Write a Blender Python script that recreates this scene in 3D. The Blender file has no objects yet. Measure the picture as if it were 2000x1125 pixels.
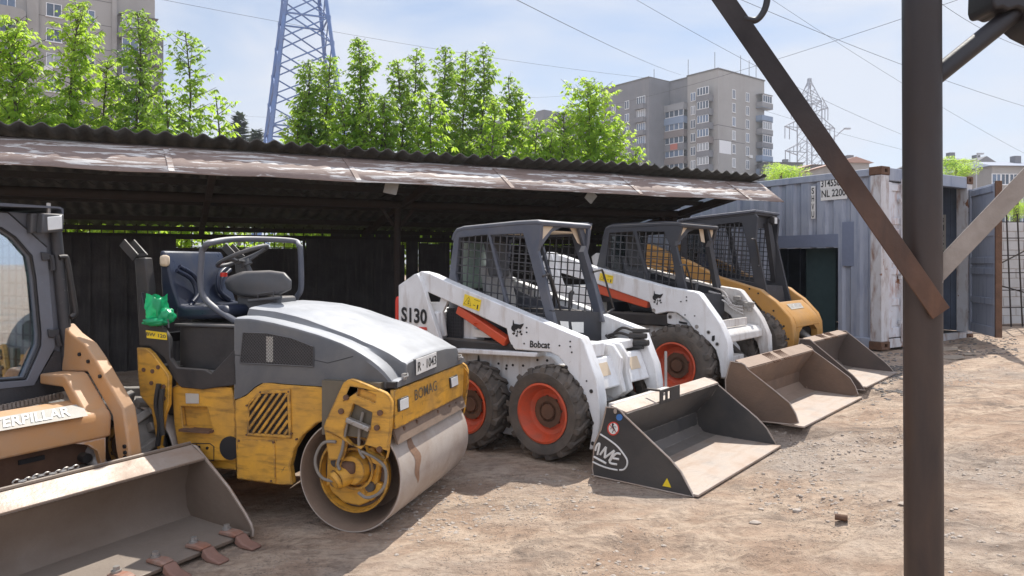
import bpy, bmesh, math, random
from mathutils import Vector, Matrix, noise
from mathutils.geometry import tessellate_polygon
R = math.radians
random.seed(7)
SC = bpy.context.scene
COL = SC.collection

# ---------------------------------------------------------------- camera, sky, sun, exposure
FPX, CX, CY, EYE = 1430.0, 1000.0, 515.0, 1.58      # focal length in pixels of a 2000 px wide picture, horizon row, eye height
cam = bpy.data.cameras.new('camera')
cam.sensor_width = 36.0
cam.lens = FPX / 2000 * 36
cam.shift_y = -(562.5 - CY) / 2000
cam.clip_start = 0.05
cam.clip_end = 8000
camo = bpy.data.objects.new('camera', cam)
COL.objects.link(camo)
camo.location = (0, 0, EYE)
camo.rotation_euler = (R(90), 0, 0)
SC.camera = camo

SUN_AZ, SUN_EL = 22.0, 57.0                          # degrees right of the view direction, above the horizon
world = bpy.data.worlds.new('World')
SC.world = world
world.use_nodes = True
wn, wl = world.node_tree.nodes, world.node_tree.links
wn.clear()
wout = wn.new('ShaderNodeOutputWorld')
wbg = wn.new('ShaderNodeBackground')
sky = wn.new('ShaderNodeTexSky')
sky.sky_type = 'NISHITA'
sky.sun_disc = False
sky.sun_elevation = R(SUN_EL)
sky.sun_rotation = R(SUN_AZ)
sky.air_density = 1.0
sky.dust_density = 0.4
sky.ozone_density = 3.0
wtc = wn.new('ShaderNodeTexCoord')
wmap = wn.new('ShaderNodeMapping')
wmap.inputs['Scale'].default_value = (1.0, 1.0, 3.2)
wns = wn.new('ShaderNodeTexNoise')
wns.inputs['Scale'].default_value = 1.7
wns.inputs['Detail'].default_value = 7
wns.inputs['Roughness'].default_value = 0.52
wns.inputs['Distortion'].default_value = 0.5
wrp = wn.new('ShaderNodeValToRGB')
wrp.color_ramp.elements[0].position = 0.33
wrp.color_ramp.elements[0].color = (0.0, 0.0, 0.0, 1)
wrp.color_ramp.elements[1].position = 0.6
wrp.color_ramp.elements[1].color = (0.9, 0.9, 0.9, 1)
wmx = wn.new('ShaderNodeMixRGB')
wmx.inputs[2].default_value = (6.1, 6.4, 7.1, 1)     # thin bright cloud veil
wl.new(wtc.outputs['Generated'], wmap.inputs['Vector'])
wl.new(wmap.outputs['Vector'], wns.inputs['Vector'])
wl.new(wns.outputs['Fac'], wrp.inputs['Fac'])
wsp = wn.new('ShaderNodeSeparateXYZ')                  # unseen bright cloud bank added behind the camera to fill shaded sides
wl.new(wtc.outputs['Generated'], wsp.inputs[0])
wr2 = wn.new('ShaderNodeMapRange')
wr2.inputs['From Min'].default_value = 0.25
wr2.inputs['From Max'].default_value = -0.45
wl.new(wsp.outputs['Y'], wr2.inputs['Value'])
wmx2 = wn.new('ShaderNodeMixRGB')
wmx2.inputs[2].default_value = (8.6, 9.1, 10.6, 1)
wl.new(wrp.outputs['Color'], wmx.inputs[0])
wl.new(sky.outputs['Color'], wmx.inputs[1])
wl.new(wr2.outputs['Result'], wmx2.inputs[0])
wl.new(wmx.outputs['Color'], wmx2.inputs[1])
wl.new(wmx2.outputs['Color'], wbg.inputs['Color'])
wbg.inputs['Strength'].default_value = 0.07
wl.new(wbg.outputs['Background'], wout.inputs['Surface'])

sl = bpy.data.lights.new('sun', 'SUN')
sl.energy = 3.3
sl.angle = R(0.55)
sl.color = (1.0, 0.955, 0.88)
so = bpy.data.objects.new('sun', sl)
COL.objects.link(so)
sd = Vector((math.sin(R(SUN_AZ)) * math.cos(R(SUN_EL)), math.cos(R(SUN_AZ)) * math.cos(R(SUN_EL)), math.sin(R(SUN_EL))))
so.rotation_euler = sd.to_track_quat('Z', 'Y').to_euler()
so.location = (0, 0, 30)

SC.view_settings.view_transform = 'Standard'
SC.view_settings.look = 'None'
SC.view_settings.exposure = 0.88
SC.view_settings.gamma = 1.0
SC.cycles.max_bounces = 7
SC.cycles.transparent_max_bounces = 12

# ---------------------------------------------------------------- mesh helpers
def V(*a): return Vector(a)

class MB:
    """collects shapes; out() links them as ONE mesh object"""
    def __init__(s): s.v = []; s.f = []; s.m = []; s.cur = 0
    def add(s, vs, fs, m=None):
        n = len(s.v); m = s.cur if m is None else m
        s.v += [tuple(p) for p in vs]
        for f in fs: s.f.append([i + n for i in f]); s.m.append(m)
        return s
    def box(s, a, b, m=None):
        x0, y0, z0 = a; x1, y1, z1 = b
        return s.add([(x0,y0,z0),(x1,y0,z0),(x1,y1,z0),(x0,y1,z0),(x0,y0,z1),(x1,y0,z1),(x1,y1,z1),(x0,y1,z1)],
                     [(0,3,2,1),(4,5,6,7),(0,1,5,4),(1,2,6,5),(2,3,7,6),(3,0,4,7)], m)
    def ext(s, poly, a, b, ax='y', holes=(), m=None):
        """polygon (2D) extruded along an axis from a to b; for y: (u,z), x: (v,z), z: (u,v)"""
        def P(p, t): return (p[0], t, p[1]) if ax == 'y' else ((t, p[0], p[1]) if ax == 'x' else (p[0], p[1], t))
        loops = [list(poly)] + [list(h) for h in holes]
        allp = [p for l in loops for p in l]; n = len(allp)
        vs = [P(p, a) for p in allp] + [P(p, b) for p in allp]
        fs = []
        if holes:
            for t in tessellate_polygon([[Vector((p[0], p[1], 0)) for p in l] for l in loops]):
                fs.append(tuple(t)); fs.append(tuple(i + n for i in reversed(t)))
        else:
            fs.append(tuple(range(n))); fs.append(tuple(range(2 * n - 1, n - 1, -1)))
        k = 0
        for l in loops:
            q = len(l)
            for i in range(q):
                i0, i1 = k + i, k + (i + 1) % q
                fs.append((i0, i0 + n, i1 + n, i1))
            k += q
        return s.add(vs, fs, m)
    def bar(s, p, q, w, h=None, up=(0, 0, 1), m=None):
        h = w if h is None else h
        p, q = Vector(p), Vector(q); d = (q - p).normalized(); up = Vector(up)
        if abs(d.dot(up)) > 0.97: up = Vector((1, 0, 0)) if abs(d.x) < .9 else Vector((0, 1, 0))
        sx = d.cross(up).normalized(); sy = sx.cross(d).normalized()
        vs = []
        for c in (p, q):
            for a, b in ((-1,-1),(1,-1),(1,1),(-1,1)): vs.append(c + sx * a * w / 2 + sy * b * h / 2)
        return s.add(vs, [(0,3,2,1),(4,5,6,7),(0,1,5,4),(1,2,6,5),(2,3,7,6),(3,0,4,7)], m)
    def tube(s, pts, r, n=8, closed=False, m=None):
        pts = [Vector(p) for p in pts]; k = len(pts); vs = []; fs = []
        rr = r if isinstance(r, (list, tuple)) else [r] * k
        prev = None
        for i, p in enumerate(pts):
            a = pts[(i - 1) % k] if (closed or i > 0) else p
            b = pts[(i + 1) % k] if (closed or i < k - 1) else p
            d = (b - a).normalized()
            if prev is None:
                up = Vector((0, 0, 1)) if abs(d.z) < .9 else Vector((1, 0, 0))
                x = d.cross(up).normalized()
            else:
                x = (prev - d * prev.dot(d)).normalized()
            prev = x; y = d.cross(x)
            for j in range(n):
                t = 2 * math.pi * j / n
                vs.append(p + (x * math.cos(t) + y * math.sin(t)) * rr[i])
        for i in range(k if closed else k - 1):
            i2 = (i + 1) % k
            for j in range(n):
                j2 = (j + 1) % n
                fs.append((i * n + j, i * n + j2, i2 * n + j2, i2 * n + j))
        if not closed:
            fs.append(tuple(range(n - 1, -1, -1))); fs.append(tuple((k - 1) * n + j for j in range(n)))
        return s.add(vs, fs, m)
    def cyl(s, p, q, r0, r1=None, n=16, m=None): return s.tube([p, q], [r0, r0 if r1 is None else r1], n, m=m)
    def lathe(s, c, prof, n=32, ax="y", m=None, a0=0, a1=360, caps=True):
        """profile [(radius, along axis)] turned about an axis through c"""
        c = Vector(c); full = abs(a1 - a0) >= 360; k = len(prof); vs = []; fs = []
        cnt = n if full else n + 1
        for i in range(cnt):
            t = R(a0 + (a1 - a0) * i / n); co, si = math.cos(t), math.sin(t)
            for r, h in prof:
                vs.append(c + (Vector((r*co, h, r*si)) if ax == 'y' else Vector((h, r*co, r*si)) if ax == 'x' else Vector((r*co, r*si, h))))
        for i in range(n):
            i2 = (i + 1) % cnt
            for j in range(k - 1): fs.append((i*k + j, i*k + j + 1, i2*k + j + 1, i2*k + j))
        if full and caps:
            for j, rev in ((0, False), (k - 1, True)):
                if prof[j][0] > 1e-6:
                    q = [i * k + j for i in range(cnt)]
                    fs.append(tuple(reversed(q)) if rev else tuple(q))
        return s.add(vs, fs, m)
    def sweep(s, line, a, b, t, ax='y', m=None):
        """thick polyline (2D) extruded along an axis: sheet metal of thickness t"""
        n = len(line); L = [Vector(p) for p in line]; up = []; dn = []
        for i in range(n):
            d = (L[min(i+1, n-1)] - L[max(i-1, 0)]).normalized(); q = Vector((-d.y, d.x)) * t / 2
            up.append(L[i] + q); dn.append(L[i] - q)
        return s.ext(up + dn[::-1], a, b, ax, m=m)
    def wiregrid(s, poly, step, w, org, ex, ey, du=(1, 0), ang=0, m=None):
        """square bars in both directions clipped to polygon given in 2D, mapped org+ex*a+ey*b"""
        org, ex, ey = Vector(org), Vector(ex), Vector(ey)
        for th in (ang, ang + 90):
            c, sn = math.cos(R(th)), math.sin(R(th))
            rot = [(p[0]*c + p[1]*sn, -p[0]*sn + p[1]*c) for p in poly]
            lo, hi = min(p[1] for p in rot), max(p[1] for p in rot)
            k = math.ceil(lo / step)
            while k * step < hi:
                y = k * step; xs = []
                for i in range(len(rot)):
                    p, q = rot[i], rot[(i + 1) % len(rot)]
                    if (p[1] - y) * (q[1] - y) < 0: xs.append(p[0] + (y - p[1]) / (q[1] - p[1]) * (q[0] - p[0]))
                xs.sort()
                for x0, x1 in zip(xs[::2], xs[1::2]):
                    A = (x0*c - y*sn, x0*sn + y*c); B = (x1*c - y*sn, x1*sn + y*c)
                    s.bar(org + ex*A[0] + ey*A[1], org + ex*B[0] + ey*B[1], w, w, up=ex.cross(ey), m=m)
                k += 1
        return s
    def out(s, name, mats, parent=None, bevel=0, smooth=38, seg=2, recalc=True):
        me = bpy.data.meshes.new(name)
        me.from_pydata(s.v, [], s.f)
        if not isinstance(mats, (list, tuple)): mats = [mats]
        for m in mats: me.materials.append(m)
        me.polygons.foreach_set('material_index', [min(i, len(mats) - 1) for i in s.m])
        if recalc:
            bm = bmesh.new(); bm.from_mesh(me)
            bmesh.ops.recalc_face_normals(bm, faces=bm.faces)
            bm.to_mesh(me); bm.free()
        if smooth:
            me.shade_smooth(); me.set_sharp_from_angle(angle=R(smooth))
        me.update()
        o = bpy.data.objects.new(name, me)
        COL.objects.link(o)
        if parent: o.parent = parent
        if bevel:
            b = o.modifiers.new('bevel', 'BEVEL'); b.width = bevel; b.segments = seg; b.limit_method = 'ANGLE'; b.angle_limit = R(40); b.use_clamp_overlap = True
        return o

def tag(o, label=None, cat=None, group=None, kind=None):
    if label: o['label'] = label
    if cat: o['category'] = cat
    if group: o['group'] = group
    if kind: o['kind'] = kind
    return o

def thing(name, label, cat, loc=(0, 0, 0), rz=0, group=None):
    o = bpy.data.objects.new(name, None); COL.objects.link(o)
    o.empty_display_size = .2
    o.location = loc; o.rotation_euler = (0, 0, rz)
    return tag(o, label, cat, group)

def copy_tree(o, parent=None):
    c = o.copy(); COL.objects.link(c)
    if parent: c.parent = parent
    for ch in list(o.children): copy_tree(ch, c)
    return c

def ray(px, py): return Vector(((px - CX) / FPX, 1.0, -(py - CY) / FPX))
def at(px, py, d): return Vector((0, 0, EYE)) + ray(px, py) * d       # point at depth d
def smooth_path(pts, n=4):
    pts = [Vector(p) for p in pts]; out = []
    for i in range(len(pts) - 1):
        p0, p1, p2, p3 = pts[max(i-1,0)], pts[i], pts[i+1], pts[min(i+2,len(pts)-1)]
        for k in range(n):
            t = k / n
            out.append(0.5*((2*p1)+(p2-p0)*t+(2*p0-5*p1+4*p2-p3)*t*t+(3*p1-p0-3*p2+p3)*t**3))
    out.append(pts[-1]); return out

class Frame:
    """a machine's own axes: u forward, v to its far side, z up; turns sight lines of the photograph into points of its planes"""
    def __init__(s, o, ang):
        s.o = Vector(o); s.a = R(ang)
        s.F = Vector((math.cos(s.a), -math.sin(s.a), 0)); s.L = Vector((math.sin(s.a), math.cos(s.a), 0))
        s.E = Vector((0, 0, EYE)) - s.o
    def _hit(s, px, py, nrm, k):
        r = ray(px, py); t = (k - s.E.dot(nrm)) / r.dot(nrm); return s.E + r * t
    def side(s, pts, v=0.0):
        out = []
        for px, py in pts:
            p = s._hit(px, py, s.L, v); out.append((p.dot(s.F), p.z))
        return out
    def front(s, pts, u=0.0):
        out = []
        for px, py in pts:
            p = s._hit(px, py, s.F, u); out.append((p.dot(s.L), p.z))
        return out
    def top(s, pts, z=0.0):
        out = []
        for px, py in pts:
            p = s._hit(px, py, Vector((0, 0, 1)), z); out.append((p.dot(s.F), p.dot(s.L)))
        return out
    def root(s, name, label, cat, group=None): return thing(name, label, cat, s.o, -s.a, group)

def lettering(name, text, p00, p10, p01, mat, parent, bold=0.0, depth=0.002, spacing=1.0):
    """text as a thin mesh filling the parallelogram p00-p10 (baseline) / p00-p01 (height)"""
    c = bpy.data.curves.new('t', 'FONT'); c.body = text; c.offset = bold; c.extrude = 0.0; c.resolution_u = 3; c.space_character = spacing
    t = bpy.data.objects.new('t', c); COL.objects.link(t)
    bpy.context.view_layer.update()
    me = bpy.data.meshes.new_from_object(t.evaluated_get(bpy.context.evaluated_depsgraph_get()))
    bpy.data.objects.remove(t); bpy.data.curves.remove(c)
    xs = [v.co.x for v in me.vertices]; ys = [v.co.y for v in me.vertices]
    x0, x1, y0, y1 = min(xs), max(xs), min(ys), max(ys)
    p00, p10, p01 = Vector(p00), Vector(p10), Vector(p01)
    ex, ey = p10 - p00, p01 - p00; nn = ex.cross(ey).normalized() * depth
    for v in me.vertices:
        v.co = p00 + ex * ((v.co.x - x0) / (x1 - x0)) + ey * ((v.co.y - y0) / (y1 - y0)) + nn
    me.name = name; me.materials.clear(); me.materials.append(mat)
    for p in me.polygons: p.material_index = 0
    o = bpy.data.objects.new(name, me); COL.objects.link(o)
    if parent: o.parent = parent
    return o

# ---------------------------------------------------------------- materials
def newmat(name):
    m = bpy.data.materials.new(name); m.use_nodes = True
    nt = m.node_tree; b = nt.nodes.get('Principled BSDF')
    return m, nt, b
def nd(nt, t, **kw):
    n = nt.nodes.new(t)
    for k, v in kw.items():
        if k in n.inputs: n.inputs[k].default_value = v
        else: setattr(n, k, v)
    return n
def c4(c): return (c[0], c[1], c[2], 1)
def ramp(nt, src, stops):
    r = nt.nodes.new('ShaderNodeValToRGB'); e = r.color_ramp.elements
    while len(e) < len(stops): e.new(.5)
    for el, (p, c) in zip(e, stops):
        el.position = p; el.color = c4(c) if isinstance(c, (tuple, list)) else (c, c, c, 1)
    nt.links.new(src, r.inputs[0]); return r.outputs[0]
def mix(nt, fac, a, b):
    m = nt.nodes.new('ShaderNodeMixRGB')
    for i, x in ((0, fac), (1, a), (2, b)):
        if hasattr(x, 'is_linked') or isinstance(x, bpy.types.NodeSocket): nt.links.new(x, m.inputs[i])
        elif isinstance(x, (tuple, list)): m.inputs[i].default_value = c4(x)
        else: m.inputs[i].default_value = x
    return m.outputs[0]
def noise_tex(nt, scale, detail=6, rough=.55, dist=0.0, stretch=None):
    tc = nt.nodes.new('ShaderNodeTexCoord'); n = nd(nt, 'ShaderNodeTexNoise', Scale=scale, Detail=detail, Roughness=rough, Distortion=dist)
    if stretch:
        mp = nt.nodes.new('ShaderNodeMapping'); mp.inputs['Scale'].default_value = stretch
        nt.links.new(tc.outputs['Object'], mp.inputs['Vector']); nt.links.new(mp.outputs['Vector'], n.inputs['Vector'])
    else: nt.links.new(tc.outputs['Object'], n.inputs['Vector'])
    return n.outputs['Fac']

def surf(name, col, rough=.6, metal=0.0, dirt=(.2, .15, .11), amt=.35, scale=5, wear=None, wear_amt=.0, wear_scale=14, streak=None, bump=.08, bscale=40, var=.12, dust=0.0, dustcol=(.38, .32, .26), edge=None, edge_r=.012):
    """worn painted / bare surface: colour variation, dirt clouds, chipped spots, optional vertical streaks, dust lying on upward faces"""
    m, nt, b = newmat(name); L = nt.links
    f1 = noise_tex(nt, scale, 8, .62, .4)
    k = ramp(nt, f1, [(.5 - amt * .55, 0), (.5 + .42 - amt * .35, 1)])
    base = mix(nt, noise_tex(nt, scale * .35, 3), tuple(c * (1 - var) for c in col), tuple(min(1, c * (1 + var)) for c in col))
    kk = nt.nodes.new('ShaderNodeMath'); kk.operation = 'MULTIPLY'; L.new(k, kk.inputs[0]); kk.inputs[1].default_value = min(1, amt * 1.6)
    c = mix(nt, kk.outputs[0], base, dirt)
    if streak:
        s = ramp(nt, noise_tex(nt, streak[1], 6, .6, .2, streak[2]), [(.5, 0), (.72, 1)])
        sm = nt.nodes.new('ShaderNodeMath'); sm.operation = 'MULTIPLY'; L.new(s, sm.inputs[0]); sm.inputs[1].default_value = streak[3]
        c = mix(nt, sm.outputs[0], c, streak[0])
    if wear:
        w = ramp(nt, noise_tex(nt, wear_scale, 10, .68, .8), [(.64 - wear_amt * .22, 0), (.67 - wear_amt * .22, 1)])
        c = mix(nt, w, c, wear)
    if edge:                                            # paint rubbed off along the edges
        bv = nd(nt, 'ShaderNodeBevel', samples=4); bv.inputs['Radius'].default_value = edge_r
        ge = nt.nodes.new('ShaderNodeNewGeometry'); dp = nt.nodes.new('ShaderNodeVectorMath'); dp.operation = 'DOT_PRODUCT'
        L.new(bv.outputs[0], dp.inputs[0]); L.new(ge.outputs['Normal'], dp.inputs[1])
        em = ramp(nt, dp.outputs['Value'], [(.9, 1), (.985, 0)]); en = ramp(nt, noise_tex(nt, 13, 8, .7), [(.42, 0), (.56, 1)])
        mm = nt.nodes.new('ShaderNodeMath'); mm.operation = 'MULTIPLY'; L.new(em, mm.inputs[0]); L.new(en, mm.inputs[1])
        c = mix(nt, mm.outputs[0], c, edge)
    if dust > 0:
        g = nt.nodes.new('ShaderNodeNewGeometry'); sp = nt.nodes.new('ShaderNodeSeparateXYZ'); L.new(g.outputs['Normal'], sp.inputs[0])
        dz = ramp(nt, sp.outputs['Z'], [(.35, 0), (.95, 1)])
        dm = nt.nodes.new('ShaderNodeMath'); dm.operation = 'MULTIPLY'; L.new(dz, dm.inputs[0]); dm.inputs[1].default_value = dust
        dm2 = nt.nodes.new('ShaderNodeMath'); dm2.operation = 'MULTIPLY'; L.new(dm.outputs[0], dm2.inputs[0]); L.new(ramp(nt, noise_tex(nt, scale * 2.2, 6), [(.25, .72), (.65, 1)]), dm2.inputs[1])
        c = mix(nt, dm2.outputs[0], c, dustcol)
    L.new(c, b.inputs['Base Color'])
    rr = ramp(nt, f1, [(.3, max(.05, rough - .12)), (.75, min(1, rough + .25))]); L.new(rr, b.inputs['Roughness'])
    b.inputs['Metallic'].default_value = metal
    if bump:
        bp = nd(nt, 'ShaderNodeBump', Strength=bump, Distance=.02); L.new(noise_tex(nt, bscale, 6), bp.inputs['Height']); L.new(bp.outputs[0], b.inputs['Normal'])
    return m

def flat(name, col, rough=.6, metal=0.0, var=.1, scale=20):
    m, nt, b = newmat(name)
    nt.links.new(mix(nt, noise_tex(nt, scale, 5), tuple(c * (1 - var) for c in col), tuple(min(1, c * (1 + var)) for c in col)), b.inputs['Base Color'])
    b.inputs['Roughness'].default_value = rough; b.inputs['Metallic'].default_value = metal
    return m

MUD = (.19, .145, .11)
M = {}
M['white'] = surf('white_paint', (.78, .785, .79), .42, dirt=(.42, .37, .32), amt=.24, scale=3.2, wear=(.2, .13, .09), wear_amt=-.33, wear_scale=9, streak=((.36, .28, .21), 3, (4, 4, .7), .5), bump=.05, edge=(.25, .2, .16), edge_r=.008)
M['white_worn'] = surf('worn_white_paint', (.72, .71, .69), .5, dirt=(.34, .28, .23), amt=.38, scale=3.5, wear=(.22, .12, .07), wear_amt=.0, wear_scale=9, streak=((.28, .2, .15), 4, (5, 5, .8), .45), bump=.08, dust=.2, edge=(.16, .1, .06), edge_r=.015)
M['cab'] = surf('cab_grey_paint', (.066, .075, .102), .48, dirt=(.2, .19, .18), amt=.3, scale=4, wear=(.3, .29, .28), wear_amt=-.38, bump=.05, dust=.85, dustcol=(.58, .56, .53))
M['cabdark'] = surf('cab_dark_paint', (.026, .028, .036), .5, dirt=(.1, .09, .08), amt=.25, scale=4, bump=.05, dust=.35)
M['mesh'] = flat('mesh_wire', (.05, .05, .055), .5)
M['black'] = surf('black_steel', (.018, .018, .02), .5, dirt=(.1, .08, .065), amt=.3, scale=6, bump=.1, dust=.3)
M['rubber'] = surf('tyre_rubber', (.045, .042, .04), .85, dirt=(.17, .135, .105), amt=.5, scale=7, bump=.35, bscale=60, dust=.25, dustcol=(.2, .16, .13))
M['rim'] = surf('rim_red_paint', (.64, .08, .025), .5, dirt=(.2, .1, .07), amt=.38, scale=9, wear=(.12, .07, .05), wear_amt=-.2, bump=.1)
M['orange'] = surf('cylinder_orange_paint', (.62, .085, .03), .42, dirt=(.25, .1, .06), amt=.2, scale=8, bump=.05)
M['yellow'] = surf('roller_yellow_paint', (.72, .365, .035), .5, dirt=(.22, .13, .05), amt=.42, scale=4.5, wear=(.06, .042, .03), wear_amt=-.12, wear_scale=9, streak=((.07, .042, .02), 5, (1, 1, 5), .6), bump=.1, edge=(.05, .035, .028), edge_r=.02)
M['catyellow'] = surf('loader_yellow_paint', (.55, .27, .05), .5, dirt=(.3, .2, .12), amt=.32, scale=4, wear=(.12, .08, .05), wear_amt=-.35, bump=.06, dust=.3)
M['catorange'] = surf('faded_orange_paint', (.53, .25, .075), .55, dirt=(.4, .3, .22), amt=.45, scale=3.2, wear=(.4, .34, .3), wear_amt=-.12, wear_scale=8, bump=.08, dust=.3, dustcol=(.5, .39, .29), edge=(.5, .45, .42), edge_r=.02)
M['bktblack'] = surf('black_bucket_steel', (.03, .031, .034), .5, dirt=(.13, .11, .09), amt=.35, scale=3, wear=(.22, .2, .18), wear_amt=-.3, bump=.12, dust=.4, dustcol=(.42, .36, .31), edge=(.4, .36, .32), edge_r=.012)
M['bktrust'] = surf('rusty_bucket_steel', (.2, .12, .075), .7, dirt=(.1, .075, .06), amt=.5, scale=3, wear=(.32, .23, .17), wear_amt=-.1, wear_scale=6, bump=.2, dust=.55, dustcol=(.45, .34, .26))
M['bktgrey'] = surf('scraped_bucket_steel', (.19, .148, .118), .55, metal=.15, dirt=(.13, .09, .06), amt=.5, scale=2.5, wear=(.36, .33, .3), wear_amt=-.15, wear_scale=7, bump=.15, dust=.3, dustcol=(.45, .4, .35))
M['burnt'] = surf('burnt_bucket_steel', (.05, .04, .035), .7, dirt=(.14, .1, .08), amt=.5, scale=2.2, bump=.2, dust=.4)
M['scraped'] = surf('scraped_bright_steel', (.42, .375, .335), .5, metal=.2, dirt=(.3, .2, .135), amt=.5, scale=3.5, wear=(.2, .13, .09), wear_amt=-.1, streak=((.27, .17, .11), 3, (4, .7, 4), .5), bump=.2)
M['steel'] = surf('bare_steel', (.4, .39, .37), .42, metal=.6, dirt=(.2, .15, .12), amt=.4, scale=6, bump=.1)
M['drum'] = surf('drum_steel', (.5, .465, .425), .6, metal=.1, dirt=(.29, .205, .15), amt=.55, scale=3, wear=(.24, .16, .11), wear_amt=-.25, wear_scale=5, bump=.06)
M['drumin'] = surf('drum_inside_steel', (.22, .155, .11), .75, dirt=(.12, .085, .065), amt=.5, scale=4, bump=.15)
M['rust'] = surf('rusted_steel', (.16, .078, .042), .8, dirt=(.07, .045, .032), amt=.5, scale=7, wear=(.26, .13, .06), wear_amt=-.1, bump=.25)
M['hood'] = surf('hood_plastic_grey', (.066, .07, .078), .5, dirt=(.19, .175, .155), amt=.4, scale=3.5, bump=.05, dust=.85, dustcol=(.43, .44, .46), edge=(.2, .19, .18), edge_r=.015)  # pale dust on top also paints the sun glare into the colour
M['seat'] = surf('seat_vinyl', (.016, .022, .045), .35, dirt=(.05, .05, .05), amt=.2, scale=6, bump=.05)
M['plastic'] = surf('dark_plastic', (.06, .064, .072), .45, dirt=(.14, .13, .12), amt=.3, scale=8, bump=.04, dust=.35)
M['seatgrey'] = surf('grey_seat_cloth', (.3, .3, .3), .8, dirt=(.2, .18, .15), amt=.4, scale=6)
M['beige'] = flat('beige_lining', (.62, .5, .36), .7)
M['sticker_y'] = flat('yellow_sticker', (.85, .62, .03), .4)
M['sticker_w'] = flat('white_sticker', (.75, .75, .72), .5)
M['sticker_r'] = flat('red_sticker', (.6, .06, .04), .5)
M['sticker_b'] = flat('blue_sticker', (.05, .16, .42), .5)
M['ink'] = flat('black_ink', (.012, .012, .014), .5)
M['inkgrey'] = flat('faded_grey_ink', (.12, .1, .07), .6)
M['whiteink'] = flat('white_ink', (.72, .71, .68), .6)
M['red_lens'] = flat('red_lens', (.6, .03, .015), .25)
M['lamp_glass'] = flat('lamp_glass', (.72, .73, .72), .12)
M['hose'] = flat('rubber_hose', (.03, .03, .03), .5)
M['chrome'] = flat('worn_chrome', (.55, .55, .55), .25, 1.0)
M['slab_label'] = surf('worn_label_grey', (.42, .42, .38), .6, dirt=(.55, .4, .3), amt=.3, scale=12)

# ================================================================ ground
GP = [(.23,5.93,-.02),(-.5,6.4,-.06),(1.2,5.0,-.02),(2.2,6.15,.03),(1.62,7.4,.12),(2.57,6.55,.12),(3.7,7.8,.19),(2.9,8.9,.22),(4.5,8.8,.27),
      (5.2,10.3,.34),(7.3,11.6,.42),(2.0,15.4,.3),(-1.0,4.47,-.06),(-.7,5.6,-.06),(-2.4,4.4,-.08),(-1.6,4.48,-.08),(-1.85,3.7,-.08),(-2.6,5.2,-.1),
      (0,0,0),(1.6,2.86,0),(3,4,.06),(5,6,.2),(0,3.4,-.03),(-3,9,-.1),(1,12,.15),(9,12,.5),(8,7,.35),(-6,6,-.1)]
FOOT = [(ox, oy, math.cos(R(a)), math.sin(R(a)), u0, u1, v0, v1, zm) for ox, oy, a, u0, u1, v0, v1, zm in (
    (.232, 5.93, 38, .5, 1.42, -.12, 1.66, -.024), (1.62, 7.4, 40, .5, 1.36, -.12, 1.8, .116), (2.9, 8.9, 40, .5, 1.36, -.12, 1.32, .216), (-1.6, 4.48, 29, -.7, .22, -1.8, .02, -.098))]
TRACKS = [(-.9, 2.7, 5.6, 7.6, .35), (-.1, 2.4, 6.2, 7.0, .4), (.5, 4.3, 3.2, 2.6, .15), (1.6, 5.0, 4.4, 3.0, .15), (2.4, 6.4, 6.6, 5.0, -.3)]
def ground_z(x, y):
    w = s = 0.0
    for a, b, z in GP:
        d2 = (x-a)**2 + (y-b)**2 + .12
        k = 1 / (d2 * d2); w += k; s += k * z
    z = s / w
    n = noise.noise(Vector((x*.9, y*.9, 3.1))) * .022 + noise.noise(Vector((x*3.1, y*3.1, 8.7))) * .014 + noise.noise(Vector((x*8, y*11, 1.7))) * .009
    for x0, y0, x1, y1, bow in TRACKS:                  # tyre tracks pressed into the dust
        tx, ty = x1 - x0, y1 - y0; ln = math.hypot(tx, ty); tx /= ln; ty /= ln
        al = (x - x0)*tx + (y - y0)*ty; ac = -(x - x0)*ty + (y - y0)*tx - bow * math.sin(3.14159 * al / ln)
        if -.3 < al < ln and abs(ac) < .26:
            e = max(0, 1 - abs(ac) / .13) ; n -= .016 * min(1, e * 2.2) * (.7 + .6 * math.sin(al * 42 + abs(ac) * 26)) * min(1, (al + .3) * 2)
            if .12 < abs(ac) < .26: n += .012 * (1 - abs(abs(ac) - .17) / .09) if abs(abs(ac) - .17) < .09 else 0
    for a, b, z2 in GP[:18]:
        d2 = (x-a)**2 + (y-b)**2
        if d2 < .25: n *= .35 + .65 * d2 / .25
    z += n
    for (ox, oy, ca, sa, u0, u1, v0, v1, zm) in FOOT:
        dx, dy = x - ox, y - oy; u, v = dx*ca - dy*sa, dx*sa + dy*ca
        k = max(u0 - u, u - u1, v0 - v, v - v1)
        if k < .35: z = min(z, zm + max(0, k) * .35)
    return z

def axis(lo, hi, st, far, mult=1.35):
    a = [lo + st * i for i in range(int((hi - lo) / st) + 1)]
    d = st; x = a[-1]; r = []
    while x < far: d *= mult; x += d; r.append(x)
    d = st; x = a[0]; l = []
    while x > -far: d *= mult; x -= d; l.append(x)
    return l[::-1] + a + r
gx, gy = axis(-3.2, 7.2, .042, 1100), axis(2.2, 10.6, .042, 1100)
gm = MB()
gm.v = [(x, y, ground_z(x, y) if abs(x) < 60 and abs(y) < 60 else .3) for y in gy for x in gx]
nx = len(gx)
gm.f = [[j*nx+i, j*nx+i+1, (j+1)*nx+i+1, (j+1)*nx+i] for j in range(len(gy)-1) for i in range(nx-1)]
gm.m = [0] * len(gm.f)
mg, nt, bs = newmat('dry_earth'); L = nt.links
big = noise_tex(nt, .55, 5, .6, .6); mid = noise_tex(nt, 2.3, 8, .62, .5, (1, 1.6, 1)); fin = noise_tex(nt, 16, 8, .7)
c = mix(nt, ramp(nt, mid, [(.4, 0), (.58, 1)]), (.37, .255, .178), (.51, .39, .29))
c = mix(nt, ramp(nt, big, [(.5, 0), (.66, .8)]), c, (.37, .31, .26))                      # greyer gravel patches
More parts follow.
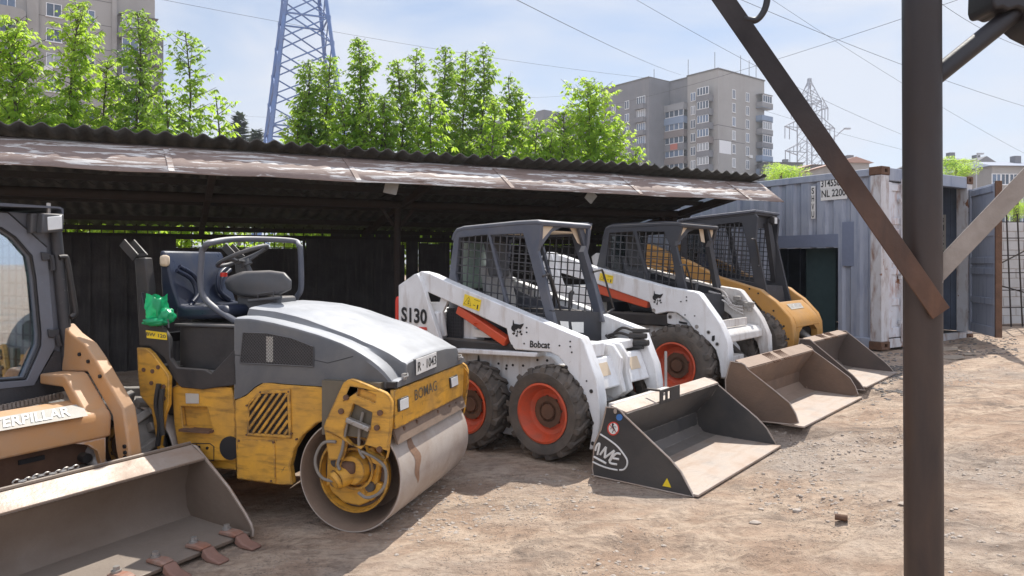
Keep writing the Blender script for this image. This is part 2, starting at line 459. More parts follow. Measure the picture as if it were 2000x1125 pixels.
c = mix(nt, ramp(nt, noise_tex(nt, 1.15, 9, .68, 1.0, (1, 1.7, 1)), [(.54, 0), (.66, .85)]), c, (.15, .115, .09))   # oily dark patches
vo = nd(nt, 'ShaderNodeTexVoronoi', Scale=46.0, Randomness=1.0); tc = nt.nodes.new('ShaderNodeTexCoord'); L.new(tc.outputs['Object'], vo.inputs['Vector'])
gr = ramp(nt, noise_tex(nt, 1.7, 6, .6, .4), [(.44, 0), (.6, 1)])
peb = ramp(nt, vo.outputs['Distance'], [(.12, 1), (.3, 0)])
pm = nt.nodes.new('ShaderNodeMath'); pm.operation = 'MULTIPLY'; L.new(gr, pm.inputs[0]); L.new(peb, pm.inputs[1])
hs = mix(nt, ramp(nt, vo.outputs['Color'], [(.2, 0), (.8, 1)]), (.13, .115, .1), (.5, .45, .4))
pm2 = nt.nodes.new('ShaderNodeMath'); pm2.operation = 'MULTIPLY'; L.new(pm.outputs[0], pm2.inputs[0]); pm2.inputs[1].default_value = .75
c = mix(nt, pm2.outputs[0], c, hs)
c = mix(nt, ramp(nt, fin, [(.3, .45), (.55, 0)]), c, (.2, .145, .105))
c = mix(nt, ramp(nt, noise_tex(nt, 6.5, 10, .74, .5, (1, 2.0, 1)), [(.38, .6), (.5, 0)]), c, (.2, .142, .102))
L.new(c, bs.inputs['Base Color']); bs.inputs['Roughness'].default_value = .95
b1 = nd(nt, 'ShaderNodeBump', Strength=1.0, Distance=.09); L.new(mid, b1.inputs['Height'])
b2 = nd(nt, 'ShaderNodeBump', Strength=1.0, Distance=.03); L.new(fin, b2.inputs['Height']); L.new(b1.outputs[0], b2.inputs['Normal'])
b3 = nd(nt, 'ShaderNodeBump', Strength=.9, Distance=.012); L.new(pm.outputs[0], b3.inputs['Height']); L.new(b2.outputs[0], b3.inputs['Normal'])
L.new(b3.outputs[0], bs.inputs['Normal'])
tag(gm.out('ground', mg, smooth=180, recalc=False), kind='structure')

# loose stones lying on the ground
M['stone'] = surf('stone_grey', (.46, .4, .345), .9, dirt=(.3, .24, .19), amt=.5, scale=9, bump=.3)
st = MB(); rs = random.Random(3)
def stone(mb, x, y, r, rnd):
    z = ground_z(x, y); vs = []
    a0 = rnd.random() * 6.28
    for k, (h, q) in enumerate(((-.3, .8), (.25, 1), (.6, .55))):
        for j in range(5):
            t = a0 + j * 1.2566 + k * .4; rr = r * q * rnd.uniform(.7, 1.2)
            vs.append((x + rr * math.cos(t) * 1.25, y + rr * math.sin(t), z + r * h * rnd.uniform(.6, 1)))
    fs = [tuple(k*5+j for j in range(5)) for k in (2,)]
    for k in range(2):
        for j in range(5): fs.append((k*5+j, k*5+(j+1) % 5, (k+1)*5+(j+1) % 5, (k+1)*5+j))
    mb.add(vs, fs)
n = 0
while n < 12000:
    x, y = rs.uniform(-1.2, 6.4), rs.uniform(2.6, 10.5)
    if noise.noise(Vector((x*1.1, y*1.1, 5))) + rs.uniform(-.75, .08) < 0: continue
    stone(st, x, y, min(.014, .003 / max(.08, rs.random()) ** .7), rs); n += 1
tag(st.out('gravel', M['stone'], smooth=0), kind='stuff')

# ================================================================ open shed
SHK = 1.2                                            # the shed's true size and distance, from the pitch of its roof waves
SH = thing('shed', 'long open lean-to shed with wavy asbestos roof and peeling brown edge sheet above the machines', 'shed', (-4.11 * SHK, 5.88 * SHK, EYE - EYE * SHK), math.atan2(.4216, .907))
SH.scale = (SHK, SHK, SHK)
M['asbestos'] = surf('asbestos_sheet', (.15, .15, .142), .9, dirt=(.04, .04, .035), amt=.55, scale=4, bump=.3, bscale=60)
ma, nt, bs = newmat('apron_sheet'); L = nt.links
c = mix(nt, noise_tex(nt, 1.2, 6), (.3, .215, .175), (.2, .155, .14))
c = mix(nt, ramp(nt, noise_tex(nt, 3.4, 10, .68, .7, (.55, 4.5, 4.5)), [(.53, 0), (.565, 1)]), c, (.66, .64, .61))      # peeling white coat
c = mix(nt, ramp(nt, noise_tex(nt, 5, 9, .7, .4, (.8, 3, 3)), [(.6, 0), (.64, .85)]), c, (.15, .095, .065))                # rust
c = mix(nt, ramp(nt, noise_tex(nt, 22, 6, .6, 0, (.6, 3, 3)), [(.3, .5), (.5, 0)]), c, (.14, .11, .1))
L.new(c, bs.inputs['Base Color']); bs.inputs['Roughness'].default_value = .75
bp = nd(nt, 'ShaderNodeBump', Strength=.3, Distance=.02); L.new(noise_tex(nt, 9, 6), bp.inputs['Height']); L.new(bp.outputs[0], bs.inputs['Normal'])
M['apron'] = ma
M['darkwood'] = surf('shade_dark_wood', (.022, .018, .016), .9, dirt=(.05, .04, .032), amt=.4, scale=5, bump=.3)  # shed's deep shade worked into the near-black base colour
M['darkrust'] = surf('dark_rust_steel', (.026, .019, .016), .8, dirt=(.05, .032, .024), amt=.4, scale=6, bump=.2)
ro = MB(); t0, t1 = -1.5, 8.0; stp = .15 / 10; n = int((t1 - t0) / stp); rr = random.Random(5)
joint = {k: (rr.uniform(-.03, .012), rr.uniform(0, .016)) for k in range(-3, 12)}
def roofrow(sa, sb, dz):
    vs = []; fs = []
    for i in range(n + 1):
        t = t0 + i * stp; k = math.floor(t / .9); js, jz = joint[k]
        z = 2.655 + .0185 * math.cos(2 * math.pi * t / .15) + jz + dz + .012 * math.sin(t * 1.3) + (t > 6.2) * .008
        for s in (sa + (js if sa < .2 else 0), sb):
            for h in (0, -.008): vs.append((t, s, z - .155 * s + h))
    for i in range(n):
        a, b = i * 4, i * 4 + 4
        fs += [(a, b, b+2, a+2), (a+1, a+3, b+3, b+1), (a, a+1, b+1, b), (a+2, b+2, b+3, a+3)]
    ro.add(vs, fs)
roofrow(-.115, 1.75, .012); roofrow(1.6, 3.75, 0)
ro.out('roof', M['asbestos'], SH, smooth=60, recalc=False)
ap = MB(); na = 160; vs = []
for i in range(na + 1):
    t = t0 + (7.97 - t0) * i / na
    w1 = noise.noise(Vector((t * 1.7, 0, 0))) * .014; w2 = noise.noise(Vector((t * 3.5, 5, 0))) * .012
    jj = .012 * math.exp(-((t % 1.55 - .4) / .05) ** 2)
    for s, z in ((.03, 2.612), (-.05, 2.578), (-.235 + w2 - jj, 2.455 + w2), (-.42 + w1 - jj, 2.33 + w1)): vs.append((t, s, z))
ap.add(vs, [(i*4+k, i*4+k+1, i*4+k+5, i*4+k+4) for i in range(na) for k in range(3)])
apo = ap.out('edge_sheet', M['apron'], SH, smooth=60, recalc=False)
sm = apo.modifiers.new('thick', 'SOLIDIFY'); sm.thickness = .006
for k in range(6):
    sj = MB()
    t = -.35 + k * 1.55
    sj.bar((t, -.053, 2.5825), (t + .03, -.236, 2.4615), .045, .006, up=(0, -.5, .8)); sj.bar((t + .03, -.238, 2.46), (t + .05, -.415, 2.34), .045, .006, up=(0, -.5, .8)); sj.out('sheet_joint', M['apron'], SH)
fr_ = MB()
for s in (.18, .95, 1.85, 2.75, 3.35):
    if s != 1.4: fr_.box((t0, s - .03, 2.58 - .155*s - .06), (7.85, s + .03, 2.58 - .155*s))
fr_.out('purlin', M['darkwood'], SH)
bm_ = MB(); bm_.cyl((t0, 1.4, 2.285), (7.98, 1.4, 2.285), .05, n=14); bm_.out('beam', M['darkrust'], SH)
for t in (-.6, 1.6, 3.75, 5.85, 7.8):
    r_ = MB(); r_.bar((t, .1, 2.475), (t, 3.4, 1.99), .06, .08); r_.out('rafter', M['darkrust'], SH)
for t, z0 in ((-.6, -.15), (3.68, -.1), (7.72, .1)):
    p_ = MB(); p_.cyl((t, 1.4, z0), (t, 1.4, 2.24), .042, n=14); po = p_.out('post', M['darkrust'], SH)
    for sx in (-1, 1):
        b_ = MB(); b_.bar((t + sx*.035, 1.4, 2.02), (t + sx*.2, 1.4, 2.24), .02, .035); b_.out('brace', M['darkrust'], po)
# back wall: sheets at the left, gappy boards further right
M['board'] = surf('shade_dark_board', (.052, .047, .046), .85, dirt=(.02, .018, .018), amt=.5, scale=3, streak=((.1, .088, .078), 3, (8, 8, .7), .5), bump=.3)  # back wall colour darkened to hold the shade inside the shed
bw = MB(); S = 3.42
bw.box((t0 - 1, S, -.2), (1.3, S + .02, 1.21)); bw.box((t0 - 1, S - .02, 1.18), (1.3, S, 1.93))
bw.box((2.95, S - .01, -.2), (4.05, S + .012, 1.93)); bw.box((1.3, S, -.2), (2.95, S + .02, 1.79))
t = 4.05; rb = random.Random(11)
while t < 8.1:
    w = rb.uniform(.13, .19); gap = rb.choice((.003, .004, .006, .012, .03)) if t > 4.2 else .003
    bw.box((t, S - rb.uniform(0, .015), -.2), (t + w, S + .02, rb.uniform(1.84, 1.93))); t += w + gap
t = t0 - 1
while t < 4.0:                                          # upright ribs of the old sheets
    bw.box((t, S - .034, -.2), (t + .035, S - .021, 1.74 if 1.2 < t < 2.9 else 1.92)); t += .2
t = 3.3
while t < 8.0:
    w = rb.uniform(.1, .22); bw.box((t, S + .04, 1.9), (t + w, S + .055, rb.uniform(2.0, 2.1))); t += w + rb.choice((.004, .02, .05))
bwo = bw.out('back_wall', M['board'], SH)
rl = MB(); rl.box((t0 - 1, S + .025, 1.9), (8.1, S + .07, 1.97)); rl.box((t0 - 1, S + .025, .6), (8.1, S + .06, .68)); rl.out('rail', M['darkwood'], SH)
wm = MB()
for k in range(int(9.6 / .13)): wm.bar((t0 + k * .13, S + .03, 1.74), (t0 + k * .13, S + .03, 2.09), .012)
for z in (1.8, 2.06): wm.bar((t0, S + .036, z), (8.1, S + .036, z), .012)
wm.out('wire_mesh', M['darkrust'], SH)
ew = MB(); ew.bar((7.86, -.05, 2.5), (7.86, 3.4, 1.97), .05, .09); ew.out('end_rafter', M['darkrust'], SH)
M['tinplate'] = surf('dull_tin_plate', (.34, .33, .31), .55, metal=.2, dirt=(.2, .19, .17), amt=.3, scale=9, bump=.15)
def tin(pts, d, label):
    d *= SHK
    c = at(sum(p[0] for p in pts)/4, sum(p[1] for p in pts)/4, d); o = thing('hanging_plate', label, 'metal plate', c, 0, 'tin plates hanging under the shed edge')
    q = MB(); q.ext([(at(px, py, d) - c).xz for px, py in pts], -.004, .004, 'y'); q.out('plate', M['tinplate'], o, bevel=.002)
    w = MB(); tp = at(*min(pts, key=lambda p: p[1]), d) - c; w.bar(tp, tp + V(0, .1, .09), .006); w.out('hanger', M['rust'], o)
tin([(754, 352), (781, 354), (774, 381), (748, 376)], 7.0, 'small square tin plate hanging askew from the shed edge above the roller hood')
tin([(1152, 370), (1167, 383), (1154, 399), (1141, 386)], 8.0, 'small diamond-turned tin plate under the shed edge, above the white loader cabs')

# ================================================================ shipping container
CO = thing('shipping_container', 'rusty blue shipping container with open doors and a dark hole cut in its side', 'container', (5.2, 10.3, .36), R(32))
FC = Frame((5.2, 10.3, .36), -32)          # u = across the end, v = along the side
M['cblue'] = surf('container_blue_paint', (.25, .288, .37), .55, dirt=(.4, .42, .47), amt=.5, scale=1.6, streak=((.12, .15, .23), 3, (4, 4, .5), .55), wear=(.2, .1, .06), wear_amt=-.45, wear_scale=7, bump=.08, var=.2)
M['cpale'] = surf('container_rusty_white_paint', (.56, .57, .6), .55, dirt=(.42, .38, .34), amt=.4, scale=3, streak=((.2, .1, .055), 2.2, (5, 5, 1.1), .95), wear=(.2, .085, .04), wear_amt=.2, wear_scale=3.2, bump=.25)
M['cdoor'] = surf('container_door_white_paint', (.6, .62, .67), .5, dirt=(.4, .37, .36), amt=.35, scale=3, streak=((.3, .12, .06), 2.6, (3.5, 3.5, 1.2), .9), wear=(.24, .1, .048), wear_amt=.3, wear_scale=2.6, bump=.12)
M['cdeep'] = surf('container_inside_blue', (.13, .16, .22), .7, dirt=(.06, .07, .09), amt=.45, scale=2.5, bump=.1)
M['patch'] = flat('old_blue_patch_paint', (.18, .21, .29), .5)
op = [FC._hit(px, py, FC.F, 0) for px, py in ((1517, 486), (1637, 484))]
v1o, v0o = op[0].dot(FC.L), op[1].dot(FC.L); zo = op[1].z
sw = MB()
prof = []; v = .12
while v < 5.9:
    for dv, x in ((0, 0), (.07, 0), (.105, .036), (.175, .036), (.21, 0)):
        prof.append((v + dv, x))
    v += .28
def strip(pr, z0, z1):
    vs = [(x, y, z) for y, x in pr for z in (z0, z1)] + [(x + .006, y, z) for y, x in pr for z in (z0, z1)]
    m = len(pr) * 2; fs = []
    for i in range(len(pr) - 1):
        a = 2 * i; fs += [(a, a+1, a+3, a+2), (m+a, m+a+2, m+a+3, m+a+1)]
        fs += [(a, a+2, m+a+2, m+a), (a+1, m+a+1, m+a+3, a+3)]
    sw.add(vs, fs)
pa = [p for p in prof if p[0] <= v0o] + [(v0o, 0)]; pb = [(v0o, 0)] + [p for p in prof if v0o < p[0] < v1o] + [(v1o, 0)]; pc = [(v1o, 0)] + [p for p in prof if p[0] >= v1o]
strip(pa, .16, 2.48); strip(pb, zo, 2.48); strip(pc, .16, 2.48)
sw.out('side_wall', M['cblue'], CO, smooth=0, recalc=False)
ra = MB(); ra.box((-.02, .16, 2.47), (.1, 5.9, 2.575)); ra.box((-.03, .16, .0), (.12, 5.9, .16)); ra.out('side_rail', M['cblue'], CO, bevel=.01)
rf = MB(); rf.box((.1, .1, 2.53), (2.34, 5.96, 2.56)); rf.out('roof', M['cblue'], CO)
fl = MB(); fl.box((.12, .05, .1), (2.32, 5.96, .15)); fl.out('floor', M['darkwood'], CO)
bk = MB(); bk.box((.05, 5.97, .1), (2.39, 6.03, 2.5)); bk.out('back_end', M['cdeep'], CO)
rw = MB(); v = .15
while v < 5.9:
    rw.box((2.385, v, .15), (2.42, v + .13, 2.5)); rw.box((2.36, v + .135, .15), (2.41, v + .265, 2.5)); v += .28
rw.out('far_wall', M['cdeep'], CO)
for x, y in ((0, 0), (2.29, 0), (0, 5.91), (2.29, 5.91)):
    cp = MB(); cp.box((x - .035 if x == 0 else x, y - .02, .118), (x + .15, y + .15, 2.472)); cpo = cp.out('corner_post', M['cpale'], CO, bevel=.008)
    for z in (0, 2.475):
        cc = MB(); cc.ext([(x - .045 if x == 0 else x, z), (x + .162, z), (x + .162, z + .118), (x - .045 if x == 0 else x, z + .118)], y - .03, y + .165, 'y',
                          holes=[[(x + .035, z + .035), (x + .1, z + .035), (x + .1, z + .085), (x + .035, z + .085)]]); cc.out('corner_casting', M['rust'], cpo, bevel=.008)
hd = MB(); hd.box((.165, -.015, 2.4), (2.285, .1, 2.58)); hd.out('header', M['cblue'], CO, bevel=.01)
sl_ = MB(); sl_.box((.165, -.01, .02), (2.285, .1, .15)); sl_.out('sill', M['cpale'], CO, bevel=.01)
def leaf(name, mat, w, M_):
    """door leaf in its own plane: a along the leaf, horizontal ribs"""
    d = MB(); d.box((0, 0, .165), (w, .03, 2.385))
    d.box((0, -.025, .165), (.09, 0, 2.385)); d.box((w - .09, -.025, .165), (w, 0, 2.385))
    for z in (.165, .62, 1.06, 1.22, 1.62, 1.78, 2.26): d.box((.09, -.022, z), (w - .09, -.001, z + .1 if z not in (.165,) else z + .14))
    o = d.out(name, mat, CO, bevel=.008)
    for a in (.3, w - .3):
        b = MB(); b.cyl((a, -.05, .1), (a, -.05, 2.44), .016, n=10)
        for z in (.35, 1.0, 2.1): b.box((a - .04, -.055, z), (a + .04, -.02, z + .05))
        if M_: b.out('lock_bar', M['cpale'], o)
    return o
dl = leaf('door', M['cdoor'], 1.11, True); dl.location = (.17, .03, 0)
dr = leaf('door', M['cblue'], 1.13, False); dr.location = (2.37, -.02, 0)
w2 = Vector((-.26, -.965, 0)); rel = R(32); ang = math.atan2(w2.y, w2.x) - rel
dr.rotation_euler = (0, 0, ang); dr.scale = (1, 1, 1)
gk = MB(); gk.box((1.115, -.03, .165), (1.16, .05, 2.4)); gk.out('gasket', M['rust'], dr)
gp = MB(); q = [FC._hit(px, py, FC.F, .25) for px, py in ((1577, 486), (1634, 486))]
gp.box((.22, q[1].dot(FC.L), .15), (.25, q[0].dot(FC.L), zo + .2)); gp.out('inner_panel', surf('dark_green_board', (.035, .07, .075), .6, dirt=(.03, .05, .05), amt=.3), CO)
def oncon(name, px0, py0, px1, py1, u, mat, off=-.012):
    a = FC._hit(px0, py0, FC.F, u); b = FC._hit(px1, py1, FC.F, u)
    va, vb = sorted((a.dot(FC.L), b.dot(FC.L))); za, zb = sorted((a.z, b.z))
    o = MB(); o.box((u + off, va, za), (u + off + .008, vb, zb)); return o.out(name, mat, CO)
oncon('paint_patch', 1645, 434, 1668, 520, 0, M['patch'], -.004)
oncon('paint_patch', 1500, 462, 1637, 482, 0, M['patch'], -.004)
def context(t, px0, px1, pyb, pyt, u=0, mat='ink', off=-.016):
    a = FC._hit(px0, pyb, FC.F, u); b = FC._hit(px1, pyb, FC.F, u); c = FC._hit(px0, pyt, FC.F, u)
    va, vb = a.dot(FC.L), b.dot(FC.L)
    lettering('lettering', t, (u + off, va, a.z), (u + off, vb, a.z), (u + off, va, c.z), M[mat], CO, bold=.012)
oncon('label_patch', 1603, 350, 1644, 367, 0, M['whiteink']); oncon('label_patch', 1604, 370, 1655, 388, 0, M['whiteink']); oncon('label_patch', 1585, 364, 1593, 427, 0, M['whiteink'])
context('314558', 1605, 1642, 366, 352); context('NL 2200', 1606, 1653, 386, 372)
for ch, y in zip('SHVU', (379, 394, 410, 425)): context(ch, 1586.5, 1591.5, y, y - 12)
# upright number on the inner wall, seen through the open doorway
a = FC._hit(1834, 420, FC.F, 2.36); b = FC._hit(1848, 512, FC.F, 2.36); lw = MB(); lw.box((2.345, min(a.dot(FC.L), b.dot(FC.L)), b.z), (2.352, max(a.dot(FC.L), b.dot(FC.L)), a.z)); lw.out('label_patch', M['slab_label'], CO)
for i, ch in enumerate('314558'):
    y = 436 + i * 14.7; context(ch, 1836.5, 1845, y, y - 11.5, u=2.36, off=-.02)

# block wall and rebar mesh beyond the container
M['block'] = surf('pale_block_wall', (.55, .54, .53), .9, dirt=(.38, .36, .33), amt=.3, scale=3, bump=.2)
BWt = thing('block_wall', 'pale block wall behind the leaning rebar mesh at the right edge', 'wall', (8.0, 13.2, .3), R(6))
w = MB(); x = 0
for r in range(12):
    z = r * .17; x = -.25 if r % 2 else 0
    for k in range(14):
        w.box((max(0, x), 0, z), (x + .385, .2, z + .16)); x += .395
w.out('masonry', M['block'], BWt, bevel=.004, seg=1)
mo = MB(); mo.box((.01, .01, -.2), (5.5, .19, 2.03)); mo.out('mortar', M['stone'], BWt)
RB = thing('rebar_mesh', 'rusty rebar mesh panel leaning against the pale block wall', 'rebar mesh', (7.9, 12.5, .4), R(6))
r = MB()
for k in range(9): r.bar((.05 + k * .21, 0, 0), (.05 + k * .21 + (.04 if k == 1 else 0), .12, 2.05 + .12 * (k % 2)), .018)
for z in (.12, .42, .72, 1.02, 1.32, 1.62, 1.9): r.bar((0, .02 + z * .06, z), (1.9, .02 + z * .06, z + .01), .016)
for p, q in (((0, .15, .9), (1.8, .3, 1.7)), ((0, .12, .95), (1.7, .1, .5))): r.bar(p, q, .02)
r.out('bars', M['darkrust'], RB)

# ================================================================ apartment buildings
M['panel'] = surf('concrete_panel', (.2, .2, .215), .9, dirt=(.14, .14, .145), amt=.45, scale=.22, streak=((.25, .24, .23), .5, (1, 1, .12), .5), bump=.05)
M['panel2'] = surf('concrete_panel_warm', (.36, .345, .325), .9, dirt=(.25, .24, .23), amt=.4, scale=.16, streak=((.27, .25, .23), .4, (1, 1, .12), .45), bump=.05)
M['joint'] = flat('panel_joint', (.13, .125, .12), .9)
M['winframe'] = flat('window_frame_white', (.72, .73, .74), .5)
M['winglass'] = flat('window_glass', (.06, .085, .12), .08, scale=1.2, var=.5)
M['balc'] = surf('balcony_sheet', (.28, .285, .3), .8, dirt=(.2, .19, .18), amt=.5, scale=.4)
M['balcred'] = flat('balcony_red_sheet', (.42, .13, .09), .7)
M['balcblue'] = flat('balcony_blue_sheet', (.2, .26, .36), .7)
M['balcbrown'] = flat('balcony_brown_sheet', (.2, .17, .16), .7)
M['acwhite'] = flat('air_conditioner_white', (.68, .68, .66), .5)
M['redroof'] = flat('red_roof_sheet', (.4, .25, .2), .7)
M['greyroof'] = flat('grey_roof_sheet', (.2, .23, .3), .6)
M['curtain'] = flat('curtained_glass', (.3, .32, .34), .25, scale=1.5, var=.3); M['winblue'] = flat('window_glass_blue', (.12, .17, .25), .08, scale=1.2, var=.4)
RW_ = random.Random(31)
def pane_mat(): return M[RW_.choice(('winglass', 'winglass', 'winblue', 'curtain'))]
def bwin(par, face, c, a, z, w, h, frame=.07, name='window'):
    """window with pane; face f: plane y=c looking to -y, r: plane x=c looking to +x"""
    m = MB(); g = MB()
    def B(mb, a0, a1, z0, z1, d0, d1):
        if face == 'f': mb.box((a0, c - d1, z0), (a1, c - d0, z1))
        else: mb.box((c + d0, a0, z0), (c + d1, a1, z1))
    a0, a1, z0, z1 = a - w/2, a + w/2, z - h/2, z + h/2
    B(m, a0, a1, z0, z0 + frame, 0, .07); B(m, a0, a1, z1 - frame, z1, 0, .07)
    n = 1 if w < .8 else 2 if w < 2 else max(3, round(w / .8))
    for k in range(n + 1):
        x = a0 + (a1 - a0 - frame) * k / n; B(m, x, x + frame, z0 + frame, z1 - frame, 0, .07)
    B(m, a0 - .08, a1 + .08, z0 - .07, z0 - .001, 0, .16)
    o = m.out(name, M['winframe'], par, smooth=0)
    B(g, a0 + frame * .5, a1 - frame * .5, z0 + frame * .5, z1 - frame * .5, 0, .03); g.out('pane', pane_mat(), o, smooth=0)
    return o
def aircon(par, face, c, a, z):
    m = MB()
    if face == 'f': m.box((a - .42, c - .35, z - .3), (a + .42, c - .05, z + .3)); m.lathe((a - .08, c - .352, z), [(.23, 0), (.23, -.02), (.05, -.03)], 12)
    else: m.box((c + .05, a - .42, z - .3), (c + .35, a + .42, z + .3))
    m.out('air_conditioner', M['acwhite'], par, smooth=0)
def zat(py, d): return EYE + (CY - py) / FPX * d

# left block, cut by the upper picture edge
B1_ = thing('apartment_building', 'beige panel apartment block behind the bushy trees on the left, top out of view', 'building', (-51.6, 82, 0), math.atan2(.592, .806))
m = MB(); m.box((-26, 0, 0), (10.6, 14, 37)); m.out('wall', M['panel2'], B1_, smooth=0)
m = MB(); m.box((6.0, -.35, 0), (6.5, 0, 37)); m.box((-2.3, -.3, 0), (-1.2, 0, 37)); m.box((-9.6, -.3, 0), (-9.0, 0, 37)); m.out('pilaster', M['panel2'], B1_, smooth=0)
m = MB()
for k in range(13):
    z = 1.2 + k * 2.8
    m.box((-26, -.012, z), (-2.31, 0, z + .07)); m.box((-1.19, -.012, z), (5.99, 0, z + .07))
for x in (-5.4, 2.3, -13, -20): m.box((x, -.014, 0), (x + .06, 0, 37))
m.out('panel_joint', M['joint'], B1_, smooth=0)
for k in range(5, 12):
    z = 21.6 - 2.8 * 4 + (k - 3) * 2.8 - 2.8
    bwin(B1_, 'f', 0, .25, z, 1.5, 1.5)
    bwin(B1_, 'f', 0, 3.6, z, 1.4, 1.5)
    m = MB(); m.box((6.55, -1.3, z - 2.0), (10.9, 0, z - .75)); m.box((6.6, -1.2, z + .75), (10.8, 0, z + .8)); bo = m.out('balcony', M['panel'], B1_, smooth=0)
    bwin(bo, 'f', -1.1, 8.2, z, 2.6, 1.45)
    m = MB(); m.ext([(-6.6, z - 1.9), (-2.4, z - 1.9), (-2.4, z - .95), (-2.8, z - .72), (-3.6, z - .6), (-6.6, z - .6)], -.9, 0, 'y'); bo = m.out('balcony', M['panel2'], B1_, smooth=0)
    bwin(B1_, 'f', 0, -4.4, z + .1, 2.2, 1.5)
aircon(B1_, 'f', 0, -.3, 23.35); aircon(B1_, 'f', 0, 3.2, 29.4)
m = MB(); m.box((10.6, 5.5, 0), (12.6, 12, 30.5)); o = m.out('annex', M['panel'], B1_, smooth=0)
for k in range(4): bwin(o, 'f', 5.5, 11.6, 27 - k * 2.8, 1.6, 1.6)

# right block, gable corner towards the camera
B2_ = thing('apartment_building', 'tall grey panel apartment block with gable corner, left of the far pylon', 'building', (41.1, 146, 0), math.atan2(.616, .788))
def wallbox(a, b, par=B2_, mat='panel', name='wall'):
    m = MB(); m.box(a, b); return m.out(name, M[mat], par, smooth=0)
TOP = 40.4
wallbox((0, 0, 0), (16, 7.6, TOP), mat='panel2'); wallbox((0.9, 7.6, 0), (15.9, 13, TOP)); wallbox((-5.7, 13, 0), (14, 27, TOP))
m = MB()
for b in (((-.15, -.15), (16.15, 7.75)), ((-5.85, 13.0), (14.1, 27.15))): m.box((b[0][0], b[0][1], TOP + .001), (b[1][0], b[1][1], TOP + .25))
m.box((.75, 7.76, TOP + .001), (15.9, 12.9, TOP + .22)); m.out('parapet', M['joint'], B2_, smooth=0)
def lwin(par, x, a, z, w, h):
    """window on a face looking to -x"""
    m = MB(); m.box((x - .1, a - w/2, z - h/2), (x, a + w/2, z + h/2)); o = m.out('window', M['winframe'], par, smooth=0)
    g = MB(); n = 1 if w < .9 else 2 if w < 2 else 4; q = w / n
    for k in range(n): g.box((x - .13, a - w/2 + q*k + .1, z - h/2 + .12), (x - .101, a - w/2 + q*(k+1) - .1, z + h/2 - .12))
    g.out('pane', pane_mat(), o, smooth=0)
rows = [zat(179 + 27.2 * k, 147) for k in range(8)]
rb = random.Random(4)
for i, z in enumerate(rows):
    # face towards the right: two plain windows and the corner loggia
    bwin(B2_, 'f', 0, 5.2, z, 1.15, 1.9, .12); bwin(B2_, 'f', 0, 9.9, z, 1.15, 1.9, .12)
    m = MB(); m.box((12.9, -1.5, z - 1.9), (16.9, -.02, z - .65)); m.box((12.9, -1.5, z + .95), (16.9, -.02, z + 1.1)); bo = m.out('balcony', M[rb.choice(('balc', 'balcblue', 'panel'))], B2_, smooth=0)
    if i != 1: bwin(bo, 'f', -1.35, 15.0, z + .1, 3.4, 1.55, .12)
    # face towards the left
    lwin(B2_, 0, 6.1, z - .2, 1.2, 1.8)
    if i != 6:
        m = MB(); m.box((-1.5, 1.1, z - 2.0), (-.02, 4.3, z - .7)); bo = m.out('balcony', M['balcbrown' if i == 3 else 'panel'], B2_, smooth=0); lwin(bo, -1.4, 2.6, z + .15, 2.8, 1.6)
    # recessed loggias between the two gables
    zz = z - .3
    m = MB(); m.box((-1.1, 7.7, zz - 2.0), (.88, 12.95, zz - .75)); m.box((-1.2, 7.7, zz - 2.2), (.88, 12.95, zz - 2.01)); bo = m.out('balcony', M[('balc', 'balcblue', 'balcbrown', 'panel', 'balcbrown')[i % 5]], B2_, smooth=0)
    if i == 3:
        m = MB(); m.box((-1.2, 9.3, zz - 2.0), (-1.11, 11.2, zz - .75)); m.out('red_sheet', M['balcred'], bo, smooth=0)
    if i: lwin(bo, -.9, 10.3, zz + .15, 4.9, 1.7)
    # second gable
    lwin(B2_, -5.7, 15.2, z - .1, 2.3, 1.7); lwin(B2_, -5.7, 19.2, z - .4, 1.2, 1.8); lwin(B2_, -5.7, 23.2, z - .6, 1.2, 1.8)
    m = MB(); m.box((-6.6, 13.9, z - 2.0), (-5.72, 16.5, z - .95)); m.out('balcony', M['panel'], B2_, smooth=0)
aircon(B2_, 'f', 0, 10.9, zat(298, 147)); 
m = MB()
for z in (rows[3] + 1.5, rows[4] + 1.4): m.box((0, -.02, z), (9, -.001, z + .12)); m.box((-.02, 0, z), (-.001, 7, z + .12))
m.out('panel_joint', M['joint'], B2_, smooth=0)
m = MB(); m.box((.4, -.015, rows[4] - 1.2), (4.3, -.001, rows[3] - 1.3)); m.out('insulated_patch', M['winframe'], B2_, smooth=0)
m = MB()
for x, y, h in ((3, 3, 4.6), (2, 9, 4.2), (9, 1, 4.5), (12, 1, 4), (14.5, 1, 3.5), (-3, 14, 2.4)): m.cyl((x, y, TOP), (x, y, TOP + h), .06, n=6)
m.out('aerial', M['joint'], B2_, smooth=0)
B3_ = thing('apartment_building', 'lower grey apartment block half hidden by the green tree beside the tall block', 'building', at(1072, 515, 190) - V(0, 0, EYE), math.atan2(.616, .788))
m = MB(); m.box((-6, -5, 0), (10, 14, zat(226, 190))); m.box((-6, 14, 0), (10, 40, zat(246, 205))); m.out('wall', M['panel'], B3_, smooth=0)
for k in range(5):
    for a in (-2, 3, 8): lwin(B3_, -6, a, zat(246, 190) - k * 2.9, 1.4, 1.7)

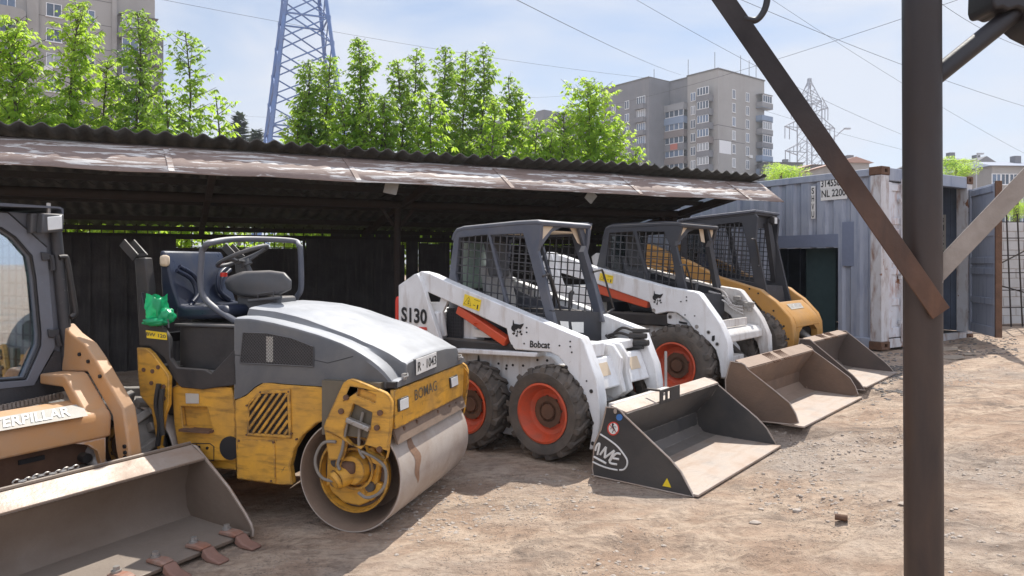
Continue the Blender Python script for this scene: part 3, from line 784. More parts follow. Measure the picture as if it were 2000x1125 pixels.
# low houses far right
def house(px0, px1, pyt, pyr, d, label, wallm, roofm, rows_, cols, gable=True, name='house', depth=12):
    a, b = at(px0, CY, d), at(px1, CY, d); o = thing(name, label, 'building', (a.x, d, 0), R(4)); w = b.x - a.x; h = zat(pyt, d); hr = zat(pyr, d)
    m = MB(); m.box((0, 0, 0), (w, depth, h)); m.out('wall', M[wallm], o, smooth=0)
    m = MB()
    if gable: m.ext([(-.5, h + .01), (w + .5, h + .01), (w * .5, hr)], -.4, depth, 'y')
    else: m.add([(-.5, -.5, h+.01), (w+.5, -.5, h+.01), (w+.5, depth, h+.01), (-.5, depth, h+.01), (.5, depth*.4, hr), (w-.5, depth*.4, hr), (w-.5, depth*.6, hr), (.5, depth*.6, hr)], [(0,1,5,4),(1,2,6,5),(2,3,7,6),(3,0,4,7),(4,5,6,7),(3,2,1,0)])
    r = m.out('roof', M[roofm], o, smooth=0)
    c = MB(); c.box((w*.7, depth*.3, h), (w*.7 + 1, depth*.3 + 1, hr + .8)); c.out('chimney', M['panel'], r, smooth=0)
    for i in range(rows_):
        for k in range(cols): bwin(o, 'f', 0, w * (k + .5) / cols, h - 1.9 - i * 3, 1.5, 1.6, .1)
    return o
house(1496, 1570, 317, 313, 150, 'long low grey building left of the far pylon legs', 'panel', 'panel', 2, 6, False)
house(1590, 1660, 322, 316, 120, 'low house with a red roof behind the container roof, right of the pylon', 'panel', 'redroof', 1, 4, False)
house(1640, 1700, 318, 306, 105, 'red-roofed house with a gable end just above the container corner', 'panel2', 'redroof', 1, 3)
house(1836, 1905, 313, 300, 125, 'grey house with a pointed gable behind the round green treetop', 'panel', 'panel', 2, 4, False)
house(1905, 1945, 320, 305, 135, 'pale gabled house beside the street lamp at the far right', 'panel2', 'panel', 2, 3)
house(1938, 2060, 324, 307, 105, 'cream apartment house with a slate-blue roof at the right edge', 'panel2', 'greyroof', 5, 7, False, 'apartment_house')

# ================================================================ pylons, lamps, cables
M['pylonblue'] = surf('pylon_blue_paint', (.1, .19, .42), .5, dirt=(.22, .24, .3), amt=.4, scale=.6, bump=0)
M['pylongrey'] = surf('pylon_galvanised', (.4, .42, .46), .5, dirt=(.3, .31, .34), amt=.3, scale=.6, bump=0)
D = 46.0; cxp = at(594, CY, D).x
PB = thing('power_pylon', 'blue lattice power pylon standing right behind the shed, its top out of view', 'pylon', (cxp, D, 0))
def rad(z): return max(.5, (28.2 - z) * .162)
th0 = R(68)
def leg(k, z): a = th0 + k * math.pi / 2; r = rad(z); return V(r * math.cos(a), r * math.sin(a), z)
lv = [0, 3.0, 5.6, 7.8, 9.8, 11.7, 13.5, 15.2, 16.8, 18.3, 19.7, 21.1, 22.5, 24]
for k in range(4):
    m = MB(); m.bar(leg(k, 0), leg(k, 25), .2, .2)
    for z in lv[1:]: p = leg(k, z); m.box(p - V(.12, .12, .14), p + V(.12, .12, .14))
    m.out('leg', M['pylonblue'], PB)
    m = MB()
    for i in range(len(lv) - 1):
        a, b, c, d = leg(k, lv[i]), leg(k + 1, lv[i]), leg(k, lv[i+1]), leg(k + 1, lv[i+1])
        m.bar(a, d, .075); m.bar(b, c, .075)
        if i in (4, 8): m.bar(a, b, .09)
    m.out('bracing', M['pylonblue'], PB)
D = 165.0; c0 = at(1581, CY, D)
PG = thing('power_pylon', 'distant grey lattice pylon with cross arms behind the shipping container', 'pylon', (c0.x, D, 0), R(12))
m = MB(); hw = 1.85; zt = zat(153, D); zs = zat(202, D); zb = zat(330, D)
def pr(z): return hw + max(0, (zb - z)) * .05 if z < zs else hw * max(.12, (zt - z) / (zt - zs))
zz = [0, zb*.5, zb]; 
while zz[-1] < zs - 1.4: zz.append(zz[-1] + 1.9)
zz.append(zs)
while zz[-1] < zt - 1.2: zz.append(zz[-1] + 1.6)
zz.append(zt)
cn = ((-1,-1),(1,-1),(1,1),(-1,1))
def pp(k, z): return V(cn[k % 4][0] * pr(z), cn[k % 4][1] * pr(z), z)
for k in range(4):
    for i in range(len(zz) - 1):
        m.bar(pp(k, zz[i]), pp(k, zz[i+1]), .2); m.bar(pp(k, zz[i]), pp(k + 1, zz[i+1]), .09); m.bar(pp(k + 1, zz[i]), pp(k, zz[i+1]), .09)
m.out('tower', M['pylongrey'], PG, smooth=0)
for py, xl, xr in ((215, 1541, 1622), (254, 1527, 1637), (301, 1528, 1637)):
    for px, sg in ((xl, -1), (xr, 1)):
        z = zat(py, D); e = V((px - 1581) / FPX * D, 0, z + .6); m = MB()
        for y in (-1, 1):
            m.bar((sg * pr(z), y * pr(z), z), e, .17); m.bar((sg * pr(z), y * pr(z), z + 2.6), e, .14)
            for f in (.3, .6): m.bar(V(sg*pr(z), y*pr(z), z).lerp(e, f), V(sg*pr(z), y*pr(z), z + 2.6).lerp(e, f), .1)
        ao = m.out('cross_arm', M['pylongrey'], PG, smooth=0)
        i = MB()
        for f in (.98, .72): p = V(sg*pr(z), 0, z).lerp(e, f); i.cyl(p, p - V(0, 0, 2.7), .1, n=6)
        i.out('insulator', M['pylongrey'], ao)
def lamp(px, pyt, pxa, d, label, two=False):
    p = at(px, CY, d); o = thing('street_lamp', label, 'street lamp', (p.x, d, 0)); z = zat(pyt, d); dx = (pxa - px) / FPX * d
    m = MB(); m.tube(smooth_path([(0, 0, 0), (0, 0, z * .86), (dx * .3, 0, z * .95), (dx, 0, z)]), .07, 6); m.out('pole', M['pylongrey'], o)
    h = MB(); h.box((dx - .1, -.15, z - .1), (dx + .7, .15, z + .08)); h.out('lamp_head', M['pylongrey'], o)
lamp(1628, 251, 1650, 95, 'curved-arm street lamp leaning out right of the grey pylon')
lamp(1907, 300, 1910, 95, 'straight street lamp beside the round green treetop on the right')
M['cable'] = flat('cable_dark', (.05, .055, .065), .6)
def cable(p, q, label, r=.02, sag=.4):
    a, b = at(*p), at(*q); o = thing('power_cable', label, 'cable', a, 0, 'overhead cables')
    pts = [a.lerp(b, k / 10) - V(0, 0, sag * 4 * (k/10) * (1 - k/10)) - a for k in range(11)]
    m = MB(); m.tube(pts, r * .7, 5); m.out('wire', M['cable'], o)
cable((300, -4, 45), (1260, 152, 70), 'thin cable from above the left apartment block sloping behind the blue pylon', .018)
cable((1000, -5, 40), (1330, 146, 140), 'thin cable dropping from the top middle of the sky to the grey apartment roof', .03)
cable((1235, -5, 40), (1760, 262, 60), 'cable crossing the steel brace and ending level with the middle of the post', .016)
cable((1430, -8, 40), (2060, 225, 60), 'upper cable sloping down right behind the pipe post and short strut', .02)
cable((1195, 205, 90), (1870, 0, 40), 'dark cable rising to the right across the other cables above the pylon', .022)
cable((1500, -6, 40), (2060, 330, 60), 'faint cable running from the top right sky down to the right edge', .013)
cable((1820, -6, 30), (2050, 105, 40), 'cable in the upper right corner behind the short strut', .014)
cable((1490, 215, 90), (1930, 330, 90), 'low cable running from the pylon towards the street lamp', .022)
cable((440, 224, 70), (800, 224, 80), 'faint level cable behind the blue pylon legs', .012)
cable((1010, 190, 70), (1190, 170, 90), 'faint cable left of the tall apartment block roof', .014)

# ================================================================ trees and shrubs
def leafmat(name, c1, c2, tr, w=.45):
    m, nt, b = newmat(name); L = nt.links; out = nt.nodes['Material Output']
    oi = nt.nodes.new('ShaderNodeNewGeometry'); cc = mix(nt, oi.outputs['Random Per Island'], c1, c2)
    L.new(cc, b.inputs['Base Color']); b.inputs['Roughness'].default_value = .45
    t = nt.nodes.new('ShaderNodeBsdfTranslucent'); t.inputs['Color'].default_value = c4(tr)
    x = nt.nodes.new('ShaderNodeMixShader'); x.inputs[0].default_value = w
    L.new(b.outputs[0], x.inputs[1]); L.new(t.outputs[0], x.inputs[2]); L.new(x.outputs[0], out.inputs['Surface'])
    return m
M['leaf'] = leafmat('maple_leaf_bright', (.1, .17, .025), (.2, .28, .035), (.62, .85, .1), .6)
M['leafd'] = leafmat('maple_leaf_deep', (.07, .14, .025), (.16, .24, .04), (.5, .72, .1), .55)
M['fir'] = leafmat('conifer_needles', (.06, .09, .07), (.1, .13, .1), (.12, .16, .1), .25)
M['bark'] = surf('young_bark', (.11, .1, .07), .9, dirt=(.06, .055, .04), amt=.4, scale=8)
def leaflet(mb, p, d, n, l, w):
    """folded pointed leaflet starting at p along d"""
    sd_ = d.cross(n).normalized(); nn = sd_.cross(d).normalized()
    q = p + d * l; m1 = p + d * l * .4 - nn * l * .1
    mb.add([p, m1 + sd_ * w, q - nn * l * .25, m1 - sd_ * w], [(0, 1, 2), (0, 2, 3)])
def compound(mb, p, d, size, rnd):
    """one compound leaf on a short stalk"""
    d = d.normalized(); up = V(0, 0, 1); sd_ = d.cross(up)
    sd_ = sd_.normalized() if sd_.length > .05 else V(1, 0, 0)
    e = p + d * size * .9 + V(0, 0, -size * .15)
    for a in ((0, -.35), (.75, -.3), (-.75, -.3), (.95, -.45), (-.95, -.45))[:rnd.choice((3, 5, 5))]:
        dd = (d * math.cos(a[0]) + sd_ * math.sin(a[0]) + V(0, 0, a[1] - rnd.uniform(0, .7))).normalized()
        leaflet(mb, e - d * size * (.35 if abs(a[0]) > .9 else 0), dd, (up + V(rnd.uniform(-.6, .6), rnd.uniform(-.6, .6), 0)).normalized(), size * rnd.uniform(.8, 1.15), size * rnd.uniform(.17, .26))
def sapling(pxt, pyt, d, wpx, mat, label, dens=1.0, zlow=1.6, seed=1, lean=0, size=.1):
    """young maple: straight shoot, short ascending side shoots, drooping compound leaves; its tip stands at pixel (pxt, pyt)"""
    rnd = random.Random(seed); tip = at(pxt, pyt, d); base = V(tip.x - lean, d, 0)
    d = d
    o = thing('maple_sapling', label, 'tree', base, 0, 'young maples behind the shed'); H = tip.z
    wr = wpx / FPX * d / 2
    st_ = MB(); lf = MB()
    def ax(z): return V(lean * (z / H) ** 1.5 + .05 * math.sin(z * 1.7 + seed), .05 * math.cos(z * 1.3 + seed), z)
    st_.tube([ax(H * k / 12) for k in range(13)], [.045 * (1 - k / 13) + .006 for k in range(13)], 6)
    z = zlow
    while z < H:
        f = (H - z) / (H - zlow); w = wr * min(1, .3 + 3.4 * f ** .8) * (1 + 1.1 * max(0, f - .42)) * rnd.uniform(.55, 1.15)
        a = rnd.random() * 6.283; dirv = V(math.cos(a), math.sin(a), rnd.uniform(.35, 1.0)); p = ax(z); e = p + V(dirv.x, dirv.y, dirv.z) * w * .85
        if w > .16: st_.tube([p, p.lerp(e, .5) + V(0, 0, -.02), e], [.008, .006, .003], 4)
        nl = max(2, int(w / .06))
        for k in range(nl):
            q = p.lerp(e, (k + rnd.random()) / nl); b = a + rnd.uniform(-1.5, 1.5) + (math.pi if rnd.random() < .15 else 0)
            compound(lf, q, V(math.cos(b), math.sin(b), rnd.uniform(-.15, .65)), size * rnd.uniform(.75, 1.25) * (1 - .35 * (1 - f) ** 3), rnd)
        z += rnd.uniform(.5, 1.5) * .023 / dens
    for k in range(6):
        a = rnd.random() * 6.28; compound(lf, ax(H - .02), V(math.cos(a), math.sin(a), .6), size * .6, rnd)
    st_.out('trunk', M['bark'], o); lf.out('crown', M[mat], o, smooth=0, recalc=False)
T = [ # tip x, tip y, depth, width px, leaf, label, density
 (20, 40, 10.4, 170, 'leaf', 'dense bushy maple sapling cut by the left picture edge', 1.5),
 (75, 195, 11.2, 120, 'leaf', 'low maple sapling filling the gap right of the left-edge maple', 1.1),
 (148, 6, 11.2, 125, 'leaf', 'bright tall maple sapling in front of the beige block windows, second from the left', 1.25),
 (205, 120, 11.8, 110, 'leaf', 'shorter maple sapling between the two tall ones before the beige block', 1.1),
 (268, 22, 11.6, 120, 'leafd', 'darker tall maple sapling at the right corner of the beige block', 1.25),
 (364, 62, 11.6, 115, 'leafd', 'loose airy maple sapling against the sky right of the beige block', .75),
 (318, 195, 11.0, 120, 'leaf', 'low bright maple shoot below the airy maple near the beige block', 1.0),
 (424, 188, 11.4, 80, 'leaf', 'small thin maple shoot left of the blue pylon, lowest of its row', .55),
 (607, 122, 12.6, 70, 'leafd', 'slim maple sapling in front of the blue pylon right leg', 1.1),
 (640, 112, 12.9, 70, 'leafd', 'maple sapling just left of the tallest one beside the blue pylon', 1.1),
 (697, 76, 12.6, 75, 'leafd', 'tallest slim maple sapling right of the blue pylon', 1.15),
 (742, 195, 12.4, 60, 'leafd', 'short sparse maple sapling in the gap right of the tallest one', .6),
 (780, 118, 12.8, 66, 'leafd', 'slim maple sapling, leftmost of the row in mid sky', 1.05),
 (817, 97, 13.2, 56, 'leafd', 'thin dark maple sapling, second of the row in mid sky', .85),
 (868, 92, 13.5, 64, 'leafd', 'slim maple sapling, third of the row in mid sky', 1.0),
 (905, 100, 14.1, 60, 'leafd', 'maple sapling left of the row\'s right end in mid sky', 1.0),
 (942, 90, 13.9, 62, 'leafd', 'maple sapling at the right end of the tall row in mid sky', 1.05),
 (992, 150, 13.9, 62, 'leafd', 'lower pointed maple sapling right of the tall row', .95),
 (1017, 180, 14.0, 60, 'leaf', 'small maple sapling leaning right, last before the grey blocks', .8),
 (1152, 160, 14.0, 120, 'leaf', 'broad bright maple in front of the grey apartment block', 1.2),
 (1105, 220, 13.6, 90, 'leaf', 'bright maple left of the broad one before the grey block', 1.1),
 (1075, 265, 13.3, 100, 'leaf', 'low bright maple shoot above the middle of the shed roof', 1.0),
 (1205, 245, 14.2, 90, 'leaf', 'bright maple with a sloping right side before the grey block', 1.0),
 (1242, 288, 14.2, 60, 'leaf', 'lowest bright maple shoot at the right end of the trees', .9)]
T += [(575, 205, 12.4, 80, 'leaf', 'low leafy maple shoot at the foot of the blue pylon', .9),
 (665, 185, 12.2, 80, 'leaf', 'low bright maple shoot filling the gap left of the tallest slim maple', .9),
 (722, 208, 12.2, 70, 'leaf', 'low bright maple shoot just right of the tallest slim maple', .9),
 (757, 188, 12.3, 70, 'leaf', 'low bright maple shoot left of the mid-sky row of maples', .9),
 (843, 182, 12.3, 80, 'leaf', 'low maple shoot under the middle of the mid-sky row', .9),
 (965, 192, 12.8, 80, 'leaf', 'low bright maple shoot at the right foot of the mid-sky row', .9),
 (1045, 235, 13.2, 80, 'leaf', 'low bright maple shoot between the mid-sky row and the broad maple', .9)]
for i, (x, y, d, w, mt, lb, dn) in enumerate(T): sapling(x, y, d * SHK, w * (.86 if x < 450 else 1.02), mt, lb, dn * (.8 if x < 450 else 1), zlow=1.9, seed=20 + i, lean=random.uniform(-.14, .14), size=.128)
# undergrowth directly behind the shed wall
ug = MB(); rnd = random.Random(9)
for k in range(8500):
    t = rnd.uniform(-2.5, 9.5); s = rnd.uniform(3.7, 5.8); z = rnd.uniform(0.2, 3.0) if s > 4.2 else rnd.uniform(.2, 2.15)
    p = V(-4.11 + .907*t - .4216*s, 5.88 + .4216*t + .907*s, z) * SHK; a = rnd.random() * 6.28
    compound(ug, p, V(math.cos(a), math.sin(a), rnd.uniform(-.2, .5)), rnd.uniform(.09, .14), rnd)
tag(ug.out('undergrowth', M['leaf'], smooth=0, recalc=False), 'green undergrowth seen through gaps of the dark shed wall', 'undergrowth', kind='stuff')
def conifer(px, pyt, d, wpx, label, seed):
    rnd = random.Random(seed); p = at(px, CY, d); H = zat(pyt, d); o = thing('conifer', label, 'tree', (p.x, d, 0), 0, 'far conifers'); w = wpx / FPX * d / 2
    t = MB(); t.cyl((0, 0, 0), (0, 0, H), .25, .04, 6); t.out('trunk', M['bark'], o); c = MB()
    for k in range(1500):
        f = rnd.random() ** .7; r = w * min(1, f * 1.6) * rnd.uniform(.3, 1.05); a = rnd.random() * 6.28; q = V(r * math.cos(a), r * math.sin(a), H * (1 - f * .6))
        leaflet(c, q, V(math.cos(a), math.sin(a), rnd.uniform(-.2, .9)).normalized(), V(0, 0, 1), .9, .28)
    c.out('crown', M['fir'], o, smooth=0, recalc=False)
conifer(467, 222, 75, 46, 'far grey-green conifer peeking over the shed roof left of the blue pylon', 1)
conifer(500, 252, 80, 34, 'smaller far conifer touching the left leg of the blue pylon', 2)
def roundtree(px, pyt, d, wpx, hpx, label, seed, n=5200):
    rnd = random.Random(seed); p = at(px, CY, d); zt_ = zat(pyt, d); o = thing('broadleaf_tree', label, 'tree', (p.x, d, 0)); w = wpx / FPX * d / 2; h = hpx / FPX * d
    t = MB(); t.cyl((0, 0, 0), (0, 0, zt_ - h * .5), .2, .08, 6); t.out('trunk', M['bark'], o); c = MB()
    cl = [(rnd.uniform(-.75, .75) * w, rnd.uniform(-.7, .7) * w, zt_ - h * rnd.uniform(.2, .9), rnd.uniform(.3, .5) * w) for _ in range(14)]
    for k in range(n):
        x, y, z, r = rnd.choice(cl); v = V(rnd.gauss(0, 1), rnd.gauss(0, 1), rnd.gauss(0, 1)).normalized() * r * rnd.uniform(.6, 1.05)
        leaflet(c, V(x + v.x, y + v.y, min(z + v.z, zt_)), V(rnd.uniform(-1, 1), rnd.uniform(-1, 1), rnd.uniform(-.6, .6)).normalized(), V(0, 0, 1), w * .06, w * .022)
    c.out('crown', M['leaf'], o, smooth=0, recalc=False)
roundtree(1868, 306, 60, 76, 45, 'round bright green treetop above the container roof, left of the street lamp', 1, 8000)
roundtree(1525, 322, 40, 90, 30, 'low green bush tops behind the container roof left of the far pylon', 2)
roundtree(1985, 366, 26, 80, 60, 'bright shrub above the pale block wall at the right edge', 3)

# ================================================================ skid steer loaders
def tyre_mesh(r, w, rim_r, n_lug=17, lug=.026, knob=False):
    m = MB(); k = r - lug
    m.lathe((0, 0, 0), [(rim_r, .05), (rim_r + .012, .02), (rim_r + .05, .004), (rim_r + .1, 0), (k - .03, .012), (k - .004, .035), (k, .06), (k, w - .06), (k - .004, w - .035), (k - .03, w - .012), (rim_r + .1, w), (rim_r + .05, w - .004), (rim_r + .012, w - .02), (rim_r, w - .05)], 48, caps=False)
    for i in range(n_lug):
        for side in (0, 1):
            t0 = 2 * math.pi * (i + .5 * side) / n_lug; sw_ = .2 if not knob else .13; ww = .155 if not knob else .17
            pts = []
            def P(t, rr, y): return (rr * math.cos(t), y, rr * math.sin(t))
            y0, y1 = (.004, w * .56) if side == 0 else (w - .004, w * .44)
            ta, tb = t0, t0 + sw_
            lo = [P(ta, k - .035, y0), P(ta + ww, k - .035, y0), P(tb + ww, k - .004, y1), P(tb, k - .004, y1)]
            hi = [P(ta + .015, r - .006, y0 + (.012 if side == 0 else -.012)), P(ta + ww - .015, r - .006, y0 + (.012 if side == 0 else -.012)), P(tb + ww - .02, r, y1), P(tb + .02, r, y1)]
            m.add(lo + hi, [(0,1,2,3), (4,7,6,5), (0,4,5,1), (1,5,6,2), (2,6,7,3), (3,7,4,0)])
    return m
def rim_mesh(rr, w, near):
    m = MB()
    pr = [(rr + .004, .045), (rr + .012, .012), (rr - .004, .008), (rr - .014, .03), (rr - .03, .06), (rr - .05, .11), (.15, .125), (.13, .118), (.1, .118), (.1, .135)]
    m.lathe((0, 0, 0), [(a, b if near else w - b) for a, b in pr], 40, caps=False)
    return m
def wheel(par, u, v, z, r, w, rim_r, near, rimmat='rim', knob=False, lug=.026, nl=17):
    t = tyre_mesh(r, w, rim_r, nl, lug, knob).out('tyre', M['rubber'], par, smooth=30, bevel=.005, seg=1); t.location = (u, v, z); t.rotation_euler = (0, random.random() * 6, 0)
    ro_ = rim_mesh(rim_r, w, near).out('rim', M[rimmat], t, smooth=40, recalc=True)
    h = MB(); s = 1 if near else -1; y0 = .1 if near else w - .1
    h.cyl((0, y0, 0), (0, y0 + .04 * s, 0), .085, .085, 20); h.cyl((0, y0 - .012 * s, 0), (0, y0 + .01 * s, 0), .06, .07, 16); h.out('hub', M['rust'], t)
    b = MB()
    b.cyl((0, y0, 0), (0, y0 + .002 * s, 0), .13, .13, 24)
    for i in range(8):
        a = i * math.pi / 4; c_ = V(.122 * math.cos(a), y0 + .005 * s, .122 * math.sin(a)); b.cyl(c_, c_ + V(0, .02 * s, 0), .014, .014, 6)
    b.out('wheel_nuts', M['rust'], t)
    return t
def bolts(name, fr, pts, v, r, mat, par, d=-.006):
    m = MB()
    for px, py in pts:
        u, z = fr.side([(px, py)], v)[0]; m.cyl((u, v + d, z), (u, v + .01, z), r, r, 10)
    return m.out(name, M[mat], par)
def bucket(fr, par, plate, v0, v1, shell, mat, strip, stripmat, lipmat='scraped', inner=None, t=.012):
    """plate: outline of the near cheek in pixels; shell: (u,z) polyline from the top edge down the back and along the floor to the lip"""
    pl = fr.side(plate, v0)
    m = MB(); m.ext(pl, v0, v0 + .016); m.ext(pl, v1 - .016, v1); m.sweep(shell, v0 + .016, v1 - .016, t)
    b = m.out('bucket', M[mat], par, smooth=30)
    s = MB(); s.sweep(strip, v0 + .017, v1 - .017, .018); s.out('top_edge', M[stripmat], b, bevel=.004)
    e = MB(); (ua, za), (ub, zb) = shell[-2], shell[-1]
    e.box((ub - .17, v0 + .001, zb - .006), (ub + .035, v1 - .001, zb + .012)); e.out('cutting_edge', M[lipmat], b, bevel=.004)
    if inner:
        f = MB(); f.sweep([(p[0], p[1] + .0085) for p in shell[-2:]], v0 + .03, v1 - .03, .003); f.out('worn_floor', M[inner], b)
    for v in (v0 - .001, v1 - .006): w = MB(); w.tube([(u, v, z) for u, z in pl], .0065, 5, closed=True); w.out('worn_rim', M['scraped'], b)
    return b

def catlogo(fr, cx, cy, s, v, par):
    """black wildcat-head emblem painted on the arm"""
    def tr(pts): return fr.side([(cx + x * s, cy + y * s) for x, y in pts], v)
    m = MB(); y0, y1 = v - .004, v + .004
    m.ext(tr([(-.42, -1.0), (-.33, -.62), (.3, -.5), (.72, -.62), (.62, -.38), (.42, -.08), (.36, .02), (.2, -.1), (.05, -.08), (-.05, .06), (-.2, .02), (-.32, -.22), (-.48, -.4)]), y0, y1)
    m.ext(tr([(-.55, -.38), (-.34, -.42), (-.28, -.16), (-.18, .1), (-.2, .3), (-.34, .26), (-.55, .1), (-.62, -.12)]), y0, y1)
    m.ext(tr([(.02, .14), (.16, .3), (.1, .38), (-.04, .3)]), y0, y1); m.ext(tr([(.3, .14), (.46, .12), (.44, .34), (.3, .42), (.22, .34)]), y0, y1)
    m.ext(tr([(-.14, .62), (.02, .6), (.06, .74), (-.04, .82), (-.14, .76)]), y0, y1)
    for a, b in (((-.3, .36), (-.52, .48)), ((-.24, .42), (-.42, .58)), ((.42, .46), (.58, .56)), ((.36, .5), (.48, .64)), ((-.02, .4), (.0, .6))):
        p, q = tr([a, b]); m.bar((p[0], v, p[1]), (q[0], v, q[1]), .003, .008)
    m.out('emblem', M['ink'], par)
def warn(fr, q, v, par):
    """yellow pinch-warning sticker; q: four corners in pixels from top left clockwise"""
    m = MB(); m.ext(fr.side(q, v), v - .003, v + .002); s = m.out('warning_sticker', M['sticker_y'], par)
    def B(a, b): # bilinear
        (x0,y0),(x1,y1),(x2,y2),(x3,y3) = q; xt, yt = x0+(x1-x0)*a, y0+(y1-y0)*a; xb, yb = x3+(x2-x3)*a, y3+(y2-y3)*a
        return (xt+(xb-xt)*b, yt+(yb-yt)*b)
    k = MB(); tri = fr.side([B(.28, .12), B(.06, .82), B(.48, .82)], v)
    k.tube([(u, v - .004, z) for u, z in tri], .0022, 4, closed=True)
    for a in ([B(.27,.4), B(.33,.48), B(.26,.55)], [B(.27,.58), B(.36,.66), B(.3,.75)], [B(.84,.5), B(.9,.5), B(.9,.88), B(.84,.88)], [B(.6,.62), B(.72,.62), B(.72,.67), B(.6,.67)], [B(.6,.14), B(.94,.14), B(.94,.17), B(.6,.17)]):
        k.ext(fr.side(a, v), v - .005, v - .002)
    k.out('pictogram', M['ink'], s)
def mirror_v(poly, m, v0, v1): m.ext(poly, v0, v1)

def cab(fr, par, out, win_r, win_f, va, vb, mat, roof, tri=None, post_bar=None, gap=.075):
    """open fronted cage cab: two side frames, roof, guards, rear wall with window"""
    P = fr.side(out, va); WR = fr.side(win_r, va); WF = fr.side(win_f, va)
    m = MB(); m.ext(P, va, va + .045, holes=[WR, WF]); m.ext(P, vb - .045, vb, holes=[WR, WF])
    c_ = m.out('cab', M[mat], par, smooth=30, bevel=.007)
    r = fr.side(roof, va); q = MB(); q.sweep(r, va - .004, vb + .004, .045); q.out('cab_roof', M[mat], c_, bevel=.014, smooth=50)
    for v in (va + .02, vb - .02):
        g = MB()
        for W in (WR, WF): g.wiregrid(W, gap, .0095, (0, v, 0), (1, 0, 0), (0, 0, 1), ang=-4)
        g.out('side_guard', M['mesh'], c_, smooth=0)
    return c_, P, WR, WF

def loader_base(name, label, fr, wheels, r, w, rim_r, rimmat, knob=False, v_far=1.13, group='skid steer loaders parked in a row', lug=.026, nl=17):
    o = fr.root(name, label, 'loader', group)
    for (u, z) in wheels:
        wheel(o, u, 0, z, r, w, rim_r, True, rimmat, knob, lug, nl); wheel(o, u, v_far, z, r, w, rim_r, False, rimmat, knob, lug, nl)
    return o

# ------------------------------------------------ white loader nearest the roller
FA = Frame((.232, 5.93, -.02), 38)
A = loader_base('skid_steer_loader', 'white skid steer loader with black bucket, numbered on its rear upright, beside the yellow roller', FA, [(0, .385), (-.84, .345)], .385, .265, .235, 'rim')
arm_px = [(806, 546), (812, 535), (822, 530), (840, 535), (872, 550), (1066, 632), (1134, 660), (1140, 671), (1153, 709), (1164, 739), (1170, 780), (1171, 820), (1166, 862), (1158, 878), (1150, 878), (1156, 845), (1157, 822), (1146, 786), (1131, 752), (1112, 728), (1100, 708), (1090, 696), (1074, 688), (1006, 683), (999, 676), (994, 664), (989, 642), (900, 600), (830, 568), (812, 560)]
ap_ = FA.side(arm_px, .14)
for v0, nm in ((.14, 'lift_arm'), (1.14, 'lift_arm')):
    m = MB(); m.ext(ap_, v0, v0 + .12); o = m.out(nm, M['white'], A, bevel=.008)
    if v0 < 1:
        arm = o
        bolts('pin', FA, [(813, 548), (999, 676), (1106, 717), (1155, 764), (1157, 826), (1158, 866)], .14, .016, 'black', o)
        bolts('bolt', FA, [(1024, 671), (1093, 675), (1029, 640), (1029, 649), (1114, 667), (1114, 677), (1117, 688), (1146, 744)], .14, .007, 'ink', o)
        catlogo(FA, 1010, 643, 18, .138, o)
        warn(FA, [(908, 574), (940, 586), (936, 608), (904, 596)], .137, o)
        p = FA.side([(1035, 678.5), (1074, 681), (1035.5, 665)], .137)
        lettering('lettering', 'Bobcat', (p[0][0], .137, p[0][1]), (p[1][0], .137, p[1][1]), (p[2][0], .137, p[2][1]), M['ink'], o, bold=.022)
tw = FA.side([(778, 557), (808, 536), (814, 534), (824, 552), (836, 594), (856, 654), (868, 700), (778, 700)], .1)
for v0 in (.1, 1.2):
    m = MB(); m.ext(tw, v0, v0 + .05); o = m.out('upright', M['white'], A, bevel=.008)
    if v0 < 1:
        up = o; p = FA.side([(784, 628), (834, 634), (784, 599)], .097); q = FA.side([(834, 603)], .097)[0]
        lettering('lettering', 'S130', (p[0][0], .097, p[0][1]), (p[1][0], .097, p[1][1]), (p[2][0], .097, p[2][1]), M['ink'], o, bold=.03)
        m = MB(); m.ext(FA.side([(805, 638), (833, 639), (834, 645), (805, 644)], .097), .094, .099); m.out('red_sticker', M['sticker_r'], o)
m = MB(); m.ext([(tw[0][0] - .05, .95), (tw[0][0] - .002, .95), (tw[0][0] - .002, 1.28), (tw[0][0] - .035, 1.28), (tw[0][0] - .05, 1.24)], .1, .24); m.out('tail_light', M['red_lens'], A, bevel=.01)
m = MB(); m.ext(FA.side([(830, 590), (858, 590), (862, 578), (876, 585), (864, 610), (870, 656), (852, 660)], .2), .2, .23); m.out('inner_plate', M['white'], A, bevel=.005)
m = MB(); m.box((tw[0][0] + .02, .16, .35), (-1.3, 1.2, 1.15)); m.box((-1.3, .3, .35), (-.95, 1.1, 1.08)); m.out('engine_cover', M['white'], A, bevel=.02)
m = MB(); m.box((-1.29, .27, .86), (-1.1, .298, 1.18)); m.wiregrid([(-1.29, .86), (-1.1, .86), (-1.1, 1.18), (-1.29, 1.18)], .03, .006, (0, .262, 0), (1, 0, 0), (0, 0, 1)); m.out('engine_grille', M['cabdark'], A, smooth=0)
a, b = FA.side([(898, 604), (992, 668)], .2)
for v in (.2, 1.2):
    m = MB(); m.bar((a[0], v, a[1]), (b[0], v, b[1]), .09, .078); cy = m.out('lift_cylinder', M['orange'], A, bevel=.01)
    m = MB(); d = V(b[0] - a[0], 0, b[1] - a[1]); q = V(a[0], v, a[1]); m.bar(q + d * .42 + V(0, -.047, .0), q + d * .44 + V(0, -.047, 0), .085, .012); m.out('clamp', M['orange'], cy)
for v in (.2, 1.09): m = MB(); m.box((-1.28, v, .8), (-.3, v + .12, .905)); m.out('belt_cover', M['black'], A, bevel=.02)
m = MB(); m.ext(FA.side([(923, 642), (970, 650), (970, 660), (924, 658)], .27), .265, .272); m.out('label', M['sticker_w'], A)
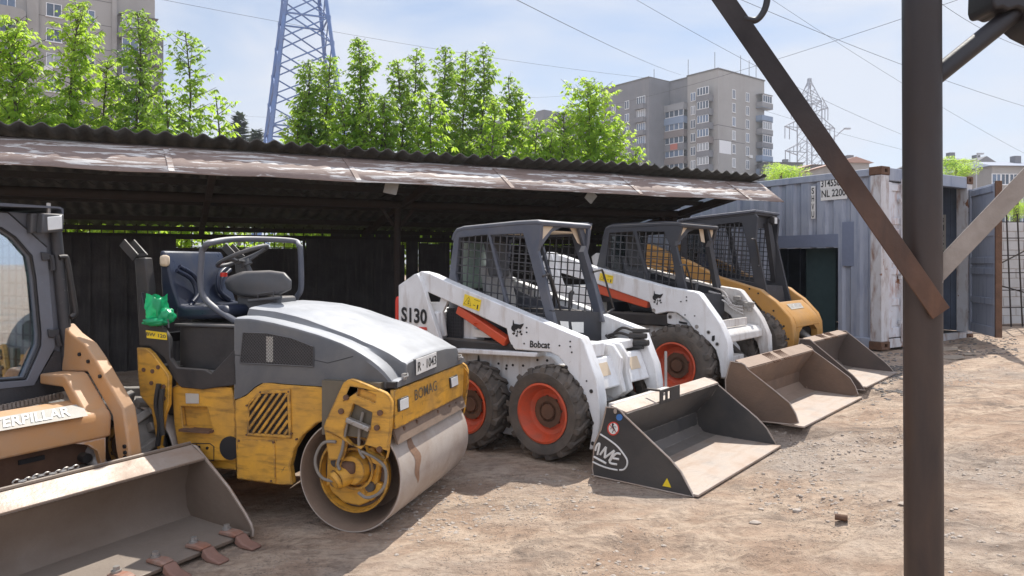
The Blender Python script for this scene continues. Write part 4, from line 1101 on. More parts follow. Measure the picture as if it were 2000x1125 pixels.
ch = FA.side([(860, 690), (893, 681), (1050, 690), (1078, 698), (1104, 722), (1124, 768), (1132, 812), (1124, 850), (1000, 850), (862, 830)], .29)
m = MB(); m.ext(ch, .29, 1.11); m.out('chassis', M['white'], A, bevel=.01)
rm = FA.side([(866, 683), (893, 681), (1050, 689), (1046, 698), (893, 690)], .14)
for v in (.14, 1.11): m = MB(); m.ext(rm, v, v + .15); m.out('fender', M['white'], A, bevel=.008)
bolts('chassis_bolt', FA, [(948, 709), (974, 710), (990, 714), (1002, 713), (1050, 703), (1069, 704), (989, 720), (1022, 714)], .29, .011, 'ink', A)
m = MB(); m.ext(FA.side([(932, 713), (934, 694), (937, 713)], .28), .275, .292); m.ext(FA.side([(955, 738), (962, 733), (974, 738), (976, 770), (966, 780), (956, 752)], .285), .28, .292); m.out('slot', M['ink'], A)
# cab
out = [(876, 640), (876, 546), (887, 458), (892, 449), (905, 446), (1010, 436), (1049, 434), (1056, 440), (1054, 470), (1050, 490), (1086, 640)]
cabA, P, WR, WF = cab(FA, A, out, [(896, 464), (952, 458), (987, 598), (984, 604), (912, 572), (892, 552), (889, 536)], [(957, 459), (1021, 456), (1036, 508), (1066, 622), (993, 603)],
                      .33, 1.15, 'cab', [(884, 470), (887, 458), (893, 450), (906, 446), (1010, 436), (1049, 434), (1057, 437)])
uf = P[6][0]
def fcab(fr, par, pts, u, mat, name, t=.006, d=0):
    m = MB(); m.ext(fr.front(pts, u), u - t + d, u + d, 'x'); return m.out(name, M[mat], par)
fcab(FA, cabA, [(1056, 436), (1150, 434), (1150, 441), (1100, 443), (1078, 453), (1055, 485)], uf, 'cab', 'header', .03)
fcab(FA, cabA, [(1058, 442), (1080, 442), (1054, 473)], uf, 'beige', 'corner_panel', .004, .006)
fcab(FA, cabA, [(1128, 437), (1157, 436), (1150, 478), (1144, 490)], uf, 'cab', 'gusset', .03)
fcab(FA, cabA, [(1138, 441), (1155, 441), (1147, 471)], uf, 'beige', 'corner_panel', .004, .006)
fcab(FA, cabA, [(1113, 444), (1128, 444), (1137, 480), (1128, 474)], uf - .04, 'beige', 'lining', .004); m = MB(); m.box((uf - .75, .40, 1.885), (uf - .05, 1.08, 1.9)); m.out('headliner', M['beige'], cabA)
# rear wall and window
ur = WR[0][0] - .03
m = MB(); m.box((ur - .03, .375, .95), (ur, 1.105, 1.36)); m.box((ur - .03, .375, 1.8), (ur, 1.105, 1.9)); m.box((ur - .03, .375, 1.36), (ur, .42, 1.8)); m.box((ur - .03, 1.06, 1.36), (ur, 1.105, 1.8)); m.out('rear_wall', M['cabdark'], cabA)
mw, nt, bs_ = newmat('pale_rear_glass'); bs_.inputs['Base Color'].default_value = (.86, .97, .91, 1); bs_.inputs['Roughness'].default_value = .25; bs_.inputs['Metallic'].default_value = .8
t_ = nt.nodes.new('ShaderNodeBsdfTranslucent'); t_.inputs['Color'].default_value = (.75, .88, .8, 1); x_ = nt.nodes.new('ShaderNodeMixShader'); x_.inputs[0].default_value = .2
nt.links.new(bs_.outputs[0], x_.inputs[1]); nt.links.new(t_.outputs[0], x_.inputs[2]); nt.links.new(x_.outputs[0], nt.nodes['Material Output'].inputs['Surface'])
M['rearglass'] = mw
m = MB(); m.box((ur - .012, .421, 1.361), (ur + .002, 1.059, 1.799)); m.out('rear_window', M['rearglass'], cabA, smooth=0)
def seat(par, u, v, z, mat='plastic', cush='seatgrey', head=True):
    m = MB(); m.box((u, v - .23, z), (u + .42, v + .23, z + .13)); s = m.out('seat', M[cush], par, bevel=.045, seg=3, smooth=50)
    m = MB(); m.ext([(u - .02, z + .05), (u + .1, z + .05), (u - .03, z + .5), (u - .06, z + .62), (u - .12, z + .62)], v - .21, v + .21); m.out('backrest', M[cush], s, bevel=.035, seg=3, smooth=50)
    if head: m = MB(); m.ext([(u - .05, z + .5), (u + .0, z + .52), (u - .06, z + .86), (u - .12, z + .86)], v - .15, v + .15); m.out('headrest', M[mat], s, bevel=.03, seg=3, smooth=50)
seat(cabA, -1.0, .74, .96)
for v in (.42, 1.0): m = MB(); m.box((uf - .78, v, .85), (uf + .02, v + .08, 1.16)); m.out('console', M['cabdark'], cabA, bevel=.01)
m = MB(); m.tube(smooth_path([(uf - .1, .42, 1.62), (uf + .03, .45, 1.5), (uf + .06, .5, 1.35), (uf + .03, .55, 1.22)], 4), .012, 6); m.out('lap_bar', M['black'], cabA)
def tube_px(fr, pts, v, r, name, mat, par, n=6, sm=3):
    m = MB(); m.tube(smooth_path([(u, v, z) for u, z in fr.side(pts, v)], sm), r, n); return m.out(name, M[mat], par)
def tube_f(fr, pts, u, r, name, mat, par, n=6, sm=3):
    m = MB(); m.tube(smooth_path([(u, v, z) for v, z in fr.front(pts, u)], sm), r, n); return m.out(name, M[mat], par)
tube_f(FA, [(1060, 540), (1068, 537), (1076, 541), (1094, 603), (1096, 616), (1090, 621), (1080, 628)], uf + .1, .011, 'grab_handle', 'black', cabA)
tube_f(FA, [(1159, 531), (1172, 528), (1178, 533), (1197, 598), (1197, 604), (1184, 613)], uf + .1, .011, 'grab_handle', 'black', cabA)
m = MB(); (v1_, z1_), (v2_, z2_), (v3_, z3_) = FA.front([(1110, 645), (1112, 600), (1120, 575)], uf + .03)
m.tube([(uf + .06, v1_, z1_), (uf + .03, v2_, z2_), (uf, v3_, z3_)], [.01, .012, .022], 8); m.tube([(uf, v3_, z3_), (uf, v3_ + .03, z3_ + .02)], .022, 8); m.out('control_lever', M['black'], cabA)
fcab(FA, cabA, [(1078, 606), (1186, 610), (1194, 668), (1096, 668)], uf + .16, 'cabdark', 'foot_panel', .03)
fcab(FA, cabA, [(1116, 629), (1140, 629), (1140, 650), (1119, 649)], uf + .164, 'sticker_w', 'label', .003); fcab(FA, cabA, [(1094, 627), (1110, 628), (1112, 648), (1098, 645)], uf + .164, 'sticker_w', 'label', .003)
fcab(FA, cabA, [(1148, 480), (1143, 492), (1180, 622), (1190, 622)], uf + .1, 'cab', 'far_post', .05, -.02)
# cross member with stickers
k0, k1, k2 = FA.side([(1155, 701), (1167, 737), (1175, 763)], .3)
prof_ = [k0, k1, k2, (k2[0] - .22, k2[1] - .03), (k0[0] - .12, k0[1] - .02)]
m = MB(); m.ext(prof_, .26, .62); m.ext(prof_, .76, 1.14); cm = m.out('cross_member', M['white'], A, bevel=.014, seg=2)
rb_ = [(k0[0] - .12, k0[1] + .1), (k0[0] + .02, k0[1] + .09), (k0[0] + .1, k0[1] - .02), (k1[0] + .035, k1[1] + .0), (k2[0] + .035, k2[1] - .05), (k2[0] - .06, k2[1] - .12), (k2[0] - .2, k2[1] - .08)]
for v in (.6, .72): m = MB(); m.ext(rb_, v, v + .055); m.out('rib', M['white'], cm, bevel=.012)
m = MB(); m.box((k0[0] - .16, .3, k0[1] + .0), (k0[0] - .02, .55, k0[1] + .12)); m.box((k0[0] - .2, .58, k0[1] + .02), (k0[0] - .04, 1.1, k0[1] + .1)); m.out('step', M['white'], cm, bevel=.015)
for v in (.34, .86):
    a, b = Vector(k0), Vector(k1); m = MB(); d = (b - a).normalized(); nn = Vector((-d.y, d.x))
    if nn.y < 0: nn = -nn
    p0 = a + d * .05 + nn * .002; p1 = a + d * .16 + nn * .002; m.ext([p0, p1, p1 + nn * .003, p0 + nn * .003], v, v + .17); m.out('sticker', M['beige'], cm)
m = MB()
for dz, du, r in ((.0, 0, .035), (.05, .03, .025), (-.06, .02, .04), (-.1, -.03, .03)):
    q = V(k0[0] + .02 + du, 1.1, k0[1] + .12 + dz); m.cyl(q - V(.1, 0, 0), q + V(.06, 0, .01), r, r * .7, 10); m.tube(smooth_path([q - V(.1, 0, 0), q - V(.22, -.01, -.02), q - V(.34, -.02, .01 + dz)], 4), .013, 6)
m.out('hydraulic_coupler', M['black'], A)
for v in (.42, .98): m = MB(); m.cyl((.18, v, .5), (.5, v, .3), .04, n=12); m.out('tilt_cylinder', M['black'], A)
m = MB(); m.box((.25, .3, .28), (.42, 1.1, .42)); m.out('torque_tube', M['black'], A)
m = MB(); m.box((.5, .22, .1), (.56, 1.2, .5)); m.out('quick_coupler', M['white_worn'], A, bevel=.01)
# bucket
plA = [(1184, 795), (1204, 797), (1212, 802), (1220, 812), (1308, 896), (1330, 922), (1342, 945), (1355, 970), (1340, 968), (1160, 929), (1157, 915), (1161, 868), (1174, 838), (1182, 806)]
z0 = .02; t_ = FA.side([(1190, 794), (1221, 808), (1160, 868), (1159, 920)], -.1)
shA = [t_[1], (t_[1][0] - .06, .4), (t_[2][0] + .05, .22), (t_[2][0] + .06, .1), (t_[2][0] + .12, .04), (t_[2][0] + .25, .024), (1.36, .012)]
bA = bucket(FA, A, plA, -.1, 1.64, shA, 'bktblack', [t_[0], t_[1]], 'scraped', inner='scraped')
def sgn(fr, par, pts, v, mat, name, y=.004): m = MB(); m.ext(fr.side(pts, v), v - y, v); return m.out(name, M[mat], par)
def circ(cx, cy, rx, ry, n=22): return [(cx + rx * math.cos(6.2832*i/n), cy + ry * math.sin(6.2832*i/n)) for i in range(n)]
s_ = sgn(FA, bA, circ(1198, 837, 11.5, 13.5), -.101, 'sticker_r', 'prohibition_sign'); sgn(FA, s_, circ(1198, 837, 9, 10.8), -.1055, 'sticker_w', 'sign_face', .002)
m = MB()
for a, b, w in (((1196, 830), (1200, 838), .02), ((1200, 838), (1196, 845), .012), ((1200, 838), (1203, 844), .012), ((1198, 833), (1192, 838), .01), ((1198, 833), (1204, 834), .01)):
    p, q = FA.side([a, b], -.108); m.bar((p[0], -.108, p[1]), (q[0], -.108, q[1]), w, .002)
p, q = FA.side([(1197, 829), (1197, 829)], -.108); m.cyl((p[0], -.109, p[1]), (p[0], -.107, p[1]), .009, .009, 10); m.out('walking_figure', M['ink'], s_)
m = MB(); p, q = FA.side([(1191, 829), (1205, 846)], -.109); m.bar((p[0], -.1095, p[1]), (q[0], -.1095, q[1]), .008, .002); m.out('red_bar', M['sticker_r'], s_)
sgn(FA, bA, circ(1210, 815, 6, 6.5), -.101, 'sticker_b', 'blue_sticker'); sgn(FA, bA, circ(1202, 803, 3.2, 5), -.101, 'scraped', 'bare_spot')
sgn(FA, bA, [(1303, 934), (1311, 952), (1294, 949)], -.101, 'sticker_y', 'warning_triangle')
def weld(fr, par, strokes, v, w, mat, name):
    m = MB()
    for st_ in strokes:
        P_ = smooth_path([(u, v, z) for u, z in fr.side(st_, v)], 4) if len(st_) > 2 else [(u, v, z) for u, z in fr.side(st_, v)]
        m.tube(P_, w, 6)
    return m.out(name, M[mat], par)
def zz_(pts): return [(1130 + x / 5, 720 + y / 5) for x, y in pts]
weld(FA, bA, [zz_(s) for s in ([(165, 800), (175, 760), (192, 735), (205, 740), (185, 840)], [(212, 840), (268, 765)], [(268, 765), (255, 870)], [(255, 870), (350, 800)], [(350, 800), (322, 860), (300, 900)],
     [(412, 835), (370, 828), (330, 870), (305, 905), (320, 925), (375, 935)], [(340, 875), (395, 885)], [(150, 860), (270, 925)])], -.103, .0085, 'whiteink', 'lettering')
weld(FA, bA, [zz_(s) for s in ([(212, 640), (290, 690), (380, 760), (450, 850), (475, 900), (470, 950), (440, 985), (400, 990)], [(380, 990), (300, 975), (210, 945), (138, 910)])], -.103, .0065, 'whiteink', 'oval_outline')
a0, a1 = Vector(t_[0]), Vector(t_[1])
m = MB(); pq = [a1 + Vector((.02, .075)), a1 + Vector((.032, -.01))]
vv = [FA.front([(1285, 765)], t_[1][0])[0][0], FA.front([(1320, 750)], t_[1][0])[0][0]]
m.ext([(vv[0], t_[1][1] - .01), (vv[1] + .03, t_[1][1] - .01), (vv[1] + .03, t_[1][1] + .1), (vv[0], t_[1][1] + .1)], t_[1][0] + .012, t_[1][0] + .022, 'x',
      holes=[[(vv[0] + .05, t_[1][1] + .015), (vv[0] + .1, t_[1][1] + .015), (vv[0] + .1, t_[1][1] + .075), (vv[0] + .05, t_[1][1] + .075)], [(vv[0] + .13, t_[1][1] + .015), (vv[0] + .18, t_[1][1] + .015), (vv[0] + .18, t_[1][1] + .075), (vv[0] + .13, t_[1][1] + .075)]])
m.box((t_[1][0] - .1, vv[0], t_[1][1] + .09), (t_[1][0] + .012, vv[0] + .02, t_[1][1] + .105)); m.out('bracket', M['black'], bA, smooth=0)
m = MB(); m.cyl((t_[1][0] - .08, vv[1] - .02, t_[1][1] + .08), (t_[1][0] - .12, vv[1] + .06, t_[1][1] + .36), .012, n=8); m.out('lock_lever', M['steel'], A)

# ------------------------------------------------ second white loader
FB = Frame((1.62, 7.4, .12), 40)
B = loader_base('skid_steer_loader', 'white skid steer loader with rusty brown bucket, between the other white and the yellow one', FB, [(0, .42), (-.95, .42)], .42, .29, .235, 'rim', v_far=1.11)
armB = [(1058, 500), (1068, 492), (1086, 496), (1160, 522), (1304, 561), (1357, 570), (1365, 574), (1398, 620), (1407, 634), (1414, 650), (1422, 671), (1424, 719), (1418, 738), (1408, 738), (1404, 705), (1398, 684), (1385, 668), (1364, 652), (1354, 642), (1343, 626), (1324, 612), (1313, 609), (1302, 609), (1281, 614), (1274, 608), (1268, 590), (1170, 556), (1080, 528), (1062, 520)]
pB = FB.side(armB, .14)
for v0 in (.14, 1.18):
    m = MB(); m.ext(pB, v0, v0 + .12); o = m.out('lift_arm', M['white_worn' if v0 > 1 else 'white'], B, bevel=.008)
    if v0 < 1:
        catlogo(FB, 1284, 583, 15, .138, o); warn(FB, [(1172, 533), (1198, 539), (1196, 554), (1170, 547)], .137, o)
        bolts('pin', FB, [(1277, 606), (1384, 649), (1401, 672), (1361, 638)], .14, .02, 'steel', o); bolts('hole', FB, [(1384, 649), (1401, 672)], .137, .012, 'ink', o)
        bolts('bolt', FB, [(1357, 617), (1338, 615), (1330, 589), (1341, 580), (1341, 587)], .14, .007, 'ink', o)
        m = MB(); m.ext(FB.side([(1391, 656), (1396, 655), (1396, 664), (1393, 667), (1390, 665)], .137), .134, .139); m.out('slot', M['ink'], o)
lk = FB.side([(1302, 614), (1306, 610), (1320, 610), (1334, 622), (1348, 636), (1352, 642), (1346, 640), (1303, 632)], .2)
m = MB(); m.ext(lk, .2, .25); o = m.out('link', M['white'], B, bevel=.006); bolts('pin', FB, [(1309, 619)], .2, .022, 'steel', o); bolts('hole', FB, [(1309, 619)], .197, .011, 'ink', o)
m = MB(); m.ext(FB.side([(1326, 627), (1342, 630), (1342, 634), (1326, 631)], .197), .194, .199); m.out('slot', M['ink'], o)
for v in (.1, 1.26): m = MB(); m.ext(FB.side([(1056, 500), (1075, 492), (1100, 560), (1110, 640), (1040, 640)], .1), v, v + .05); m.out('upright', M['white'], B, bevel=.008)
m = MB(); m.box((-1.75, .16, .4), (-1.1, 1.24, 1.2)); m.out('engine_cover', M['white'], B, bevel=.02)
a, b = FB.side([(1176, 567), (1268, 593)], .2)
for v in (.2, 1.22): m = MB(); m.bar((a[0] - .2, v, a[1] + .05), (b[0], v, b[1]), .08, .1); m.out('lift_cylinder', M['orange'], B, bevel=.01)
chB = FB.side([(1130, 620), (1310, 622), (1352, 645), (1385, 690), (1395, 735), (1240, 735), (1130, 720)], .31)
m = MB(); m.ext(chB, .31, 1.09); m.out('chassis', M['white'], B, bevel=.01)
for v in (.2, 1.09): m = MB(); m.box((-1.3, v, .8), (-.15, v + .11, .93)); m.out('belt_cover', M['black'], B, bevel=.02)
m = MB(); m.ext(FB.side([(1364, 655), (1398, 695), (1399, 706), (1388, 706), (1372, 676)], .27), .27, .31); m.out('rusty_guard', M['bktrust'], B)
outB = [(1165, 590), (1165, 521), (1178, 462), (1184, 447), (1194, 443), (1300, 438), (1324, 438), (1331, 444), (1324, 470), (1320, 483), (1346, 590)]
cabB, P, WRb, WFb = cab(FB, B, outB, [(1190, 455), (1236, 452), (1262, 544), (1258, 552), (1196, 532), (1182, 520)], [(1243, 452), (1297, 453), (1309, 484), (1324, 566), (1268, 552)],
                        .33, 1.22, 'cabdark', [(1178, 468), (1184, 447), (1195, 443), (1300, 438), (1325, 438), (1333, 441)], gap=.078)
m = MB(); m.sweep([(u, z + .024) for u, z in FB.side([(1186, 446), (1196, 442), (1300, 437), (1330, 438)], .33)], .335, 1.215, .006); m.out('dusty_roof_skin', M['cab'], cabB, smooth=50)
ug_ = P[6][0]
fcab(FB, cabB, [(1331, 440), (1394, 439), (1394, 444), (1362, 446), (1345, 453), (1322, 480)], ug_, 'cabdark', 'header', .03); fcab(FB, cabB, [(1331, 444), (1342, 444), (1325, 466)], ug_, 'beige', 'corner_panel', .004, .006)
fcab(FB, cabB, [(1380, 441), (1399, 440), (1394, 470), (1388, 480)], ug_, 'cabdark', 'gusset', .03); fcab(FB, cabB, [(1384, 443), (1396, 443), (1389, 464)], ug_, 'beige', 'corner_panel', .004, .006)
fcab(FB, cabB, [(1365, 444), (1373, 444), (1377, 474), (1370, 472)], ug_ - .04, 'beige', 'lining', .004)
ur = WRb[0][0] - .03
m = MB(); m.box((ur - .03, .375, .9), (ur, 1.175, 1.3)); m.box((ur - .03, .375, 1.3), (ur, .42, 1.8)); m.box((ur - .03, 1.13, 1.3), (ur, 1.175, 1.8)); m.out('rear_wall', M['cabdark'], cabB)
mg_, nt, bs_ = newmat('smoked_glass'); bs_.inputs['Base Color'].default_value = (.05, .07, .08, 1); bs_.inputs['Roughness'].default_value = .06; bs_.inputs['Alpha'].default_value = .7; M['smoked'] = mg_
m = MB(); m.box((ur - .012, .421, 1.301), (ur, 1.129, 1.8)); m.out('rear_window', M['smoked'], cabB, smooth=0)
seat(cabB, -.85, .78, .92, cush='plastic'); 
fcab(FB, cabB, [(1334, 572), (1412, 574), (1424, 622), (1352, 622)], ug_ + .14, 'cabdark', 'foot_panel', .03); fcab(FB, cabB, [(1394, 470), (1389, 482), (1408, 585), (1416, 585)], ug_ + .1, 'cabdark', 'far_post', .05, -.02)
tube_f(FB, [(1328, 520), (1336, 517), (1342, 524), (1352, 562), (1350, 570)], ug_ + .08, .011, 'grab_handle', 'black', cabB)
m = MB(); (v3_, z3_), (v1_, z1_) = FB.front([(1364, 555), (1357, 575)], ug_ + .05); m.tube([(ug_ + .05, v1_, z1_ - .1), (ug_ + .05, v1_, z1_), (ug_ + .03, v3_, z3_)], [.01, .016, .024], 8); m.out('control_lever', M['black'], cabB)
k0, k1, k2 = FB.side([(1416, 646), (1424, 656), (1424, 670)], .3)
m = MB(); m.ext([(k0[0] - .1, k0[1] + .02), k0, k1, k2, (k2[0] - .2, k2[1] - .02)], .26, 1.18); cmb = m.out('cross_member', M['white_worn'], B, bevel=.01)
m = MB(); m.box((k0[0] - .06, .3, k0[1] + .02), (k0[0] - .035, .95, k0[1] + .1)); m.out('step_plate', M['white_worn'], cmb, bevel=.006)
m = MB(); m.box((.3, .3, .3), (.46, .7, .52)); m.out('quick_coupler', M['white_worn'], B, bevel=.01)
for v in (.42, .95): m = MB(); m.cyl((.1, v, .62), (.5, v, .3), .055, n=12); m.out('tilt_cylinder', M['black'], B)
rnd = random.Random(2); m = MB()
for k in range(9):
    q = V(k0[0] - .25 + rnd.uniform(-.05, .16), 1.15 - rnd.uniform(0, .05), k0[1] + .22 + rnd.uniform(-.08, .08)); m.box(q, q + V(rnd.uniform(.03, .1), .05, rnd.uniform(.02, .05)))
m.out('valve_block', M['steel'], B, bevel=.004)
m = MB()
for k in range(3): m.tube(smooth_path([(k0[0] - .55, 1.13 - k * .02, k0[1] + .42 - k * .06), (k0[0] - .38, 1.12, k0[1] + .36 - k * .05), (k0[0] - .28, 1.12, k0[1] + .22 - k * .02), (k0[0] - .15, 1.12, k0[1] + .2 - k * .04)], 4), .012, 6)
m.out('hydraulic_pipe', M['white_worn'], B)
plB = [(1427, 706), (1448, 709), (1455, 713), (1461, 722), (1512, 762), (1542, 787), (1554, 808), (1560, 826), (1545, 829), (1440, 818), (1419, 800), (1417, 742)]
t_ = FB.side([(1434, 705), (1460, 720), (1417, 742)], -.1)
shB = [t_[1], (t_[1][0] - .07, .36), (t_[2][0] + .06, .24), (t_[2][0] + .05, .12), (t_[2][0] + .12, .05), (t_[2][0] + .25, .03), (1.3, .012)]
bB = bucket(FB, B, plB, -.1, 1.78, shB, 'bktrust', [t_[0], t_[1]], 'bktrust', inner='scraped')
def hooks(par, e0, e1, v, n=2):
    for k in range(n):
        m = MB(); c0, c1 = Vector(e0), Vector(e1); d = c1 - c0
        for j in range(5): q = c0 + d * .2; w = c0 + d * 1.15; m.bar((q.x, v + k*.3 + j*.04, q.y + .012), (w.x, v + k*.3 + j*.04, w.y + .002), .012, .012)
        m.bar((c0.x + d.x*.2, v + k*.3 - .015, c0.y + d.y*.2 + .014), (c0.x + d.x*.2, v + k*.3 + .175, c0.y + d.y*.2 + .014), .014, .012); m.out('worn_grating', M['rust'], par, smooth=0)
hooks(bB, t_[0], t_[1], .55)

# ------------------------------------------------ yellow loader by the container
FC3 = Frame((2.9, 8.9, .22), 40)
C = loader_base('skid_steer_loader', 'yellow skid steer loader with dark cab, parked last in the row by the blue container', FC3, [(0, .4), (-.95, .4)], .4, .28, .22, 'catyellow', knob=True, v_far=1.02)
armC = [(1250, 478), (1262, 474), (1349, 512), (1402, 540), (1447, 554), (1466, 560), (1485, 566), (1497, 576), (1515, 589), (1542, 619), (1549, 637), (1551, 668), (1549, 696), (1532, 696), (1531, 675), (1526, 654), (1508, 628), (1494, 614), (1472, 588), (1440, 578), (1380, 556), (1250, 502)]
pC = FC3.side(armC, .14)
for v0 in (.14, 1.12):
    m = MB(); m.ext(pC, v0, v0 + .12); o = m.out('lift_arm', M['catyellow'], C, bevel=.015, seg=3)
    if v0 < 1: bolts('bolt', FC3, [(1511, 607), (1531, 637), (1540, 662), (1481, 573), (1464, 564)], .14, .012, 'ink', o)
m = MB(); m.box((-1.7, .16, .4), (-1.05, 1.2, 1.25)); m.ext([(-1.75, .5), (-1.2, .5), (-1.2, 1.3), (-1.6, 1.45), (-1.75, 1.4)], .12, .3); m.ext([(-1.75, .5), (-1.2, .5), (-1.2, 1.3), (-1.6, 1.45), (-1.75, 1.4)], 1.1, 1.26); m.out('rear_body', M['catyellow'], C, bevel=.02)
m = MB(); m.box((-1.2, .3, .3), (.18, 1.06, .85)); m.out('chassis', M['cabdark'], C, bevel=.01)
hu0, hu1 = FC3.side([(1516, 590), (1543, 620)], .2); hb = FC3.side([(1552, 655)], .2)[0]
hv = 1.13
pro = [(hu0[0] - .02, hu0[1] - .02), hu0, (hu0[0]*.5 + hu1[0]*.5 + .01, (hu0[1] + hu1[1])/2 + .012), (hu1[0] + .02, hu1[1]), (hu1[0] + .05, hu1[1] - .06), (hu1[0] + .06, hu1[1] - .13), (hu1[0] - .02, hu1[1] - .13), (hu1[0] - .04, hu1[1] - .06)]
m = MB(); m.ext(pro, .26, 1.12); hd_ = m.out('front_hood', M['catyellow'], C, bevel=.015, seg=3)
zl = hu1[1] - .13
for v, q in ((.26, 1), (1.12, -1)): m = MB(); m.ext([(v, zl + .002), (v + q*.22, zl + .002), (v + q*.1, zl - .06), (v + q*.06, zl - .28), (v, zl - .28)], hu1[0] - .02, hu1[0] + .058, 'x'); m.out('arch', M['catyellow'], hd_)
a, b = Vector(hu0), Vector(hu1); d = (b - a); nn = Vector((-d.y, d.x)).normalized(); nn = nn if nn.y > 0 else -nn
pa_, pb_ = a + d * .25 + nn * .02, a + d * .6 + nn * .02
m = MB(); m.add([(pa_.x, .4, pa_.y), (pb_.x, .4, pb_.y), (pb_.x, .86, pb_.y), (pa_.x, .86, pa_.y)], [(0, 1, 2, 3)]); s_ = m.out('name_label', M['slab_label'], hd_)
lettering('lettering', 'CATERPILLAR', (pb_.x - .015, .43, pb_.y + .012), (pb_.x - .015, .83, pb_.y + .012), (pa_.x + .03, .43, pa_.y + .005), M['whiteink'], s_, bold=.03, depth=.002)
m = MB(); m.box((hu0[0] - .3, .3, .5), (hu0[0] - .01, 1.1, hu0[1] - .15)); m.out('well', M['black'], C)
m = MB()
for k in range(6): m.cyl((hu0[0] - .22, .4 + k*.1, hu0[1] - .16), (hu0[0] - .12, .42 + k*.1, hu0[1] - .05 - .02*(k % 2)), .02, n=8)
m.out('hydraulic_coupler', M['steel'], C)
outC = [(1320, 560), (1330, 470), (1344, 432), (1370, 428), (1474, 416), (1480, 424), (1476, 470), (1496, 560), (1506, 600), (1440, 590)]
cabC, P, WRc, WFc = cab(FC3, C, outC, [(1342, 445), (1372, 440), (1392, 535), (1340, 520)], [(1380, 441), (1448, 434), (1460, 480), (1473, 552), (1402, 540)], .33, 1.1, 'cabdark', [(1334, 434), (1370, 428), (1474, 416)], gap=.06)
uc = P[4][0]
m = MB(); m.sweep([(u, z + .02) for u, z in FC3.side([(1326, 434), (1370, 427), (1477, 415)], .33)], .3, 1.14, .03); m.out('roof_plate', M['cab'], cabC, bevel=.006)
fcab(FC3, cabC, [(1474, 420), (1518, 419), (1516, 440), (1508, 448), (1484, 445), (1474, 455)], uc - .06, 'cabdark', 'header', .03)
fcab(FC3, cabC, [(1500, 436), (1507, 436), (1530, 574), (1518, 574), (1511, 520)], uc + .0, 'cabdark', 'far_post', .06)
m = MB(); v_, z_ = FC3.front([(1515, 431)], uc + .05)[0]; m.box((uc - .02, v_ - .05, z_ - .05), (uc + .05, v_ + .05, z_ + .05)); lo = m.out('work_light', M['black'], cabC, bevel=.008)
m = MB(); m.box((uc + .051, v_ - .04, z_ - .04), (uc + .056, v_ + .04, z_ + .04)); m.out('lamp_lens', M['lamp_glass'], lo)
tube_f(FC3, [(1468, 468), (1474, 467), (1478, 480), (1483, 515), (1480, 520)], uc + .08, .012, 'grab_handle', 'black', cabC)
m = MB(); m.box((uc - 1.0, .38, .85), (uc - .97, 1.06, 1.3)); m.box((uc - .8, .38, .8), (uc - .02, 1.06, .86)); m.out('cab_floor', M['cabdark'], cabC)
m = MB(); m.box((uc - .95, .4, 1.02), (uc - .9, 1.04, 1.8)); m.out('rear_window', M['smoked'], cabC)
seat(cabC, -.85, .72, .9, cush='seat', head=False)
fcab(FC3, cabC, [(1496, 556), (1528, 558), (1534, 590), (1508, 596)], uc + .14, 'cabdark', 'foot_panel', .03)
plC = [(1562, 662), (1582, 663), (1590, 670), (1666, 733), (1680, 748), (1690, 762), (1660, 760), (1570, 745), (1555, 720), (1556, 690)]
t_ = FC3.side([(1566, 662), (1586, 669), (1556, 692)], -.1)
shC = [t_[1], (t_[1][0] - .07, .34), (t_[2][0] + .06, .22), (t_[2][0] + .05, .12), (t_[2][0] + .12, .05), (t_[2][0] + .25, .03), (1.3, .012)]
bC = bucket(FC3, C, plC, -.1, 1.3, shC, 'burnt', [t_[0], t_[1]], 'bktrust', inner='scraped')
hooks(bC, t_[0], t_[1], .35)
for v in (.5, .92): m = MB(); m.cyl((.2, v, .55), (.52, v, .3), .05, n=12); m.out('tilt_cylinder', M['steel'], C)

# ================================================================ yellow tandem roller
FR = Frame((-1.01, 4.47, -.06), 16)
RO = FR.root('tandem_roller', 'worn yellow tandem roller with grey hood and bare steel drum, in front of the shed', 'road roller')
DR, DW, XR = .345, 1.2, -1.60
def drum(u, name='drum'):
    m = MB()
    m.lathe((u, 0, DR), [(DR - .009, .0), (DR - .004, .0), (DR, .004), (DR, DW - .004), (DR - .004, DW), (DR - .009, DW)], 72, caps=False)
    d = m.out(name, M['drum'], RO, smooth=30)
    i = MB()
    i.lathe((u, 0, DR), [(DR - .0095, .0), (DR - .02, .012), (DR - .026, .12), (DR - .075, .2), (DR - .08, .22), (.06, .24)], 56, caps=False); i.out('drum_inside', M['drumin'], d, smooth=40)
    i = MB(); i.lathe((u, 0, DR), [(DR - .0095, DW), (DR - .026, DW - .12), (DR - .08, DW - .22), (.06, DW - .24)], 56, caps=False); i.out('drum_inside', M['drumin'], d, smooth=40)
    return d
dF = drum(0.02); dR = drum(XR)
M['rustpatch'] = surf('wet_rust_patch', (.3, .17, .1), .7, dirt=(.16, .1, .07), amt=.5, scale=12, bump=.25)
# crescent stain on the drum shell
m = MB(); vs = []; n = 16
for k in range(n + 1):
    a = R(46 - 62 * k / n); w = .05 * math.sin(math.pi * (k / n)) ** .7; vc = .22 + .02 * math.sin(k * .9)
    for s in (-1, 1):
        vs.append((.02 + (DR + .0015) * math.cos(a), vc + s * w * (1.1 if s > 0 else .8) + .03 * (k / n), DR + (DR + .0015) * math.sin(a)))
m.add(vs, [(2*k, 2*k+1, 2*k+3, 2*k+2) for k in range(n)]); m.out('stain', M['rustpatch'], dF, smooth=60)
